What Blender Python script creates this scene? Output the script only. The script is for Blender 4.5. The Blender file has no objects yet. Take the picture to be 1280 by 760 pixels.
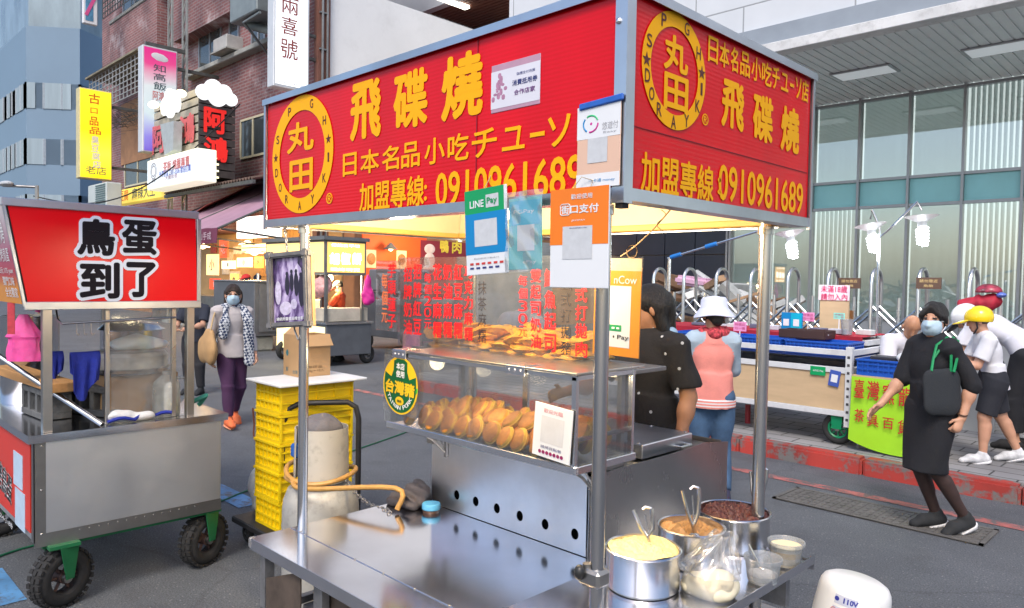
import bpy, bmesh, math, random
import numpy as np
from mathutils import Vector, Matrix, noise as mnoise
random.seed(7)
S = bpy.context.scene
COL = S.collection
R = math.radians

# ------------------------------------------------------------------ camera
HC = 1.70
FOC = 927.0
YAW, PIT, ROL = R(44.72), R(-1.87), R(1.0)
_f = Vector((-math.sin(YAW)*math.cos(PIT), math.cos(YAW)*math.cos(PIT), math.sin(PIT)))
_r0 = Vector((math.cos(YAW), math.sin(YAW), 0)); _u0 = _r0.cross(_f)
_r = _r0*math.cos(ROL) + _u0*math.sin(ROL)
_u = -_r0*math.sin(ROL) + _u0*math.cos(ROL)
cam = bpy.data.objects.new('camera', bpy.data.cameras.new('camera'))
COL.objects.link(cam)
M3 = Matrix((_r, _u, -_f)).transposed()
cam.matrix_world = Matrix.Translation((0, 0, HC)) @ M3.to_4x4()
cam.data.sensor_width = 36
cam.data.lens = 36*FOC/1280
cam.data.clip_start = 0.05
cam.data.clip_end = 600
S.camera = cam

# ------------------------------------------------------------------ world, sun, exposure
SUN_EL, SUN_AZ = R(50), R(150)
w = bpy.data.worlds.new('World'); S.world = w; w.use_nodes = True
nt = w.node_tree; bg = nt.nodes['Background']
sky = nt.nodes.new('ShaderNodeTexSky'); sky.sky_type = 'NISHITA'; sky.sun_disc = False
sky.sun_elevation = SUN_EL; sky.sun_rotation = SUN_AZ
sky.air_density = 1.0; sky.dust_density = 3.0; sky.ozone_density = 1.0
hs = nt.nodes.new('ShaderNodeHueSaturation'); hs.inputs['Saturation'].default_value = 1.15
nt.links.new(sky.outputs[0], hs.inputs['Color'])
nt.links.new(hs.outputs[0], bg.inputs[0]); bg.inputs[1].default_value = 0.145
sl = bpy.data.lights.new('sun', 'SUN'); sl.energy = 1.15; sl.angle = R(14); sl.color = (1, .95, .88)
so = bpy.data.objects.new('sun', sl); COL.objects.link(so)
sd = Vector((math.sin(SUN_AZ)*math.cos(SUN_EL), math.cos(SUN_AZ)*math.cos(SUN_EL), math.sin(SUN_EL)))
so.rotation_euler = (-sd).to_track_quat('-Z', 'Y').to_euler()
S.view_settings.view_transform = 'Standard'; S.view_settings.look = 'None'
S.view_settings.exposure = .70; S.view_settings.gamma = 1.0
S.render.engine = 'CYCLES'
S.cycles.max_bounces = 8; S.cycles.transparent_max_bounces = 16
S.cycles.caustics_reflective = False; S.cycles.caustics_refractive = False
S.cycles.use_denoising = True
S.cycles.sample_clamp_indirect = 6

# ------------------------------------------------------------------ where a sight line meets a plane of the place
def ray(px, py): return _f + _r*((px-640)/FOC) - _u*((py-380)/FOC)
_C = Vector((0, 0, HC))
def AZ(px, py, z=0): d = ray(px, py); return _C + d*((z-HC)/d.z)
def AY(px, py, Y): d = ray(px, py); return _C + d*(Y/d.y)
def AX(px, py, X): d = ray(px, py); return _C + d*(X/d.x)
def AD(px, py, D): return _C + ray(px, py)*D

# ------------------------------------------------------------------ materials
MATS = {}
def lin(c):
    if isinstance(c, str):
        c = c.lstrip('#'); v = [int(c[i:i+2], 16)/255 for i in (0, 2, 4)]
        return tuple(((x+.055)/1.055)**2.4 if x > .04 else x/12.92 for x in v)
    return tuple(c)
def mat(name, col, rough=.5, metal=0., var=.15, scale=6., bump=0., bscale=40., dirt=0., stretch=None, emit=None, estr=0., spec=.5,
        alpha=1., sss=0., coat=0., trans=0.):
    if name in MATS: return MATS[name]
    m = bpy.data.materials.new(name); m.use_nodes = True
    n, l = m.node_tree.nodes, m.node_tree.links
    b = n['Principled BSDF']
    c = lin(col)
    tc = n.new('ShaderNodeTexCoord')
    vec = tc.outputs['Object']
    if stretch:
        mp = n.new('ShaderNodeMapping'); mp.inputs['Scale'].default_value = stretch
        l.new(vec, mp.inputs[0]); vec = mp.outputs[0]
    nz = n.new('ShaderNodeTexNoise'); nz.inputs['Scale'].default_value = scale; nz.inputs['Detail'].default_value = 6
    nz.inputs['Roughness'].default_value = .6
    l.new(vec, nz.inputs['Vector'])
    cr = n.new('ShaderNodeValToRGB')
    cr.color_ramp.elements[0].position = .3; cr.color_ramp.elements[1].position = .72
    cr.color_ramp.elements[0].color = (*[x*(1-var) for x in c], 1)
    cr.color_ramp.elements[1].color = (*[min(1, x*(1+var*.7)) for x in c], 1)
    l.new(nz.outputs['Fac'], cr.inputs[0])
    out = cr.outputs[0]
    if dirt > 0:
        n2 = n.new('ShaderNodeTexNoise'); n2.inputs['Scale'].default_value = scale*2.3; n2.inputs['Detail'].default_value = 9
        n2.inputs['Roughness'].default_value = .72
        l.new(tc.outputs['Object'], n2.inputs['Vector'])
        r2 = n.new('ShaderNodeValToRGB'); r2.color_ramp.elements[0].position = .5; r2.color_ramp.elements[1].position = .7
        r2.color_ramp.elements[0].color = (0, 0, 0, 1); r2.color_ramp.elements[1].color = (dirt, dirt, dirt, 1)
        l.new(n2.outputs['Fac'], r2.inputs[0])
        mx = n.new('ShaderNodeMixRGB'); mx.inputs['Color2'].default_value = (.07, .06, .05, 1)
        l.new(r2.outputs[0], mx.inputs[0]); l.new(out, mx.inputs['Color1']); out = mx.outputs[0]
    l.new(out, b.inputs['Base Color'])
    b.inputs['Metallic'].default_value = metal
    rr = n.new('ShaderNodeMapRange'); rr.inputs[3].default_value = max(.02, rough*.8); rr.inputs[4].default_value = min(1, rough*1.25)
    l.new(nz.outputs['Fac'], rr.inputs[0]); l.new(rr.outputs[0], b.inputs['Roughness'])
    b.inputs['Specular IOR Level'].default_value = spec
    if coat: b.inputs['Coat Weight'].default_value = coat; b.inputs['Coat Roughness'].default_value = .1
    if sss: b.inputs['Subsurface Weight'].default_value = sss; b.inputs['Subsurface Radius'].default_value = (.01, .005, .003)
    if trans: b.inputs['Transmission Weight'].default_value = trans
    if alpha < 1: b.inputs['Alpha'].default_value = alpha
    if emit:
        b.inputs['Emission Color'].default_value = (*lin(emit), 1); b.inputs['Emission Strength'].default_value = estr
    if bump:
        n3 = n.new('ShaderNodeTexNoise'); n3.inputs['Scale'].default_value = bscale; n3.inputs['Detail'].default_value = 5
        l.new(vec, n3.inputs['Vector'])
        bp = n.new('ShaderNodeBump'); bp.inputs['Strength'].default_value = bump; bp.inputs['Distance'].default_value = .01
        l.new(n3.outputs['Fac'], bp.inputs['Height']); l.new(bp.outputs[0], b.inputs['Normal'])
    MATS[name] = m
    return m
def clear(name, col=(1, 1, 1), gloss=.12, rough=.03, tint=.9, opaque=0., ocol=(.8, .8, .8)):
    """thin clear sheet: mostly see-through with a fresnel sheen, partly milky"""
    if name in MATS: return MATS[name]
    m = bpy.data.materials.new(name); m.use_nodes = True
    n, l = m.node_tree.nodes, m.node_tree.links
    o = n['Material Output']; n.remove(n['Principled BSDF'])
    t = n.new('ShaderNodeBsdfTransparent'); t.inputs[0].default_value = (*[x*tint for x in lin(col)], 1)
    g = n.new('ShaderNodeBsdfGlossy'); g.inputs['Roughness'].default_value = rough
    lw = n.new('ShaderNodeLayerWeight'); lw.inputs[0].default_value = .25
    mr = n.new('ShaderNodeMapRange'); mr.inputs[3].default_value = gloss*.5; mr.inputs[4].default_value = .6
    l.new(lw.outputs['Fresnel'], mr.inputs[0])
    mx = n.new('ShaderNodeMixShader'); l.new(mr.outputs[0], mx.inputs[0]); l.new(t.outputs[0], mx.inputs[1]); l.new(g.outputs[0], mx.inputs[2])
    out = mx.outputs[0]
    if opaque:
        d = n.new('ShaderNodeBsdfDiffuse'); d.inputs[0].default_value = (*lin(ocol), 1)
        nz = n.new('ShaderNodeTexNoise'); nz.inputs['Scale'].default_value = 9; nz.inputs['Detail'].default_value = 6
        tc = n.new('ShaderNodeTexCoord'); l.new(tc.outputs['Object'], nz.inputs['Vector'])
        mr2 = n.new('ShaderNodeMapRange'); mr2.inputs[1].default_value = .3; mr2.inputs[2].default_value = .7
        mr2.inputs[3].default_value = opaque*.5; mr2.inputs[4].default_value = min(1, opaque*1.4)
        l.new(nz.outputs['Fac'], mr2.inputs[0])
        m2 = n.new('ShaderNodeMixShader'); l.new(mr2.outputs[0], m2.inputs[0]); l.new(out, m2.inputs[1]); l.new(d.outputs[0], m2.inputs[2]); out = m2.outputs[0]
    l.new(out, o.inputs[0])
    MATS[name] = m
    return m
def glow(name, col, strength):
    if name in MATS: return MATS[name]
    m = bpy.data.materials.new(name); m.use_nodes = True
    n, l = m.node_tree.nodes, m.node_tree.links
    b = n['Principled BSDF']; b.inputs['Base Color'].default_value = (*lin(col), 1)
    b.inputs['Emission Color'].default_value = (*lin(col), 1); b.inputs['Emission Strength'].default_value = strength
    MATS[name] = m
    return m
def steel(name='steel', col=(.60, .61, .63), rough=.27, axis=(1, 1, 30), dirt=.25, bump=.05):
    """brushed stainless: fine streaks, blotches of smear and soft dents"""
    if name in MATS: return MATS[name]
    m = bpy.data.materials.new(name); m.use_nodes = True
    n, l = m.node_tree.nodes, m.node_tree.links
    b = n['Principled BSDF']; b.inputs['Metallic'].default_value = 1
    tc = n.new('ShaderNodeTexCoord')
    mp = n.new('ShaderNodeMapping'); mp.inputs['Scale'].default_value = axis; l.new(tc.outputs['Object'], mp.inputs[0])
    st = n.new('ShaderNodeTexNoise'); st.inputs['Scale'].default_value = 9; st.inputs['Detail'].default_value = 8; l.new(mp.outputs[0], st.inputs['Vector'])
    bl = n.new('ShaderNodeTexNoise'); bl.inputs['Scale'].default_value = 2.2; bl.inputs['Detail'].default_value = 6; bl.inputs['Roughness'].default_value = .55
    l.new(tc.outputs['Object'], bl.inputs['Vector'])
    cr = n.new('ShaderNodeValToRGB'); cr.color_ramp.elements[0].position = .32; cr.color_ramp.elements[1].position = .6
    cr.color_ramp.elements[0].color = (*[x*(1-dirt) for x in col], 1); cr.color_ramp.elements[1].color = (*col, 1)
    l.new(bl.outputs['Fac'], cr.inputs[0]); l.new(cr.outputs[0], b.inputs['Base Color'])
    ad = n.new('ShaderNodeMath'); ad.operation = 'MULTIPLY_ADD'; ad.inputs[1].default_value = .12; l.new(st.outputs['Fac'], ad.inputs[0]); l.new(bl.outputs['Fac'], ad.inputs[2])
    mr = n.new('ShaderNodeMapRange'); mr.inputs[1].default_value = .3; mr.inputs[2].default_value = .8
    mr.inputs[3].default_value = rough*1.25; mr.inputs[4].default_value = rough*.8
    l.new(ad.outputs[0], mr.inputs[0]); l.new(mr.outputs[0], b.inputs['Roughness'])
    dn = n.new('ShaderNodeTexNoise'); dn.inputs['Scale'].default_value = 2.5; l.new(tc.outputs['Object'], dn.inputs['Vector'])
    b1 = n.new('ShaderNodeBump'); b1.inputs['Strength'].default_value = bump*3; b1.inputs['Distance'].default_value = .02; l.new(dn.outputs['Fac'], b1.inputs['Height'])
    l.new(b1.outputs[0], b.inputs['Normal'])
    MATS[name] = m
    return m

# ------------------------------------------------------------------ things
ROOT = {}
def setp(o, label=None, cat=None, group=None, kind=None):
    if label: o['label'] = label
    if cat: o['category'] = cat
    if group: o['group'] = group
    if kind: o['kind'] = kind
def thing(name, label, cat, loc=(0, 0, 0), rz=0., group=None):
    o = bpy.data.objects.new(name, None); COL.objects.link(o)
    o.location = loc; o.rotation_euler = (0, 0, rz); o.empty_display_size = .1
    setp(o, label, cat, group)
    ROOT[o.name] = Matrix.Translation(Vector(loc)) @ Matrix.Rotation(rz, 4, 'Z')
    return o
def mkobj(name, me, parent=None, loc=None):
    o = bpy.data.objects.new(name, me); COL.objects.link(o)
    if parent is not None:
        o.parent = parent; ROOT[o.name] = ROOT[parent.name]
    else:
        M = Matrix.Translation(Vector(loc)) if loc is not None else Matrix.Identity(4)
        o.location = loc if loc is not None else (0, 0, 0)
        ROOT[o.name] = M
    return o
def copy_thing(root, loc, rz=None, label=None, scale=None, rot=None):
    r = root.copy(); COL.objects.link(r); r.location = loc
    if rz is not None: r.rotation_euler = (0, 0, rz)
    if rot is not None: r.rotation_euler = rot
    if scale is not None: r.scale = (scale,)*3
    if label: r['label'] = label
    for ch in list(root.children):
        c = ch.copy(); COL.objects.link(c); c.parent = r
        for g in list(ch.children):
            d = g.copy(); COL.objects.link(d); d.parent = c
    return r

class MB:
    """collects shapes given in world coordinates and links them as one mesh"""
    def __init__(s): s.bm = bmesh.new(); s.slot = 0
    def _m(s, faces):
        for f in faces: f.material_index = s.slot
    def poly(s, pts):
        f = s.bm.faces.new([s.bm.verts.new(p) for p in pts]); s._m([f]); return s
    def box(s, c, size, rot=None, bev=0., seg=1):
        M = Matrix.Translation(Vector(c))
        if rot is not None: M = M @ (rot.to_4x4() if hasattr(rot, 'to_4x4') else Matrix.Rotation(rot, 4, 'Z'))
        r = bmesh.ops.create_cube(s.bm, size=1, matrix=M @ Matrix.Diagonal((*size, 1)))
        vs = r['verts']; fs = list({f for v in vs for f in v.link_faces})
        s._m(fs)
        if bev > 0:
            es = list({e for v in vs for e in v.link_edges})
            rr = bmesh.ops.bevel(s.bm, geom=es, offset=min(bev, min(size)*.45), segments=seg, affect='EDGES', clamp_overlap=True)
            s._m(rr['faces'])
        return s
    def bb(s, lo, hi, bev=0., seg=1):
        lo, hi = Vector(lo), Vector(hi)
        return s.box((lo+hi)/2, [abs(x) for x in (hi-lo)], None, bev, seg)
    def cyl(s, p0, p1, r0, r1=None, n=20, caps=True):
        if r1 is None: r1 = r0
        p0, p1 = Vector(p0), Vector(p1); d = (p1-p0); q = d.to_track_quat('Z', 'Y').to_matrix()
        a, b = [], []
        for i in range(n):
            t = 2*math.pi*i/n; e = q @ Vector((math.cos(t), math.sin(t), 0))
            a.append(s.bm.verts.new(p0+e*r0)); b.append(s.bm.verts.new(p1+e*r1))
        fs = [s.bm.faces.new((a[i], a[(i+1) % n], b[(i+1) % n], b[i])) for i in range(n)]
        if caps:
            if r0 > 1e-6: fs.append(s.bm.faces.new(a[::-1]))
            if r1 > 1e-6: fs.append(s.bm.faces.new(b))
        s._m(fs); return s
    def tube(s, pts, r, n=10, closed=False):
        pts = [Vector(p) for p in pts]; k = len(pts)
        rs = r if isinstance(r, (list, tuple)) else [r]*k
        rings = []; prev = None
        for i, p in enumerate(pts):
            t = (pts[(i+1) % k]-pts[i-1]) if closed else (pts[min(i+1, k-1)]-pts[max(i-1, 0)])
            if t.length < 1e-9: t = Vector((0, 0, 1))
            t.normalize()
            if prev is None:
                ref = Vector((0, 0, 1)) if abs(t.z) < .9 else Vector((1, 0, 0)); u = t.cross(ref).normalized()
            else:
                u = (prev - t*prev.dot(t)); u = u.normalized() if u.length > 1e-6 else t.orthogonal().normalized()
            prev = u; v = t.cross(u)
            rings.append([s.bm.verts.new(p+(u*math.cos(2*math.pi*j/n)+v*math.sin(2*math.pi*j/n))*rs[i]) for j in range(n)])
        fs = []
        for i in range(k if closed else k-1):
            A, B = rings[i], rings[(i+1) % k]
            fs += [s.bm.faces.new((A[j], A[(j+1) % n], B[(j+1) % n], B[j])) for j in range(n)]
        if not closed:
            fs.append(s.bm.faces.new(rings[0][::-1])); fs.append(s.bm.faces.new(rings[-1]))
        s._m(fs); return s
    def lathe(s, prof, c=(0, 0, 0), n=32, axis=None):
        q = Vector(axis).to_track_quat('Z', 'Y').to_matrix() if axis is not None else Matrix.Identity(3)
        c = Vector(c); rings = []
        for (r, z) in prof:
            if r < 1e-6: rings.append([s.bm.verts.new(c+q @ Vector((0, 0, z)))])
            else: rings.append([s.bm.verts.new(c+q @ Vector((r*math.cos(2*math.pi*j/n), r*math.sin(2*math.pi*j/n), z))) for j in range(n)])
        fs = []
        for A, B in zip(rings, rings[1:]):
            for j in range(n):
                a = [A[j % len(A)], A[(j+1) % len(A)]] if len(A) > 1 else [A[0]]
                b = [B[(j+1) % len(B)], B[j % len(B)]] if len(B) > 1 else [B[0]]
                if len(a)+len(b) > 2: fs.append(s.bm.faces.new(a+b))
        s._m(fs); return s
    def prism(s, pts, d):
        """closed outline pts (world) pushed by vector d"""
        d = Vector(d); a = [s.bm.verts.new(Vector(p)) for p in pts]; b = [s.bm.verts.new(Vector(p)+d) for p in pts]; n = len(a)
        fs = [s.bm.faces.new(a[::-1]), s.bm.faces.new(b)] + [s.bm.faces.new((a[i], a[(i+1) % n], b[(i+1) % n], b[i])) for i in range(n)]
        s._m(fs); return s
    def sheet(s, fn, nu, nv, thick=0.):
        """grid surface fn(u,v); thickness along z-normal done by solidify on two layers"""
        g = [[s.bm.verts.new(Vector(fn(i/nu, j/nv))) for j in range(nv+1)] for i in range(nu+1)]
        fs = [s.bm.faces.new((g[i][j], g[i+1][j], g[i+1][j+1], g[i][j+1])) for i in range(nu) for j in range(nv)]
        if thick:
            s.bm.normal_update()
            r = bmesh.ops.solidify(s.bm, geom=fs, thickness=thick); fs = fs+[f for f in r['geom'] if isinstance(f, bmesh.types.BMFace)]
        s._m(fs); return s
    def sphere(s, c, r, sc=(1, 1, 1), n=16, rot=None):
        M = Matrix.Translation(Vector(c))
        if rot is not None: M = M @ rot.to_4x4()
        rr = bmesh.ops.create_uvsphere(s.bm, u_segments=n, v_segments=max(6, n//2), radius=r, matrix=M @ Matrix.Diagonal((*sc, 1)))
        s._m({f for v in rr['verts'] for f in v.link_faces}); return s
    def build(s, name, mats, parent=None, loc=None, label=None, cat=None, group=None, kind=None, smooth=35):
        mats = mats if isinstance(mats, (list, tuple)) else [mats]
        bmesh.ops.recalc_face_normals(s.bm, faces=s.bm.faces[:])
        me = bpy.data.meshes.new(name); o = mkobj(name, me, parent, loc)
        s.bm.transform(ROOT[o.name].inverted())
        s.bm.to_mesh(me); s.bm.free()
        for m in mats: me.materials.append(m)
        if smooth:
            me.polygons.foreach_set('use_smooth', [True]*len(me.polygons)); me.set_sharp_from_angle(angle=R(smooth))
        setp(o, label, cat, group, kind)
        return o

# ------------------------------------------------------------------ lettering and cut plates (curves turned into meshes at the end)
QUEUE = []
def frame_axes(xd, yd): xd = Vector(xd).normalized(); yd = Vector(yd).normalized(); return xd, yd, xd.cross(yd).normalized()
def letters(items, m, parent, xd, yd, name='lettering', lift=.003, bold=.0, depth=.0006):
    """items: (string, centre, width, height[, spin]) in the plane of xd, yd; joined in one mesh"""
    me = bpy.data.meshes.new(name); o = mkobj(name, me, parent); me.materials.append(m)
    xd, yd, nd = frame_axes(xd, yd)
    js = []
    for it in items:
        cu = bpy.data.curves.new('t', 'FONT'); cu.body = it[0]; cu.size = 1; cu.extrude = 0
        cu.resolution_u = 3
        to = bpy.data.objects.new('t', cu); COL.objects.link(to)
        js.append((to, it))
    QUEUE.append((o, js, (xd, yd, nd), lift, bold)); return o
def vtext(string, x, y0, y1, w, fn, K=1.0):
    """characters in a column between two heights; fn(px, py) gives the point"""
    n = len(string); out = []
    for i, ch in enumerate(string):
        a = y0+(y1-y0)*(i+.04)/n; b = y0+(y1-y0)*(i+.96)/n
        P0, P1 = fn(x, a), fn(x, b); L, Rr = fn(x-w/2, (a+b)/2), fn(x+w/2, (a+b)/2)
        out.append((ch, (P0+P1)/2, (Rr-L).length*.92, (P1-P0).length*.92))
    return out
def plate(outer, holes, thick, m, name, parent, org, xd, yd, loc=None):
    """flat sheet with round holes; outer and holes in plane coordinates"""
    me = bpy.data.meshes.new(name); o = mkobj(name, me, parent, loc); me.materials.append(m)
    cu = bpy.data.curves.new('c', 'CURVE'); cu.dimensions = '2D'; cu.fill_mode = 'BOTH'; cu.extrude = thick/2
    def sp(pts):
        q = cu.splines.new('POLY'); q.points.add(len(pts)-1); q.use_cyclic_u = True
        for i, p in enumerate(pts): q.points[i].co = (p[0], p[1], 0, 1)
    sp(outer)
    for (cx, cy, rx, ry) in holes: sp([(cx+rx*math.cos(2*math.pi*i/20), cy+ry*math.sin(2*math.pi*i/20)) for i in range(20)])
    to = bpy.data.objects.new('c', cu); COL.objects.link(to)
    xd, yd, nd = frame_axes(xd, yd)
    QUEUE.append((o, [(to, None)], (xd, yd, nd), Vector(org), None)); return o
def flush_queue():
    dg = bpy.context.evaluated_depsgraph_get(); dg.update()
    for o, js, (xd, yd, nd), lift, depth in QUEUE:
        V, F = [], []
        inv = ROOT[o.name].inverted()
        for to, it in js:
            me = bpy.data.meshes.new_from_object(to.evaluated_get(dg))
            n = len(me.vertices)
            if n == 0: continue
            co = np.zeros(n*3); me.vertices.foreach_get('co', co); co = co.reshape(-1, 3)
            base = len(V)
            if it is None:
                P = [lift + xd*c[0] + yd*c[1] + nd*c[2] for c in co]
            else:
                mn, mx = co.min(0), co.max(0); sz = np.maximum(mx-mn, 1e-6); ctr = (mn+mx)/2
                ww, hh = it[2], it[3]
                sx = ww/sz[0] if ww else hh/sz[1]; sy = hh/sz[1] if hh else ww/sz[0]
                sp = it[4] if len(it) > 4 else 0
                cs, sn = math.cos(sp), math.sin(sp); c0 = Vector(it[1])+nd*lift
                # heavy strokes: the glyph laid down several times, each a hair prouder and shifted by the stroke gain
                bo = max(0., depth)*(hh or ww); nb_ = 4 if depth < .06 else 9; hs_ = [(0, 0)]+([(bo*math.cos(t*math.pi/nb_), bo*math.sin(t*math.pi/nb_)) for t in range(2*nb_)] if bo > 0 else [])
                kx, ky = max(.3, 1-2*bo/(sx*sz[0])), max(.3, 1-2*bo/(sy*sz[1]))
                for hi, (ox, oy) in enumerate(hs_):
                    base = len(V); P = []
                    for c in co:
                        a, b = (c[0]-ctr[0])*sx*kx+ox, (c[1]-ctr[1])*sy*ky+oy
                        P.append(c0 + nd*(hi*.00006) + xd*(a*cs-b*sn) + yd*(a*sn+b*cs))
                    V += [inv @ p for p in P]; F += [[base+i for i in p.vertices] for p in me.polygons]
            if it is None:
                V += [inv @ p for p in P]
                F += [[base+i for i in p.vertices] for p in me.polygons]
            bpy.data.meshes.remove(me)
        tgt = o.data; tgt.from_pydata(V, [], F); tgt.update()
        for to, it in js:
            cu = to.data; bpy.data.objects.remove(to); bpy.data.curves.remove(cu)

# ------------------------------------------------------------------ soft shapes: distance field on a grid, meshed by surface nets
class SDF:
    def __init__(s, lo, hi, h):
        s.lo = np.array(lo, float); s.h = h
        s.n = np.ceil((np.array(hi)-s.lo)/h).astype(int)+1
        s.D = np.full(s.n, .5, np.float32); s.M = np.zeros(s.n, np.int16); s.B = np.full(s.n, 9., np.float32)
    def _sub(s, lo, hi):
        a = np.maximum(np.floor((np.array(lo)-s.lo)/s.h).astype(int), 0); b = np.minimum(np.ceil((np.array(hi)-s.lo)/s.h).astype(int)+1, s.n)
        if (b <= a).any(): return None
        sl_ = tuple(slice(x, y) for x, y in zip(a, b))
        g = [(np.arange(x, y, dtype=np.float32)*s.h+s.lo[i]) for i, (x, y) in enumerate(zip(a, b))]
        return sl_, g[0][:, None, None], g[1][None, :, None], g[2][None, None, :]
    def _add(s, sl_, d, k, slot):
        A = s.D[sl_]; B = s.B[sl_]
        m = d < B; s.M[sl_][m] = slot; B[m] = d[m]
        if k > 0:
            hh = np.maximum(k-np.abs(A-d), 0)/k; A[...] = np.minimum(A, d)-hh*hh*k*.25
        else: A[...] = np.minimum(A, d)
    def cap(s, a, b, ra, rb=None, k=.02, slot=0, flat=None, fs=1.):
        rb = ra if rb is None else rb; a, b = np.array(a, float), np.array(b, float)
        mg = max(ra, rb)*1.0+k+.03
        q = s._sub(np.minimum(a, b)-mg, np.maximum(a, b)+mg)
        if q is None: return s
        sl_, X, Y, Z = q
        ba = b-a
        px, py, pz = X-a[0], Y-a[1], Z-a[2]
        if flat is not None:
            f = np.array(flat, float); f /= np.linalg.norm(f)
            dt = (px*f[0]+py*f[1]+pz*f[2])*(fs-1); px, py, pz = px+dt*f[0], py+dt*f[1], pz+dt*f[2]
            ba = ba+f*(ba@f)*(fs-1)
        L2 = max(ba@ba, 1e-9)
        t = np.clip((px*ba[0]+py*ba[1]+pz*ba[2])/L2, 0, 1)
        d = np.sqrt((px-t*ba[0])**2+(py-t*ba[1])**2+(pz-t*ba[2])**2)-(ra+(rb-ra)*t)
        s._add(sl_, d.astype(np.float32), k, slot); return s
    def cone(s, a, b, ra, rb, k=.01, slot=0, flat=None, fs=1.):
        """capped cone with flat ends: sleeves, trouser legs"""
        a, b = np.array(a, float), np.array(b, float); mg = max(ra, rb)*1.0+k+.03
        q = s._sub(np.minimum(a, b)-mg, np.maximum(a, b)+mg)
        if q is None: return s
        sl_, X, Y, Z = q
        ba = b-a; L = np.linalg.norm(ba); n = ba/L
        px, py, pz = X-a[0], Y-a[1], Z-a[2]
        t = px*n[0]+py*n[1]+pz*n[2]
        qx, qy, qz = px-t*n[0], py-t*n[1], pz-t*n[2]
        if flat is not None:
            f = np.array(flat, float); f /= np.linalg.norm(f)
            dt = (qx*f[0]+qy*f[1]+qz*f[2])*(fs-1); qx, qy, qz = qx+dt*f[0], qy+dt*f[1], qz+dt*f[2]
        rad = np.sqrt(qx*qx+qy*qy+qz*qz)-(ra+(rb-ra)*np.clip(t/L, 0, 1))
        d = np.maximum(rad, np.abs(t-L/2)-L/2)
        s._add(sl_, d.astype(np.float32), k, slot); return s
    def ell(s, c, r, rot=None, k=.02, slot=0, sub=False):
        c, r = np.array(c, float), np.array(r, float); mg = r.max()+k+.03
        q = s._sub(c-mg, c+mg)
        if q is None: return s
        sl_, X, Y, Z = q
        px, py, pz = X-c[0], Y-c[1], Z-c[2]
        if rot is not None:
            Rm = np.array(rot); px, py, pz = [Rm[0, i]*px+Rm[1, i]*py+Rm[2, i]*pz for i in range(3)]
        k0 = np.sqrt((px/r[0])**2+(py/r[1])**2+(pz/r[2])**2); k1 = np.sqrt((px/r[0]**2)**2+(py/r[1]**2)**2+(pz/r[2]**2)**2)+1e-6
        d = (k0*(k0-1)/k1).astype(np.float32)
        if sub: s.D[sl_] = np.maximum(s.D[sl_], -d)
        else: s._add(sl_, d, k, slot)
        return s
    def cut(s, p, n):
        """keep the side the normal points away from"""
        p, n = np.array(p, float), np.array(n, float); n = n/np.linalg.norm(n)
        g = [np.arange(s.n[i], dtype=np.float32)*s.h+s.lo[i] for i in range(3)]
        d = (g[0][:, None, None]-p[0])*n[0]+(g[1][None, :, None]-p[1])*n[1]+(g[2][None, None, :]-p[2])*n[2]
        s.D = np.maximum(s.D, d.astype(np.float32)); return s
    def wrinkle(s, amp, f=30., seed=0, zs=1.):
        rs = np.random.RandomState(seed)
        g = [np.arange(s.n[i], dtype=np.float32)*s.h+s.lo[i] for i in range(3)]
        X, Y, Z = g[0][:, None, None], g[1][None, :, None], g[2][None, None, :]*zs
        for i in range(5):
            v = rs.normal(size=3); v /= np.linalg.norm(v); ff = f*(.6+.8*rs.rand()); ph = rs.rand()*6.3
            v2 = rs.normal(size=3); v2 /= np.linalg.norm(v2)
            s.D += (amp/3*np.sin(ff*(v[0]*X+v[1]*Y+v[2]*Z)+ph+1.5*np.sin(ff*.6*(v2[0]*X+v2[1]*Y+v2[2]*Z)))).astype(np.float32)
        return s
    def mesh(s):
        D = s.D; n = s.n
        D[0] = D[-1] = .1; D[:, 0] = D[:, -1] = .1; D[:, :, 0] = D[:, :, -1] = .1
        ins = D < 0
        c = [ins[i:n[0]-1+i, j:n[1]-1+j, k:n[2]-1+k] for i in (0, 1) for j in (0, 1) for k in (0, 1)]
        sm = sum(x.astype(np.int8) for x in c); act = (sm > 0) & (sm < 8)
        idx = np.argwhere(act)
        if len(idx) == 0: return np.zeros((0, 3)), np.zeros((0, 4), int), np.zeros(0, int)
        vid = np.full(act.shape, -1, np.int64); vid[act] = np.arange(len(idx))
        acc = np.zeros((len(idx), 3)); cnt = np.zeros(len(idx))
        corners = [(i, j, k) for i in (0, 1) for j in (0, 1) for k in (0, 1)]
        for a in corners:
            for ax in range(3):
                if a[ax]: continue
                b = list(a); b[ax] = 1
                da = D[idx[:, 0]+a[0], idx[:, 1]+a[1], idx[:, 2]+a[2]]; db = D[idx[:, 0]+b[0], idx[:, 1]+b[1], idx[:, 2]+b[2]]
                cr = (da < 0) != (db < 0)
                t = np.where(cr, da/(da-db+1e-12), 0)
                P = np.tile(np.array(a, float), (len(idx), 1)); P[:, ax] += t
                acc[cr] += P[cr]; cnt[cr] += 1
        V = (idx+acc/cnt[:, None])*s.h+s.lo
        Q = []
        for ax in range(3):
            u, v = (ax+1) % 3, (ax+2) % 3
            sA = [slice(None)]*3; sB = [slice(None)]*3; sA[ax] = slice(0, n[ax]-1); sB[ax] = slice(1, n[ax])
            a, b = ins[tuple(sA)], ins[tuple(sB)]
            e = np.argwhere(a != b)
            e = e[(e[:, u] > 0) & (e[:, v] > 0) & (e[:, u] < n[u]-1) & (e[:, v] < n[v]-1)]
            fl = a[tuple(e.T)]
            def cell(du, dv):
                q = e.copy(); q[:, u] -= du; q[:, v] -= dv; return vid[tuple(q.T)]
            q = np.stack([cell(1, 1), cell(0, 1), cell(0, 0), cell(1, 0)], 1)
            q[~fl] = q[~fl][:, ::-1]
            Q.append(q)
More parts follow.
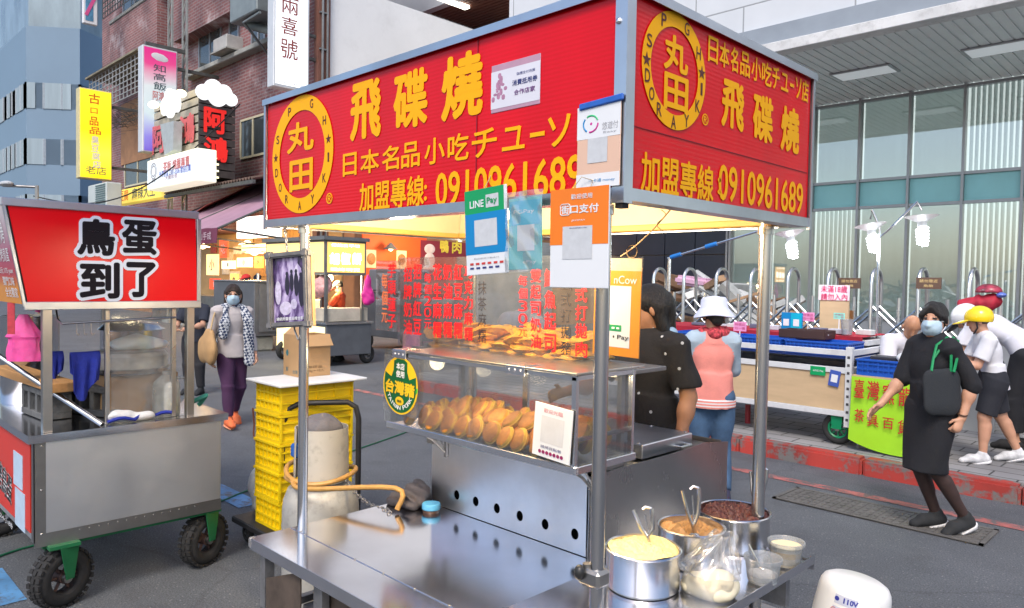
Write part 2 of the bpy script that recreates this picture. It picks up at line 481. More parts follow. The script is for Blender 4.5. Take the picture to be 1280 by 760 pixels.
        Q = np.concatenate(Q)
        fc = V[Q].mean(1); gi = np.clip(np.round((fc-s.lo)/s.h).astype(int), 0, n-1)
        return V, Q, s.M[tuple(gi.T)]
    def build(s, name, mats, parent=None, loc=None, local=False, **kw):
        V, Q, sl_ = s.mesh(); mats = mats if isinstance(mats, (list, tuple)) else [mats]
        me = bpy.data.meshes.new(name); o = mkobj(name, me, parent, loc)
        me.from_pydata([tuple(v) for v in V], [], [tuple(q) for q in Q])
        if not local: me.transform(ROOT[o.name].inverted())
        for m in mats: me.materials.append(m)
        me.polygons.foreach_set('material_index', np.clip(sl_, 0, len(mats)-1).astype(np.int32))
        me.polygons.foreach_set('use_smooth', [True]*len(me.polygons)); me.update()
        setp(o, **kw)
        return o
# ================================================================== THE PLACE
def brickmat(name, c1, c2, mortar, scale, bw, rh, msize=.012, rough=.8, swap=False, white=0., bump=.4, blot=.4):
    m = bpy.data.materials.new(name); m.use_nodes = True
    n, l = m.node_tree.nodes, m.node_tree.links; b = n['Principled BSDF']
    tc = n.new('ShaderNodeTexCoord'); sp = n.new('ShaderNodeSeparateXYZ'); cb = n.new('ShaderNodeCombineXYZ')
    l.new(tc.outputs['Object'], sp.inputs[0])
    if swap is True:
        ad = n.new('ShaderNodeMath'); l.new(sp.outputs['X'], ad.inputs[0]); l.new(sp.outputs['Y'], ad.inputs[1])
        l.new(ad.outputs[0], cb.inputs['X']); l.new(sp.outputs['Z'], cb.inputs['Y'])
    else:
        l.new(sp.outputs['X'], cb.inputs['X']); l.new(sp.outputs['Y'], cb.inputs['Y'])
    bt = n.new('ShaderNodeTexBrick'); bt.inputs['Scale'].default_value = scale
    bt.inputs['Color1'].default_value = (*c1, 1); bt.inputs['Color2'].default_value = (*c2, 1); bt.inputs['Mortar'].default_value = (*mortar, 1)
    bt.inputs['Brick Width'].default_value = bw; bt.inputs['Row Height'].default_value = rh; bt.inputs['Mortar Size'].default_value = msize
    l.new(cb.outputs[0], bt.inputs['Vector'])
    nz = n.new('ShaderNodeTexNoise'); nz.inputs['Scale'].default_value = .9; nz.inputs['Detail'].default_value = 8; l.new(tc.outputs['Object'], nz.inputs['Vector'])
    cr = n.new('ShaderNodeValToRGB'); cr.color_ramp.elements[0].position = .35; cr.color_ramp.elements[1].position = .7
    cr.color_ramp.elements[0].color = (1-blot, 1-blot, 1-blot*.95, 1); cr.color_ramp.elements[1].color = (1+blot*.35, 1+blot*.3, 1+blot*.25, 1); l.new(nz.outputs['Fac'], cr.inputs[0])
    mx = n.new('ShaderNodeMixRGB'); mx.blend_type = 'MULTIPLY'; mx.inputs[0].default_value = 1
    l.new(bt.outputs['Color'], mx.inputs['Color1']); l.new(cr.outputs[0], mx.inputs['Color2']); out = mx.outputs[0]
    if white:
        n2 = n.new('ShaderNodeTexNoise'); n2.inputs['Scale'].default_value = .55; n2.inputs['Detail'].default_value = 10; n2.inputs['Roughness'].default_value = .7
        l.new(tc.outputs['Object'], n2.inputs['Vector'])
        c2r = n.new('ShaderNodeValToRGB'); c2r.color_ramp.elements[0].position = .56; c2r.color_ramp.elements[1].position = .68
        c2r.color_ramp.elements[0].color = (0, 0, 0, 1); c2r.color_ramp.elements[1].color = (white,)*3+(1,); l.new(n2.outputs['Fac'], c2r.inputs[0])
        m2 = n.new('ShaderNodeMixRGB'); m2.inputs['Color2'].default_value = (.55, .5, .52, 1); l.new(c2r.outputs[0], m2.inputs[0]); l.new(out, m2.inputs['Color1']); out = m2.outputs[0]
    l.new(out, b.inputs['Base Color']); b.inputs['Roughness'].default_value = rough
    bp = n.new('ShaderNodeBump'); bp.inputs['Strength'].default_value = bump; bp.inputs['Distance'].default_value = .01; bp.invert = True
    l.new(bt.outputs['Fac'], bp.inputs['Height']); l.new(bp.outputs[0], b.inputs['Normal'])
    return m
def asphalt():
    m = bpy.data.materials.new('asphalt'); m.use_nodes = True
    n, l = m.node_tree.nodes, m.node_tree.links; b = n['Principled BSDF']
    tc = n.new('ShaderNodeTexCoord')
    nz = n.new('ShaderNodeTexNoise'); nz.inputs['Scale'].default_value = 1.1; nz.inputs['Detail'].default_value = 9; nz.inputs['Roughness'].default_value = .65
    l.new(tc.outputs['Object'], nz.inputs['Vector'])
    cr = n.new('ShaderNodeValToRGB'); cr.color_ramp.elements[0].position = .3; cr.color_ramp.elements[1].position = .75
    cr.color_ramp.elements[0].color = (.078, .086, .098, 1); cr.color_ramp.elements[1].color = (.130, .141, .157, 1); l.new(nz.outputs['Fac'], cr.inputs[0])
    vo = n.new('ShaderNodeTexVoronoi'); vo.inputs['Scale'].default_value = 75; l.new(tc.outputs['Object'], vo.inputs['Vector'])
    c2 = n.new('ShaderNodeValToRGB'); c2.color_ramp.elements[0].position = .0; c2.color_ramp.elements[0].color = (.9, .9, .9, 1)
    c2.color_ramp.elements[1].position = .55; c2.color_ramp.elements[1].color = (0, 0, 0, 1)
    l.new(vo.outputs['Distance'], c2.inputs[0])
    wn = n.new('ShaderNodeMath'); wn.operation = 'GREATER_THAN'; wn.inputs[1].default_value = .93
    sx = n.new('ShaderNodeSeparateColor'); l.new(vo.outputs['Color'], sx.inputs[0]); l.new(sx.outputs[0], wn.inputs[0])
    ml = n.new('ShaderNodeMath'); ml.operation = 'MULTIPLY'; l.new(wn.outputs[0], ml.inputs[0]); l.new(c2.outputs[0], ml.inputs[1])
    mx = n.new('ShaderNodeMixRGB'); mx.inputs['Color2'].default_value = (.26, .27, .28, 1); l.new(ml.outputs[0], mx.inputs[0]); l.new(cr.outputs[0], mx.inputs['Color1'])
    ve = n.new('ShaderNodeTexVoronoi'); ve.feature = 'DISTANCE_TO_EDGE'; ve.inputs['Scale'].default_value = .55; wp = n.new('ShaderNodeVectorMath'); wp.operation = 'MULTIPLY_ADD'; wp.inputs[1].default_value = (.5, .5, .5)
    l.new(nz.outputs['Color'], wp.inputs[0]); l.new(tc.outputs['Object'], wp.inputs[2]); l.new(wp.outputs[0], ve.inputs['Vector'])
    ce = n.new('ShaderNodeValToRGB'); ce.color_ramp.elements[0].color = (.28, .28, .28, 1); ce.color_ramp.elements[1].color = (0, 0, 0, 1); ce.color_ramp.elements[1].position = .012; l.new(ve.outputs['Distance'], ce.inputs[0])
    mc = n.new('ShaderNodeMixRGB'); mc.inputs['Color2'].default_value = (.03, .03, .032, 1); l.new(ce.outputs[0], mc.inputs[0]); l.new(mx.outputs[0], mc.inputs['Color1']); mx = mc
    n2 = n.new('ShaderNodeTexNoise'); n2.inputs['Scale'].default_value = 2.6; n2.inputs['Detail'].default_value = 4; l.new(tc.outputs['Object'], n2.inputs['Vector'])
    c3 = n.new('ShaderNodeValToRGB'); c3.color_ramp.elements[0].position = .6; c3.color_ramp.elements[1].position = .72
    c3.color_ramp.elements[0].color = (0, 0, 0, 1); c3.color_ramp.elements[1].color = (.4, .4, .4, 1); l.new(n2.outputs['Fac'], c3.inputs[0])
    m2 = n.new('ShaderNodeMixRGB'); m2.inputs['Color2'].default_value = (.07, .073, .078, 1); l.new(c3.outputs[0], m2.inputs[0]); l.new(mx.outputs[0], m2.inputs['Color1'])
    ng = n.new('ShaderNodeTexNoise'); ng.inputs['Scale'].default_value = 110; ng.inputs['Detail'].default_value = 3; l.new(tc.outputs['Object'], ng.inputs['Vector']); cg = n.new('ShaderNodeValToRGB'); cg.color_ramp.elements[0].position = .35; cg.color_ramp.elements[1].position = .65; cg.color_ramp.elements[0].color = (.62, .62, .62, 1); cg.color_ramp.elements[1].color = (1.35, 1.35, 1.35, 1); l.new(ng.outputs['Fac'], cg.inputs[0])
    m3 = n.new('ShaderNodeMixRGB'); m3.blend_type = 'MULTIPLY'; m3.inputs[0].default_value = 1; l.new(m2.outputs[0], m3.inputs['Color1']); l.new(cg.outputs[0], m3.inputs['Color2'])
    l.new(m3.outputs[0], b.inputs['Base Color']); b.inputs['Roughness'].default_value = .72
    n3 = n.new('ShaderNodeTexNoise'); n3.inputs['Scale'].default_value = 160; n3.inputs['Detail'].default_value = 4; l.new(tc.outputs['Object'], n3.inputs['Vector'])
    bp = n.new('ShaderNodeBump'); bp.inputs['Strength'].default_value = .8; bp.inputs['Distance'].default_value = .008
    l.new(n3.outputs['Fac'], bp.inputs['Height']); l.new(bp.outputs[0], b.inputs['Normal'])
    return m
def wornpaint(name, col, under, amount=.5, scale=5.):
    m = bpy.data.materials.new(name); m.use_nodes = True
    n, l = m.node_tree.nodes, m.node_tree.links; b = n['Principled BSDF']
    tc = n.new('ShaderNodeTexCoord'); nz = n.new('ShaderNodeTexNoise'); nz.inputs['Scale'].default_value = scale; nz.inputs['Detail'].default_value = 10
    nz.inputs['Roughness'].default_value = .75; l.new(tc.outputs['Object'], nz.inputs['Vector'])
    cr = n.new('ShaderNodeValToRGB'); cr.color_ramp.elements[0].position = amount-.04; cr.color_ramp.elements[1].position = amount+.05
    l.new(nz.outputs['Fac'], cr.inputs[0])
    n2 = n.new('ShaderNodeTexNoise'); n2.inputs['Scale'].default_value = scale*.5; n2.inputs['Detail'].default_value = 6; l.new(tc.outputs['Object'], n2.inputs['Vector'])
    c2 = n.new('ShaderNodeValToRGB'); c2.color_ramp.elements[0].color = (*[x*.65 for x in col], 1); c2.color_ramp.elements[1].color = (*[min(1, x*1.2) for x in col], 1)
    c2.color_ramp.elements[0].position = .35; c2.color_ramp.elements[1].position = .65
    l.new(n2.outputs['Fac'], c2.inputs[0])
    mx = n.new('ShaderNodeMixRGB'); mx.inputs['Color1'].default_value = (*under, 1); l.new(c2.outputs[0], mx.inputs['Color2']); l.new(cr.outputs[0], mx.inputs[0])
    l.new(mx.outputs[0], b.inputs['Base Color']); b.inputs['Roughness'].default_value = .6
    bp = n.new('ShaderNodeBump'); bp.inputs['Strength'].default_value = .3; bp.inputs['Distance'].default_value = .004
    l.new(nz.outputs['Fac'], bp.inputs['Height']); l.new(bp.outputs[0], b.inputs['Normal'])
    return m

# --- ground
MB().poly([(-160, -60, 0), (60, -60, 0), (60, 120, 0), (-160, 120, 0)]).build('road', asphalt(), kind='structure')
PAVE = brickmat('paving', (.31, .31, .315), (.25, .252, .26), (.06, .06, .06), 1, .42, .21, .008)
KY = 6.92
b = MB(); b.bb((-9.6, KY+.16, -.05), (30, 17.2, .15)); b.build('pavement', PAVE, kind='structure')
b = MB(); x = -9.6
while x < 30:
    b.box((x+.6, KY+.08, .048), (1.19, .162, .204), None, .022, 2); x += 1.2
b.build('kerb', wornpaint('kerb_red', (.40, .045, .035), (.17, .16, .155), .46, 5), kind='structure')
MB().poly([(-9.5, 6.20, .004), (30, 6.20, .004), (30, 6.32, .004), (-9.5, 6.32, .004)]).build('road_line', wornpaint('line_red', (.42, .13, .12), (.1, .1, .105), .47, 9), kind='structure')
b = MB()
p = AZ(300, 627); b.poly([(p.x-.9, p.y-.08, .004), (p.x+.15, p.y-.08, .004), (p.x+.15, p.y+.1, .004), (p.x-.9, p.y+.1, .004)])
p = AZ(10, 745); b.poly([(p.x-.45, p.y-.10, .004), (p.x+.12, p.y-.10, .004), (p.x+.12, p.y+.06, .004), (p.x-.45, p.y+.06, .004)])
b.build('bay_line', wornpaint('line_blue', (.10, .27, .5), (.1, .1, .105), .44, 9), kind='structure')
# long cast iron gutter cover in the road
a0, a1, a2, a3 = AZ(1040, 606), AZ(1250, 652), AZ(1195, 674), AZ(985, 622)
gx0, gx1, gy0, gy1 = -2.62, -1.17, 5.62, 6.06
b = MB(); b.bb((gx0, gy0, .003), (gx1, gy1, .008))
i = gx0+.06
while i < gx1-.05:
    for j in range(5): b.box((i+.02, gy0+.07+j*.075, .010), (.03, .05, .006))
    i += .055
for e in ((gx0, gy0, gx1, gy0+.03), (gx0, gy1-.03, gx1, gy1), (gx0, gy0, gx0+.03, gy1), (gx1-.03, gy0, gx1, gy1)):
    b.bb((e[0], e[1], .004), (e[2], e[3], .0145))
b.build('gutter_cover', mat('cast_iron', (.125, .12, .115), .7, .1, .3, 8, .3, 60), label='long cast iron drain cover set in the road near the red line', cat='drain cover')

# --- office building on the right
YF = 17.0
WHITEP = mat('white_panel', (.66, .69, .72), .35, 0, .06, .7, 0, 40, .12)
ALU = mat('alu_frame', (.36, .37, .39), .35, .6, .1, 4)
SOFF = mat('soffit_metal', (.80, .84, .85), .4, .1, .06, 2)
SPAND = mat('spandrel_glass', (.36, .78, .84), .35, 0, .08, 1.2, 0, 40, 0, None, None, 0, .35)
BLIND = mat('blind_fabric', (.76, .80, .79), .8, 0, .12, 1.5, 0, 40, 0, (6, 1, .3))
DARKIN = mat('dark_interior', (.05, .06, .06), .8, 0, .3, 2)
WGL = clear('window_glass', (.94, .97, .96), .46, .02, .96)
_n = BLIND.node_tree.nodes; _t = _n.new('ShaderNodeBsdfTranslucent'); _t.inputs[0].default_value = (.80, .86, .85, 1); _x = _n.new('ShaderNodeMixShader'); _x.inputs[0].default_value = .5
BLIND.node_tree.links.new(_n['Principled BSDF'].outputs[0], _x.inputs[1]); BLIND.node_tree.links.new(_t.outputs[0], _x.inputs[2]); BLIND.node_tree.links.new(_x.outputs[0], _n['Material Output'].inputs[0])
NAVY = mat('navy_tile', (.022, .03, .055), .3, 0, .15, 2)
off = thing('office_building', 'pale office building with slatted soffit and turquoise glass bands behind the folding gate', 'building', (-4, YF, .15))
zt, z1, z2 = AY(1018, 133, YF).z, AY(1018, 231, YF).z, AY(1018, 263, YF).z
pitch = (AY(1280, 200, YF).x-AY(1018, 200, YF).x)/4; xm = AY(1018, 200, YF).x
X0, X1 = AY(764, 290, YF).x, 14.
xg = AY(911, 290, YF).x
YS = 12.75
MB().bb((X0+.05, YF-.02, .15), (X1, YF+.3, 1.0)).build('plinth', mat('plinth_grey', (.40, .42, .44), .6, 0, .15, 1), off)
MB().bb((X0, YF+.6, .15), (X1, YF+9, 13)).build('core_glow_wall', glow('office_fill_glow', (.76, .80, .79), .7), off)  # building core; its glow is added to brighten the blinds from behind
b = MB(); b.bb((X0, YS+.02, zt+.5), (X1, YF+.6, 13)); b.build('upper_wall', brickmat('panel_joint', (.66, .69, .73), (.63, .665, .705), (.32, .34, .36), 1, 2.0, .95, .014, .35, True, 0., .4, .08), off)
MB().bb((X0-.1, YS-.22, zt-.02), (X1, YS+.08, zt+.16), .01).build('fascia', mat('fascia_white', (.68, .69, .7), .5, 0, .15, 1.5, 0, 40, .35), off)
MB().bb((X0-.05, YS-.05, zt+.16), (X1, YS+.2, zt+.52)).build('fascia_band', mat('band_grey', (.27, .31, .36), .4, 0, .1, 2), off)
b = MB(); xx = X0
while xx < X1: b.bb((xx, YS+.08, zt), (xx+.135, YF+.05, zt+.03)); xx += .165
b.bb((X0, YS+.05, zt+.02), (X1, YF+.1, zt+.06)); b.build('soffit', SOFF, off)
for (pa, pb) in (((1058, 88), (1103, 92)), ((1230, 58), (1275, 60)), ((930, 118), (975, 120))):
    A, B = AZ(*pa, zt), AZ(*pb, zt); yc = (A.y+B.y)/2; xc = (A.x+B.x)/2
    f = MB().bb((xc-.55, yc-.32, zt-.03), (xc+.55, yc+.32, zt+.005), .01).build('soffit_light', ALU, off)
    MB().bb((xc-.5, yc-.27, zt-.034), (xc+.5, yc+.27, zt-.028)).build('diffuser', glow('diffuser_white', (.7, .75, .78), .2), f)
k0 = int((xg-xm)/pitch)-1; nb = 0
for i in range(-3, 16):
    xa, xb = xm+i*pitch, xm+(i+1)*pitch
    if xb < xg-.02: continue
    xa = max(xa, xg)
    f = MB(); t = .05
    f.bb((xa-t/2, YF-.1, .6), (xa+t/2, YF+.05, zt))
    for z_ in (zt-.06, z1, z2, 1.0): f.bb((xa+t/2, YF-.07, z_-.03), (xb-t/2, YF+.04, z_+.03))
    wf = f.build('window', ALU, off)
    MB().bb((xa+t/2, YF, z2+.03), (xb-t/2, YF+.02, z1-.03)).build('spandrel', SPAND, wf)
    MB().bb((xa+t/2, YF, z1+.03), (xb-t/2, YF+.012, zt-.09)).bb((xa+t/2, YF, 1.03), (xb-t/2, YF+.012, z2-.03)).build('pane', WGL, wf)
    q = MB()
    for (za, zb, closed) in ((z1+.02, zt-.05, i < 3 or i > 6), (1.0, z2-.02, i in (-2, -1, 1, 2, 4))):
        xx = xa+.03
        while xx < xb-.03:
            if closed: q.box((xx+.05, YF+.16, (za+zb)/2), (.098, .008, zb-za), R(6))
            else: q.box((xx+.05, YF+.16, (za+zb)/2), (.085, .006, zb-za), R(58))
            xx += .097
    q.build('blind', BLIND, wf); nb += 1
b = MB()
for i in range(4):
    for j in range(3):
        w_ = (xg-X0)/2.; xa = X0+.12+i*w_*.5
        b.bb((X0+(xg-X0)*i/4+.012, YF-.05, .2+j*1.12), (X0+(xg-X0)*(i+1)/4-.012, YF+.1, .2+(j+1)*1.12-.025))
b.build('navy_panel', NAVY, off)
MB().bb((X0, YF+.1, .15), (xg, YF+.2, 3.6)).build('panel_joint', mat('joint_pale', (.4, .44, .5), .5), off)
MB().bb((X0+.02, YF-.02, 3.56), (xg, YF+.4, zt)).build('wall', WHITEP, off)

# --- brick corner building on the left
YB, XE = 11.0, -18.7
BRICK = brickmat('brick', (.29, .115, .115), (.21, .085, .09), (.29, .22, .22), 1, .34, .105, .02, .75, True, .75)
CONC = mat('concrete', (.34, .35, .33), .85, 0, .25, 2.5, .3, 30, .4)
CREAM = mat('cream_frame', (.62, .58, .42), .5, 0, .1, 3)
DGLASS = mat('dark_glass', (.06, .075, .085), .06, 0, .3, 1.5, 0, 40, 0, None, None, 0, .8)
BROWNW = mat('brown_wall', (.36, .19, .10), .8, 0, .25, 1.5, .2, 20)  # brown is the wall's own colour
WROUGHT = mat('iron_grille', (.12, .125, .12), .55, .5, .3, 5)
br = thing('brick_building', 'red brick corner building with balconies, ledges and a white painted end wall', 'building', (-26, YB+2, 0))
zw = AX(583, 36, XE).z
b = MB(); b.bb((-37.5, YB, 3.2), (XE, 13.2, 17)); b.bb((-37.4, 13.2, 3.2), (XE, YB+14, zw-.1)); b.build('wall', BRICK, br)
b = MB(); b.bb((-37.5, YB+.9, 0), (XE+.0, YB+14, 3.2)); b.build('ground_wall', BROWNW, br)
WW = mat('white_render', (.80, .81, .82), .7, 0, .06, .5, .15, 9, .08)
zw = AX(583, 36, XE).z
MB().bb((XE, YB+.25, 3.3), (XE+.12, YB+14.05, zw)).build('end_wall', WW, br)
b = MB(); b.bb((XE-.02, YB-.12, 0), (XE+.22, YB+.25, 17)); b.build('corner_pier', mat('pier_brown', (.2, .085, .06), .7, 0, .25, 2, .3, 20), br)
b = MB()
for dy in (.02, .12): b.cyl((XE+.27, YB-.05+dy*1.5, 0), (XE+.27, YB-.05+dy*1.5, 16), .035, n=8)
for z_ in range(4, 16): b.box((XE+.26, YB+.02, z_), (.06, .26, .04))
b.build('drain_pipe', mat('pipe_grey', (.2, .21, .22), .5, .3, .3, 3), br)
b = MB(); ys0, ys1 = AX(588, 330, XE+.1).y, AX(690, 330, XE+.1).y
b.bb((XE+.10, ys0, 0), (XE+.14, ys1, 3.1))
for i in range(34): b.bb((XE+.14, ys0+.05, .05+i*.09), (XE+.155, ys1-.05, .115+i*.09))
b.build('shutter', mat('shutter_grey', (.30, .32, .35), .45, .3, .2, 1.5), br)
def wbox(px0, py0, px1, py1, y0, y1, bld, m, name, par=None, bev=0.):
    A, B = AY(px0, py0, bld), AY(px1, py1, bld)
    return MB().bb((min(A.x, B.x), bld-y0, min(A.z, B.z)), (max(A.x, B.x), bld+y1, max(A.z, B.z)), bev).build(name, m, par or br)
# ledges: heights are set by storey
L3 = AY(285, 78, YB).z; L2 = AY(315, 197, YB).z; L4 = AY(180, 12, YB).z
xa, xb = AY(240, 90, YB).x, AY(334, 60, YB).x
MB().bb((xa, YB-.32, L3-.1), (xb+2.0, YB+.1, L3+.06), .02).build('ledge', CONC, br)
MB().bb((AY(150, 20, YB).x, YB-.45, L4-.08), (AY(214, 20, YB).x, YB+.1, L4+.06), .02).build('ledge', CONC, br)
MB().bb((AY(150, 60, YB).x, YB-.4, AY(180, 78, YB).z), (AY(210, 20, YB).x, YB, L4-.08)).build('parapet', BRICK, br)
MB().bb((AY(234, 30, YB).x, YB-.5, AY(270, 38, YB).z), (AY(306, 10, YB).x, YB, AY(270, 38, YB).z+1.9)).build('parapet', BRICK, br)
def brwin(px0, px1, py, zlo, zhi, frame, nm=2, par=br):
    xa, xb = AY(px0, py, YB).x, AY(px1, py, YB).x
    f = MB(); t = .07
    f.bb((xa, YB-.05, zlo), (xb, YB+.05, zlo+t)); f.bb((xa, YB-.05, zhi-t), (xb, YB+.05, zhi))
    for i in range(nm+1):
        x_ = xa+(xb-xa)*i/nm; f.bb((x_-t/2, YB-.048, zlo+t), (x_+t/2, YB+.05, zhi-t))
    o = f.build('window', frame, par)
    MB().bb((xa, YB-.02, zlo+t), (xb, YB-.01, zhi-t)).build('pane', DGLASS, o)
    return o
brwin(250, 277, 70, L3+.08, L3+1.35, ALU, 2)
brwin(288, 299, 55, L3+.35, L3+1.35, ALU, 1)
brwin(316, 332, 45, L3+.08, L3+1.7, ALU, 2)
brwin(302, 333, 170, L2, L2+1.28, CREAM, 2)
brwin(157, 190, 213, AY(170, 232, YB).z, AY(170, 197, YB).z, CREAM, 2)
brwin(155, 200, 0, L4+.1, L4+1.5, ALU, 3)
brwin(236, 243, 0, L3+2.6, L3+3.6, ALU, 1)
brwin(318, 333, -20, L3+2.9, L3+4.3, ALU, 2)
wbox(153, 132, 200, 194, .06, .1, YB, BROWNW, 'bay_panel')
# caged balcony
b = MB(); P0, P1 = AY(112, 95, YB-1.2), AY(174, 70, YB-1.2)
cx0, cx1, cz0, cz1 = P0.x, P1.x, AY(140, 130, YB-1.2).z, AY(140, 84, YB-1.2).z
for i in range(15):
    x_ = cx0+(cx1-cx0)*i/14; b.box((x_, YB-1.2, (cz0+cz1)/2), (.035, .035, cz1-cz0))
for i in range(8):
    z_ = cz0+(cz1-cz0)*i/7; b.box(((cx0+cx1)/2, YB-1.2, z_), (cx1-cx0, .03, .03)); b.box((cx1, YB-.6, z_), (.03, 1.2, .03))
for i in range(5): b.box((cx1, YB-1.2+i*.3, (cz0+cz1)/2), (.03, .03, cz1-cz0))
cg = b.build('balcony_cage', mat('grille_pale', (.42, .43, .42), .5, .4, .2, 4), br)
MB().bb((cx0-.1, YB-1.35, cz1), (cx1+.1, YB, cz1+.07)).build('cage_roof', mat('roof_rust', (.25, .22, .15), .7, 0, .4, 3), cg)
b = MB()
for s_ in range(60):
    z_ = cz0-.05-random.random()*.5; x_ = cx0+random.random()*(cx1-cx0)
    b.tube([(x_, YB-1.1, z_), (x_+random.uniform(-.8, .8), YB-.7, z_-random.random()*.4), (x_+random.uniform(-1, 1), YB-.1, z_+random.uniform(-.4, .3))], .008, 4)
b.build('loose_cable', WROUGHT, br)
b = MB()
for i in range(14):
    z_ = L4+.2+i*.22; b.box((AY(152, 10, YB-.6).x, YB-.6, z_), (4.8, .03, .03)); b.box((AY(200, 10, YB-.6).x, YB-.3, z_), (.03, .6, .03))
for i in range(16): b.box((AY(152, 10, YB-.6).x-2.4+i*.32, YB-.6, L4+1.8), (.03, .03, 3.2))
b.build('window_grille', WROUGHT, br)
# corrugated shop roof and ground floor
b = MB(); xs0, xs1 = AY(205, 250, 9).x, XE+.2
def corr(u, v): return (xs0+(xs1-xs0)*u, 9.0+(YB-9.0)*v, 4.25+.5*v+.035*math.sin(u*220))
b.sheet(corr, 240, 3, .02); b.build('shop_roof', mat('rust_sheet', (.13, .085, .065), .7, .2, .4, 2, .2, 20), br)
MB().bb((xs0, 9.0, 4.1), (xs1, 9.08, 4.2)).build('roof_strut', WROUGHT, br)

# lattice pole pair on the brick front
for (pa, pb, dist, lab, n_) in ((213, 78, 10.0, 'grey steel lattice post by the caged balcony', 1), (231, 118, 9.9, 'grey steel lattice post between the tall lit sign and the ledge', 2)):
    P = AY(pa, pb, dist); t = thing('lattice_post', lab, 'post', (P.x, P.y, 0))
    b = MB()
    for sx in (-.16, .16): b.box((P.x+sx, P.y, 9), (.06, .06, 18))
    for i in range(40):
        z_ = i*.45; b.cyl((P.x-.16, P.y, z_), (P.x+.16, P.y, z_+.45), .022, n=6)
    b.build('lattice', mat('lattice_grey', (.33, .35, .34), .6, .3, .35, 3), t)
    MB().box((P.x, P.y, .06), (.6, .3, .12)).build('foot', CONC, t)

# --- blue office tower far left
tw = thing('blue_tower', 'blue grey office tower with ribbon windows at the far left', 'building', (-64, 18, 0))
BLUEW = mat('blue_wall', (.17, .26, .36), .5, 0, .08, .2)
BLUED = mat('blue_frame', (.10, .14, .18), .5)
TGL = mat('tower_glass', (.22, .29, .33), .08, 0, .5, .4, 0, 40, 0, (1, 1, .4), None, 0, .8)
CURT = mat('curtain_pale', (.30, .38, .43), .7, 0, .2, .5, 0, 40, 0, (4, 4, .2))
D = 50
pA, pB, pC, pE = AD(33, 200, D), AD(100, 200, D+.4), AD(142, 200, D+3.5), None
foot = [Vector((pA.x, pA.y)), Vector((pB.x, pB.y)), Vector((pC.x, pC.y)), Vector((pC.x-4, pC.y+16)), Vector((pA.x-26, pA.y+16)), Vector((pA.x-26, pA.y))]
zb = [AD(38, y, D).z for y in (205, 173, 136, 105, 66, 34)]
fl = (zb[0]-zb[4])/2
def ring(fp, z0, z1, grow=0.):
    c = sum(fp, Vector((0, 0)))/len(fp)
    pts = [(p+(p-c).normalized()*grow) for p in fp]
    return [(p.x, p.y, z0) for p in pts], (0, 0, z1-z0)
b = MB(); p_, d_ = ring(foot, 0, 34, -.3); b.prism(p_, d_); b.build('core', TGL, tw)
b = MB(); zz = zb[1]-fl*2+.0; wins = []
hw = (zb[0]-zb[1]) if False else abs(zb[1]-zb[0])
for i in range(9):
    lo = AD(38, 173, D).z+ (i-2)*fl; hi = lo+fl-abs(AD(38, 205, D).z-AD(38, 173, D).z)
    p_, d_ = ring(foot, lo, hi); b.prism(p_, d_); wins.append((hi, lo+fl))
b.build('band_wall', BLUEW, tw)
for (za, zc) in wins:
    f = MB(); q = MB()
    for (A, B, n_) in ((foot[0], foot[1], 3), (foot[1], foot[2], 2), (foot[5], foot[0], 20)):
        for i in range(n_+1):
            p = A.lerp(B, i/n_); f.box((p.x, p.y, (za+zc)/2), (.16, .16, zc-za))
            if i < n_ and random.random() < .75:
                a_ = A.lerp(B, (i+.04)/n_); c_ = A.lerp(B, (i+random.choice((.5, .96, .96)))/n_); nrm = (B-A).normalized(); nn = Vector((-nrm.y, nrm.x))*-.05
                q.prism([(a_.x+nn.x, a_.y+nn.y, za), (c_.x+nn.x, c_.y+nn.y, za), (c_.x+nn.x, c_.y+nn.y, zc), (a_.x+nn.x, a_.y+nn.y, zc)], (.02, .02, 0))
    o = f.build('window', mat('tower_mullion', (.45, .5, .54), .5), tw); q.build('curtain', CURT, o)

# --- block with brown slatted eaves across the side street
ev = thing('eaves_building', 'far building with brown slatted eaves and a pale edge beam above the red stall roof', 'building', (-18, 27, 0))
Ze = 11.5
e0, e1 = AZ(541, 14, Ze), AZ(590, 36, Ze)
b = MB(); ex0, ey0 = e0.x-4, e0.y
BRN = mat('brown_slat', (.17, .07, .045), .6, 0, .2, 2)
i = 0
while i < 60: b.bb((ex0, ey0+i*.2, Ze), (ex0+26, ey0+i*.2+.15, Ze+.05)); i += 1
b.bb((ex0, ey0, Ze+.045), (ex0+26, ey0+12, Ze+.09)); b.build('soffit', BRN, ev)
MB().bb((e0.x-1, ey0-.1, Ze-.1), (e0.x-.3, ey0+12, Ze+.7)).bb((ex0, ey0-.3, Ze-.05), (ex0+26, ey0, Ze+1.2)).build('edge_beam', mat('beam_pale', (.55, .6, .66), .5, 0, .1, 1), ev)
MB().bb((ex0, ey0+12, 0), (ex0+26, ey0+16, Ze+3)).build('wall', mat('far_wall', (.35, .36, .38), .8, 0, .15, .3), ev)
P = AZ(563, 2, Ze-.06); MB().box((P.x, P.y, Ze-.06), (.25, 1.6, .1)).build('tube_light', glow('tube_white', (1, .93, .8), 3), ev)
MB().bb((-32, 34, 0), (-9, 40, 9.5)).build('back_block', mat('far_block', (.42, .44, .46), .8, 0, .2, .2), None, (-20, 34, 0), 'grey block closing the far end of the side street', 'building')
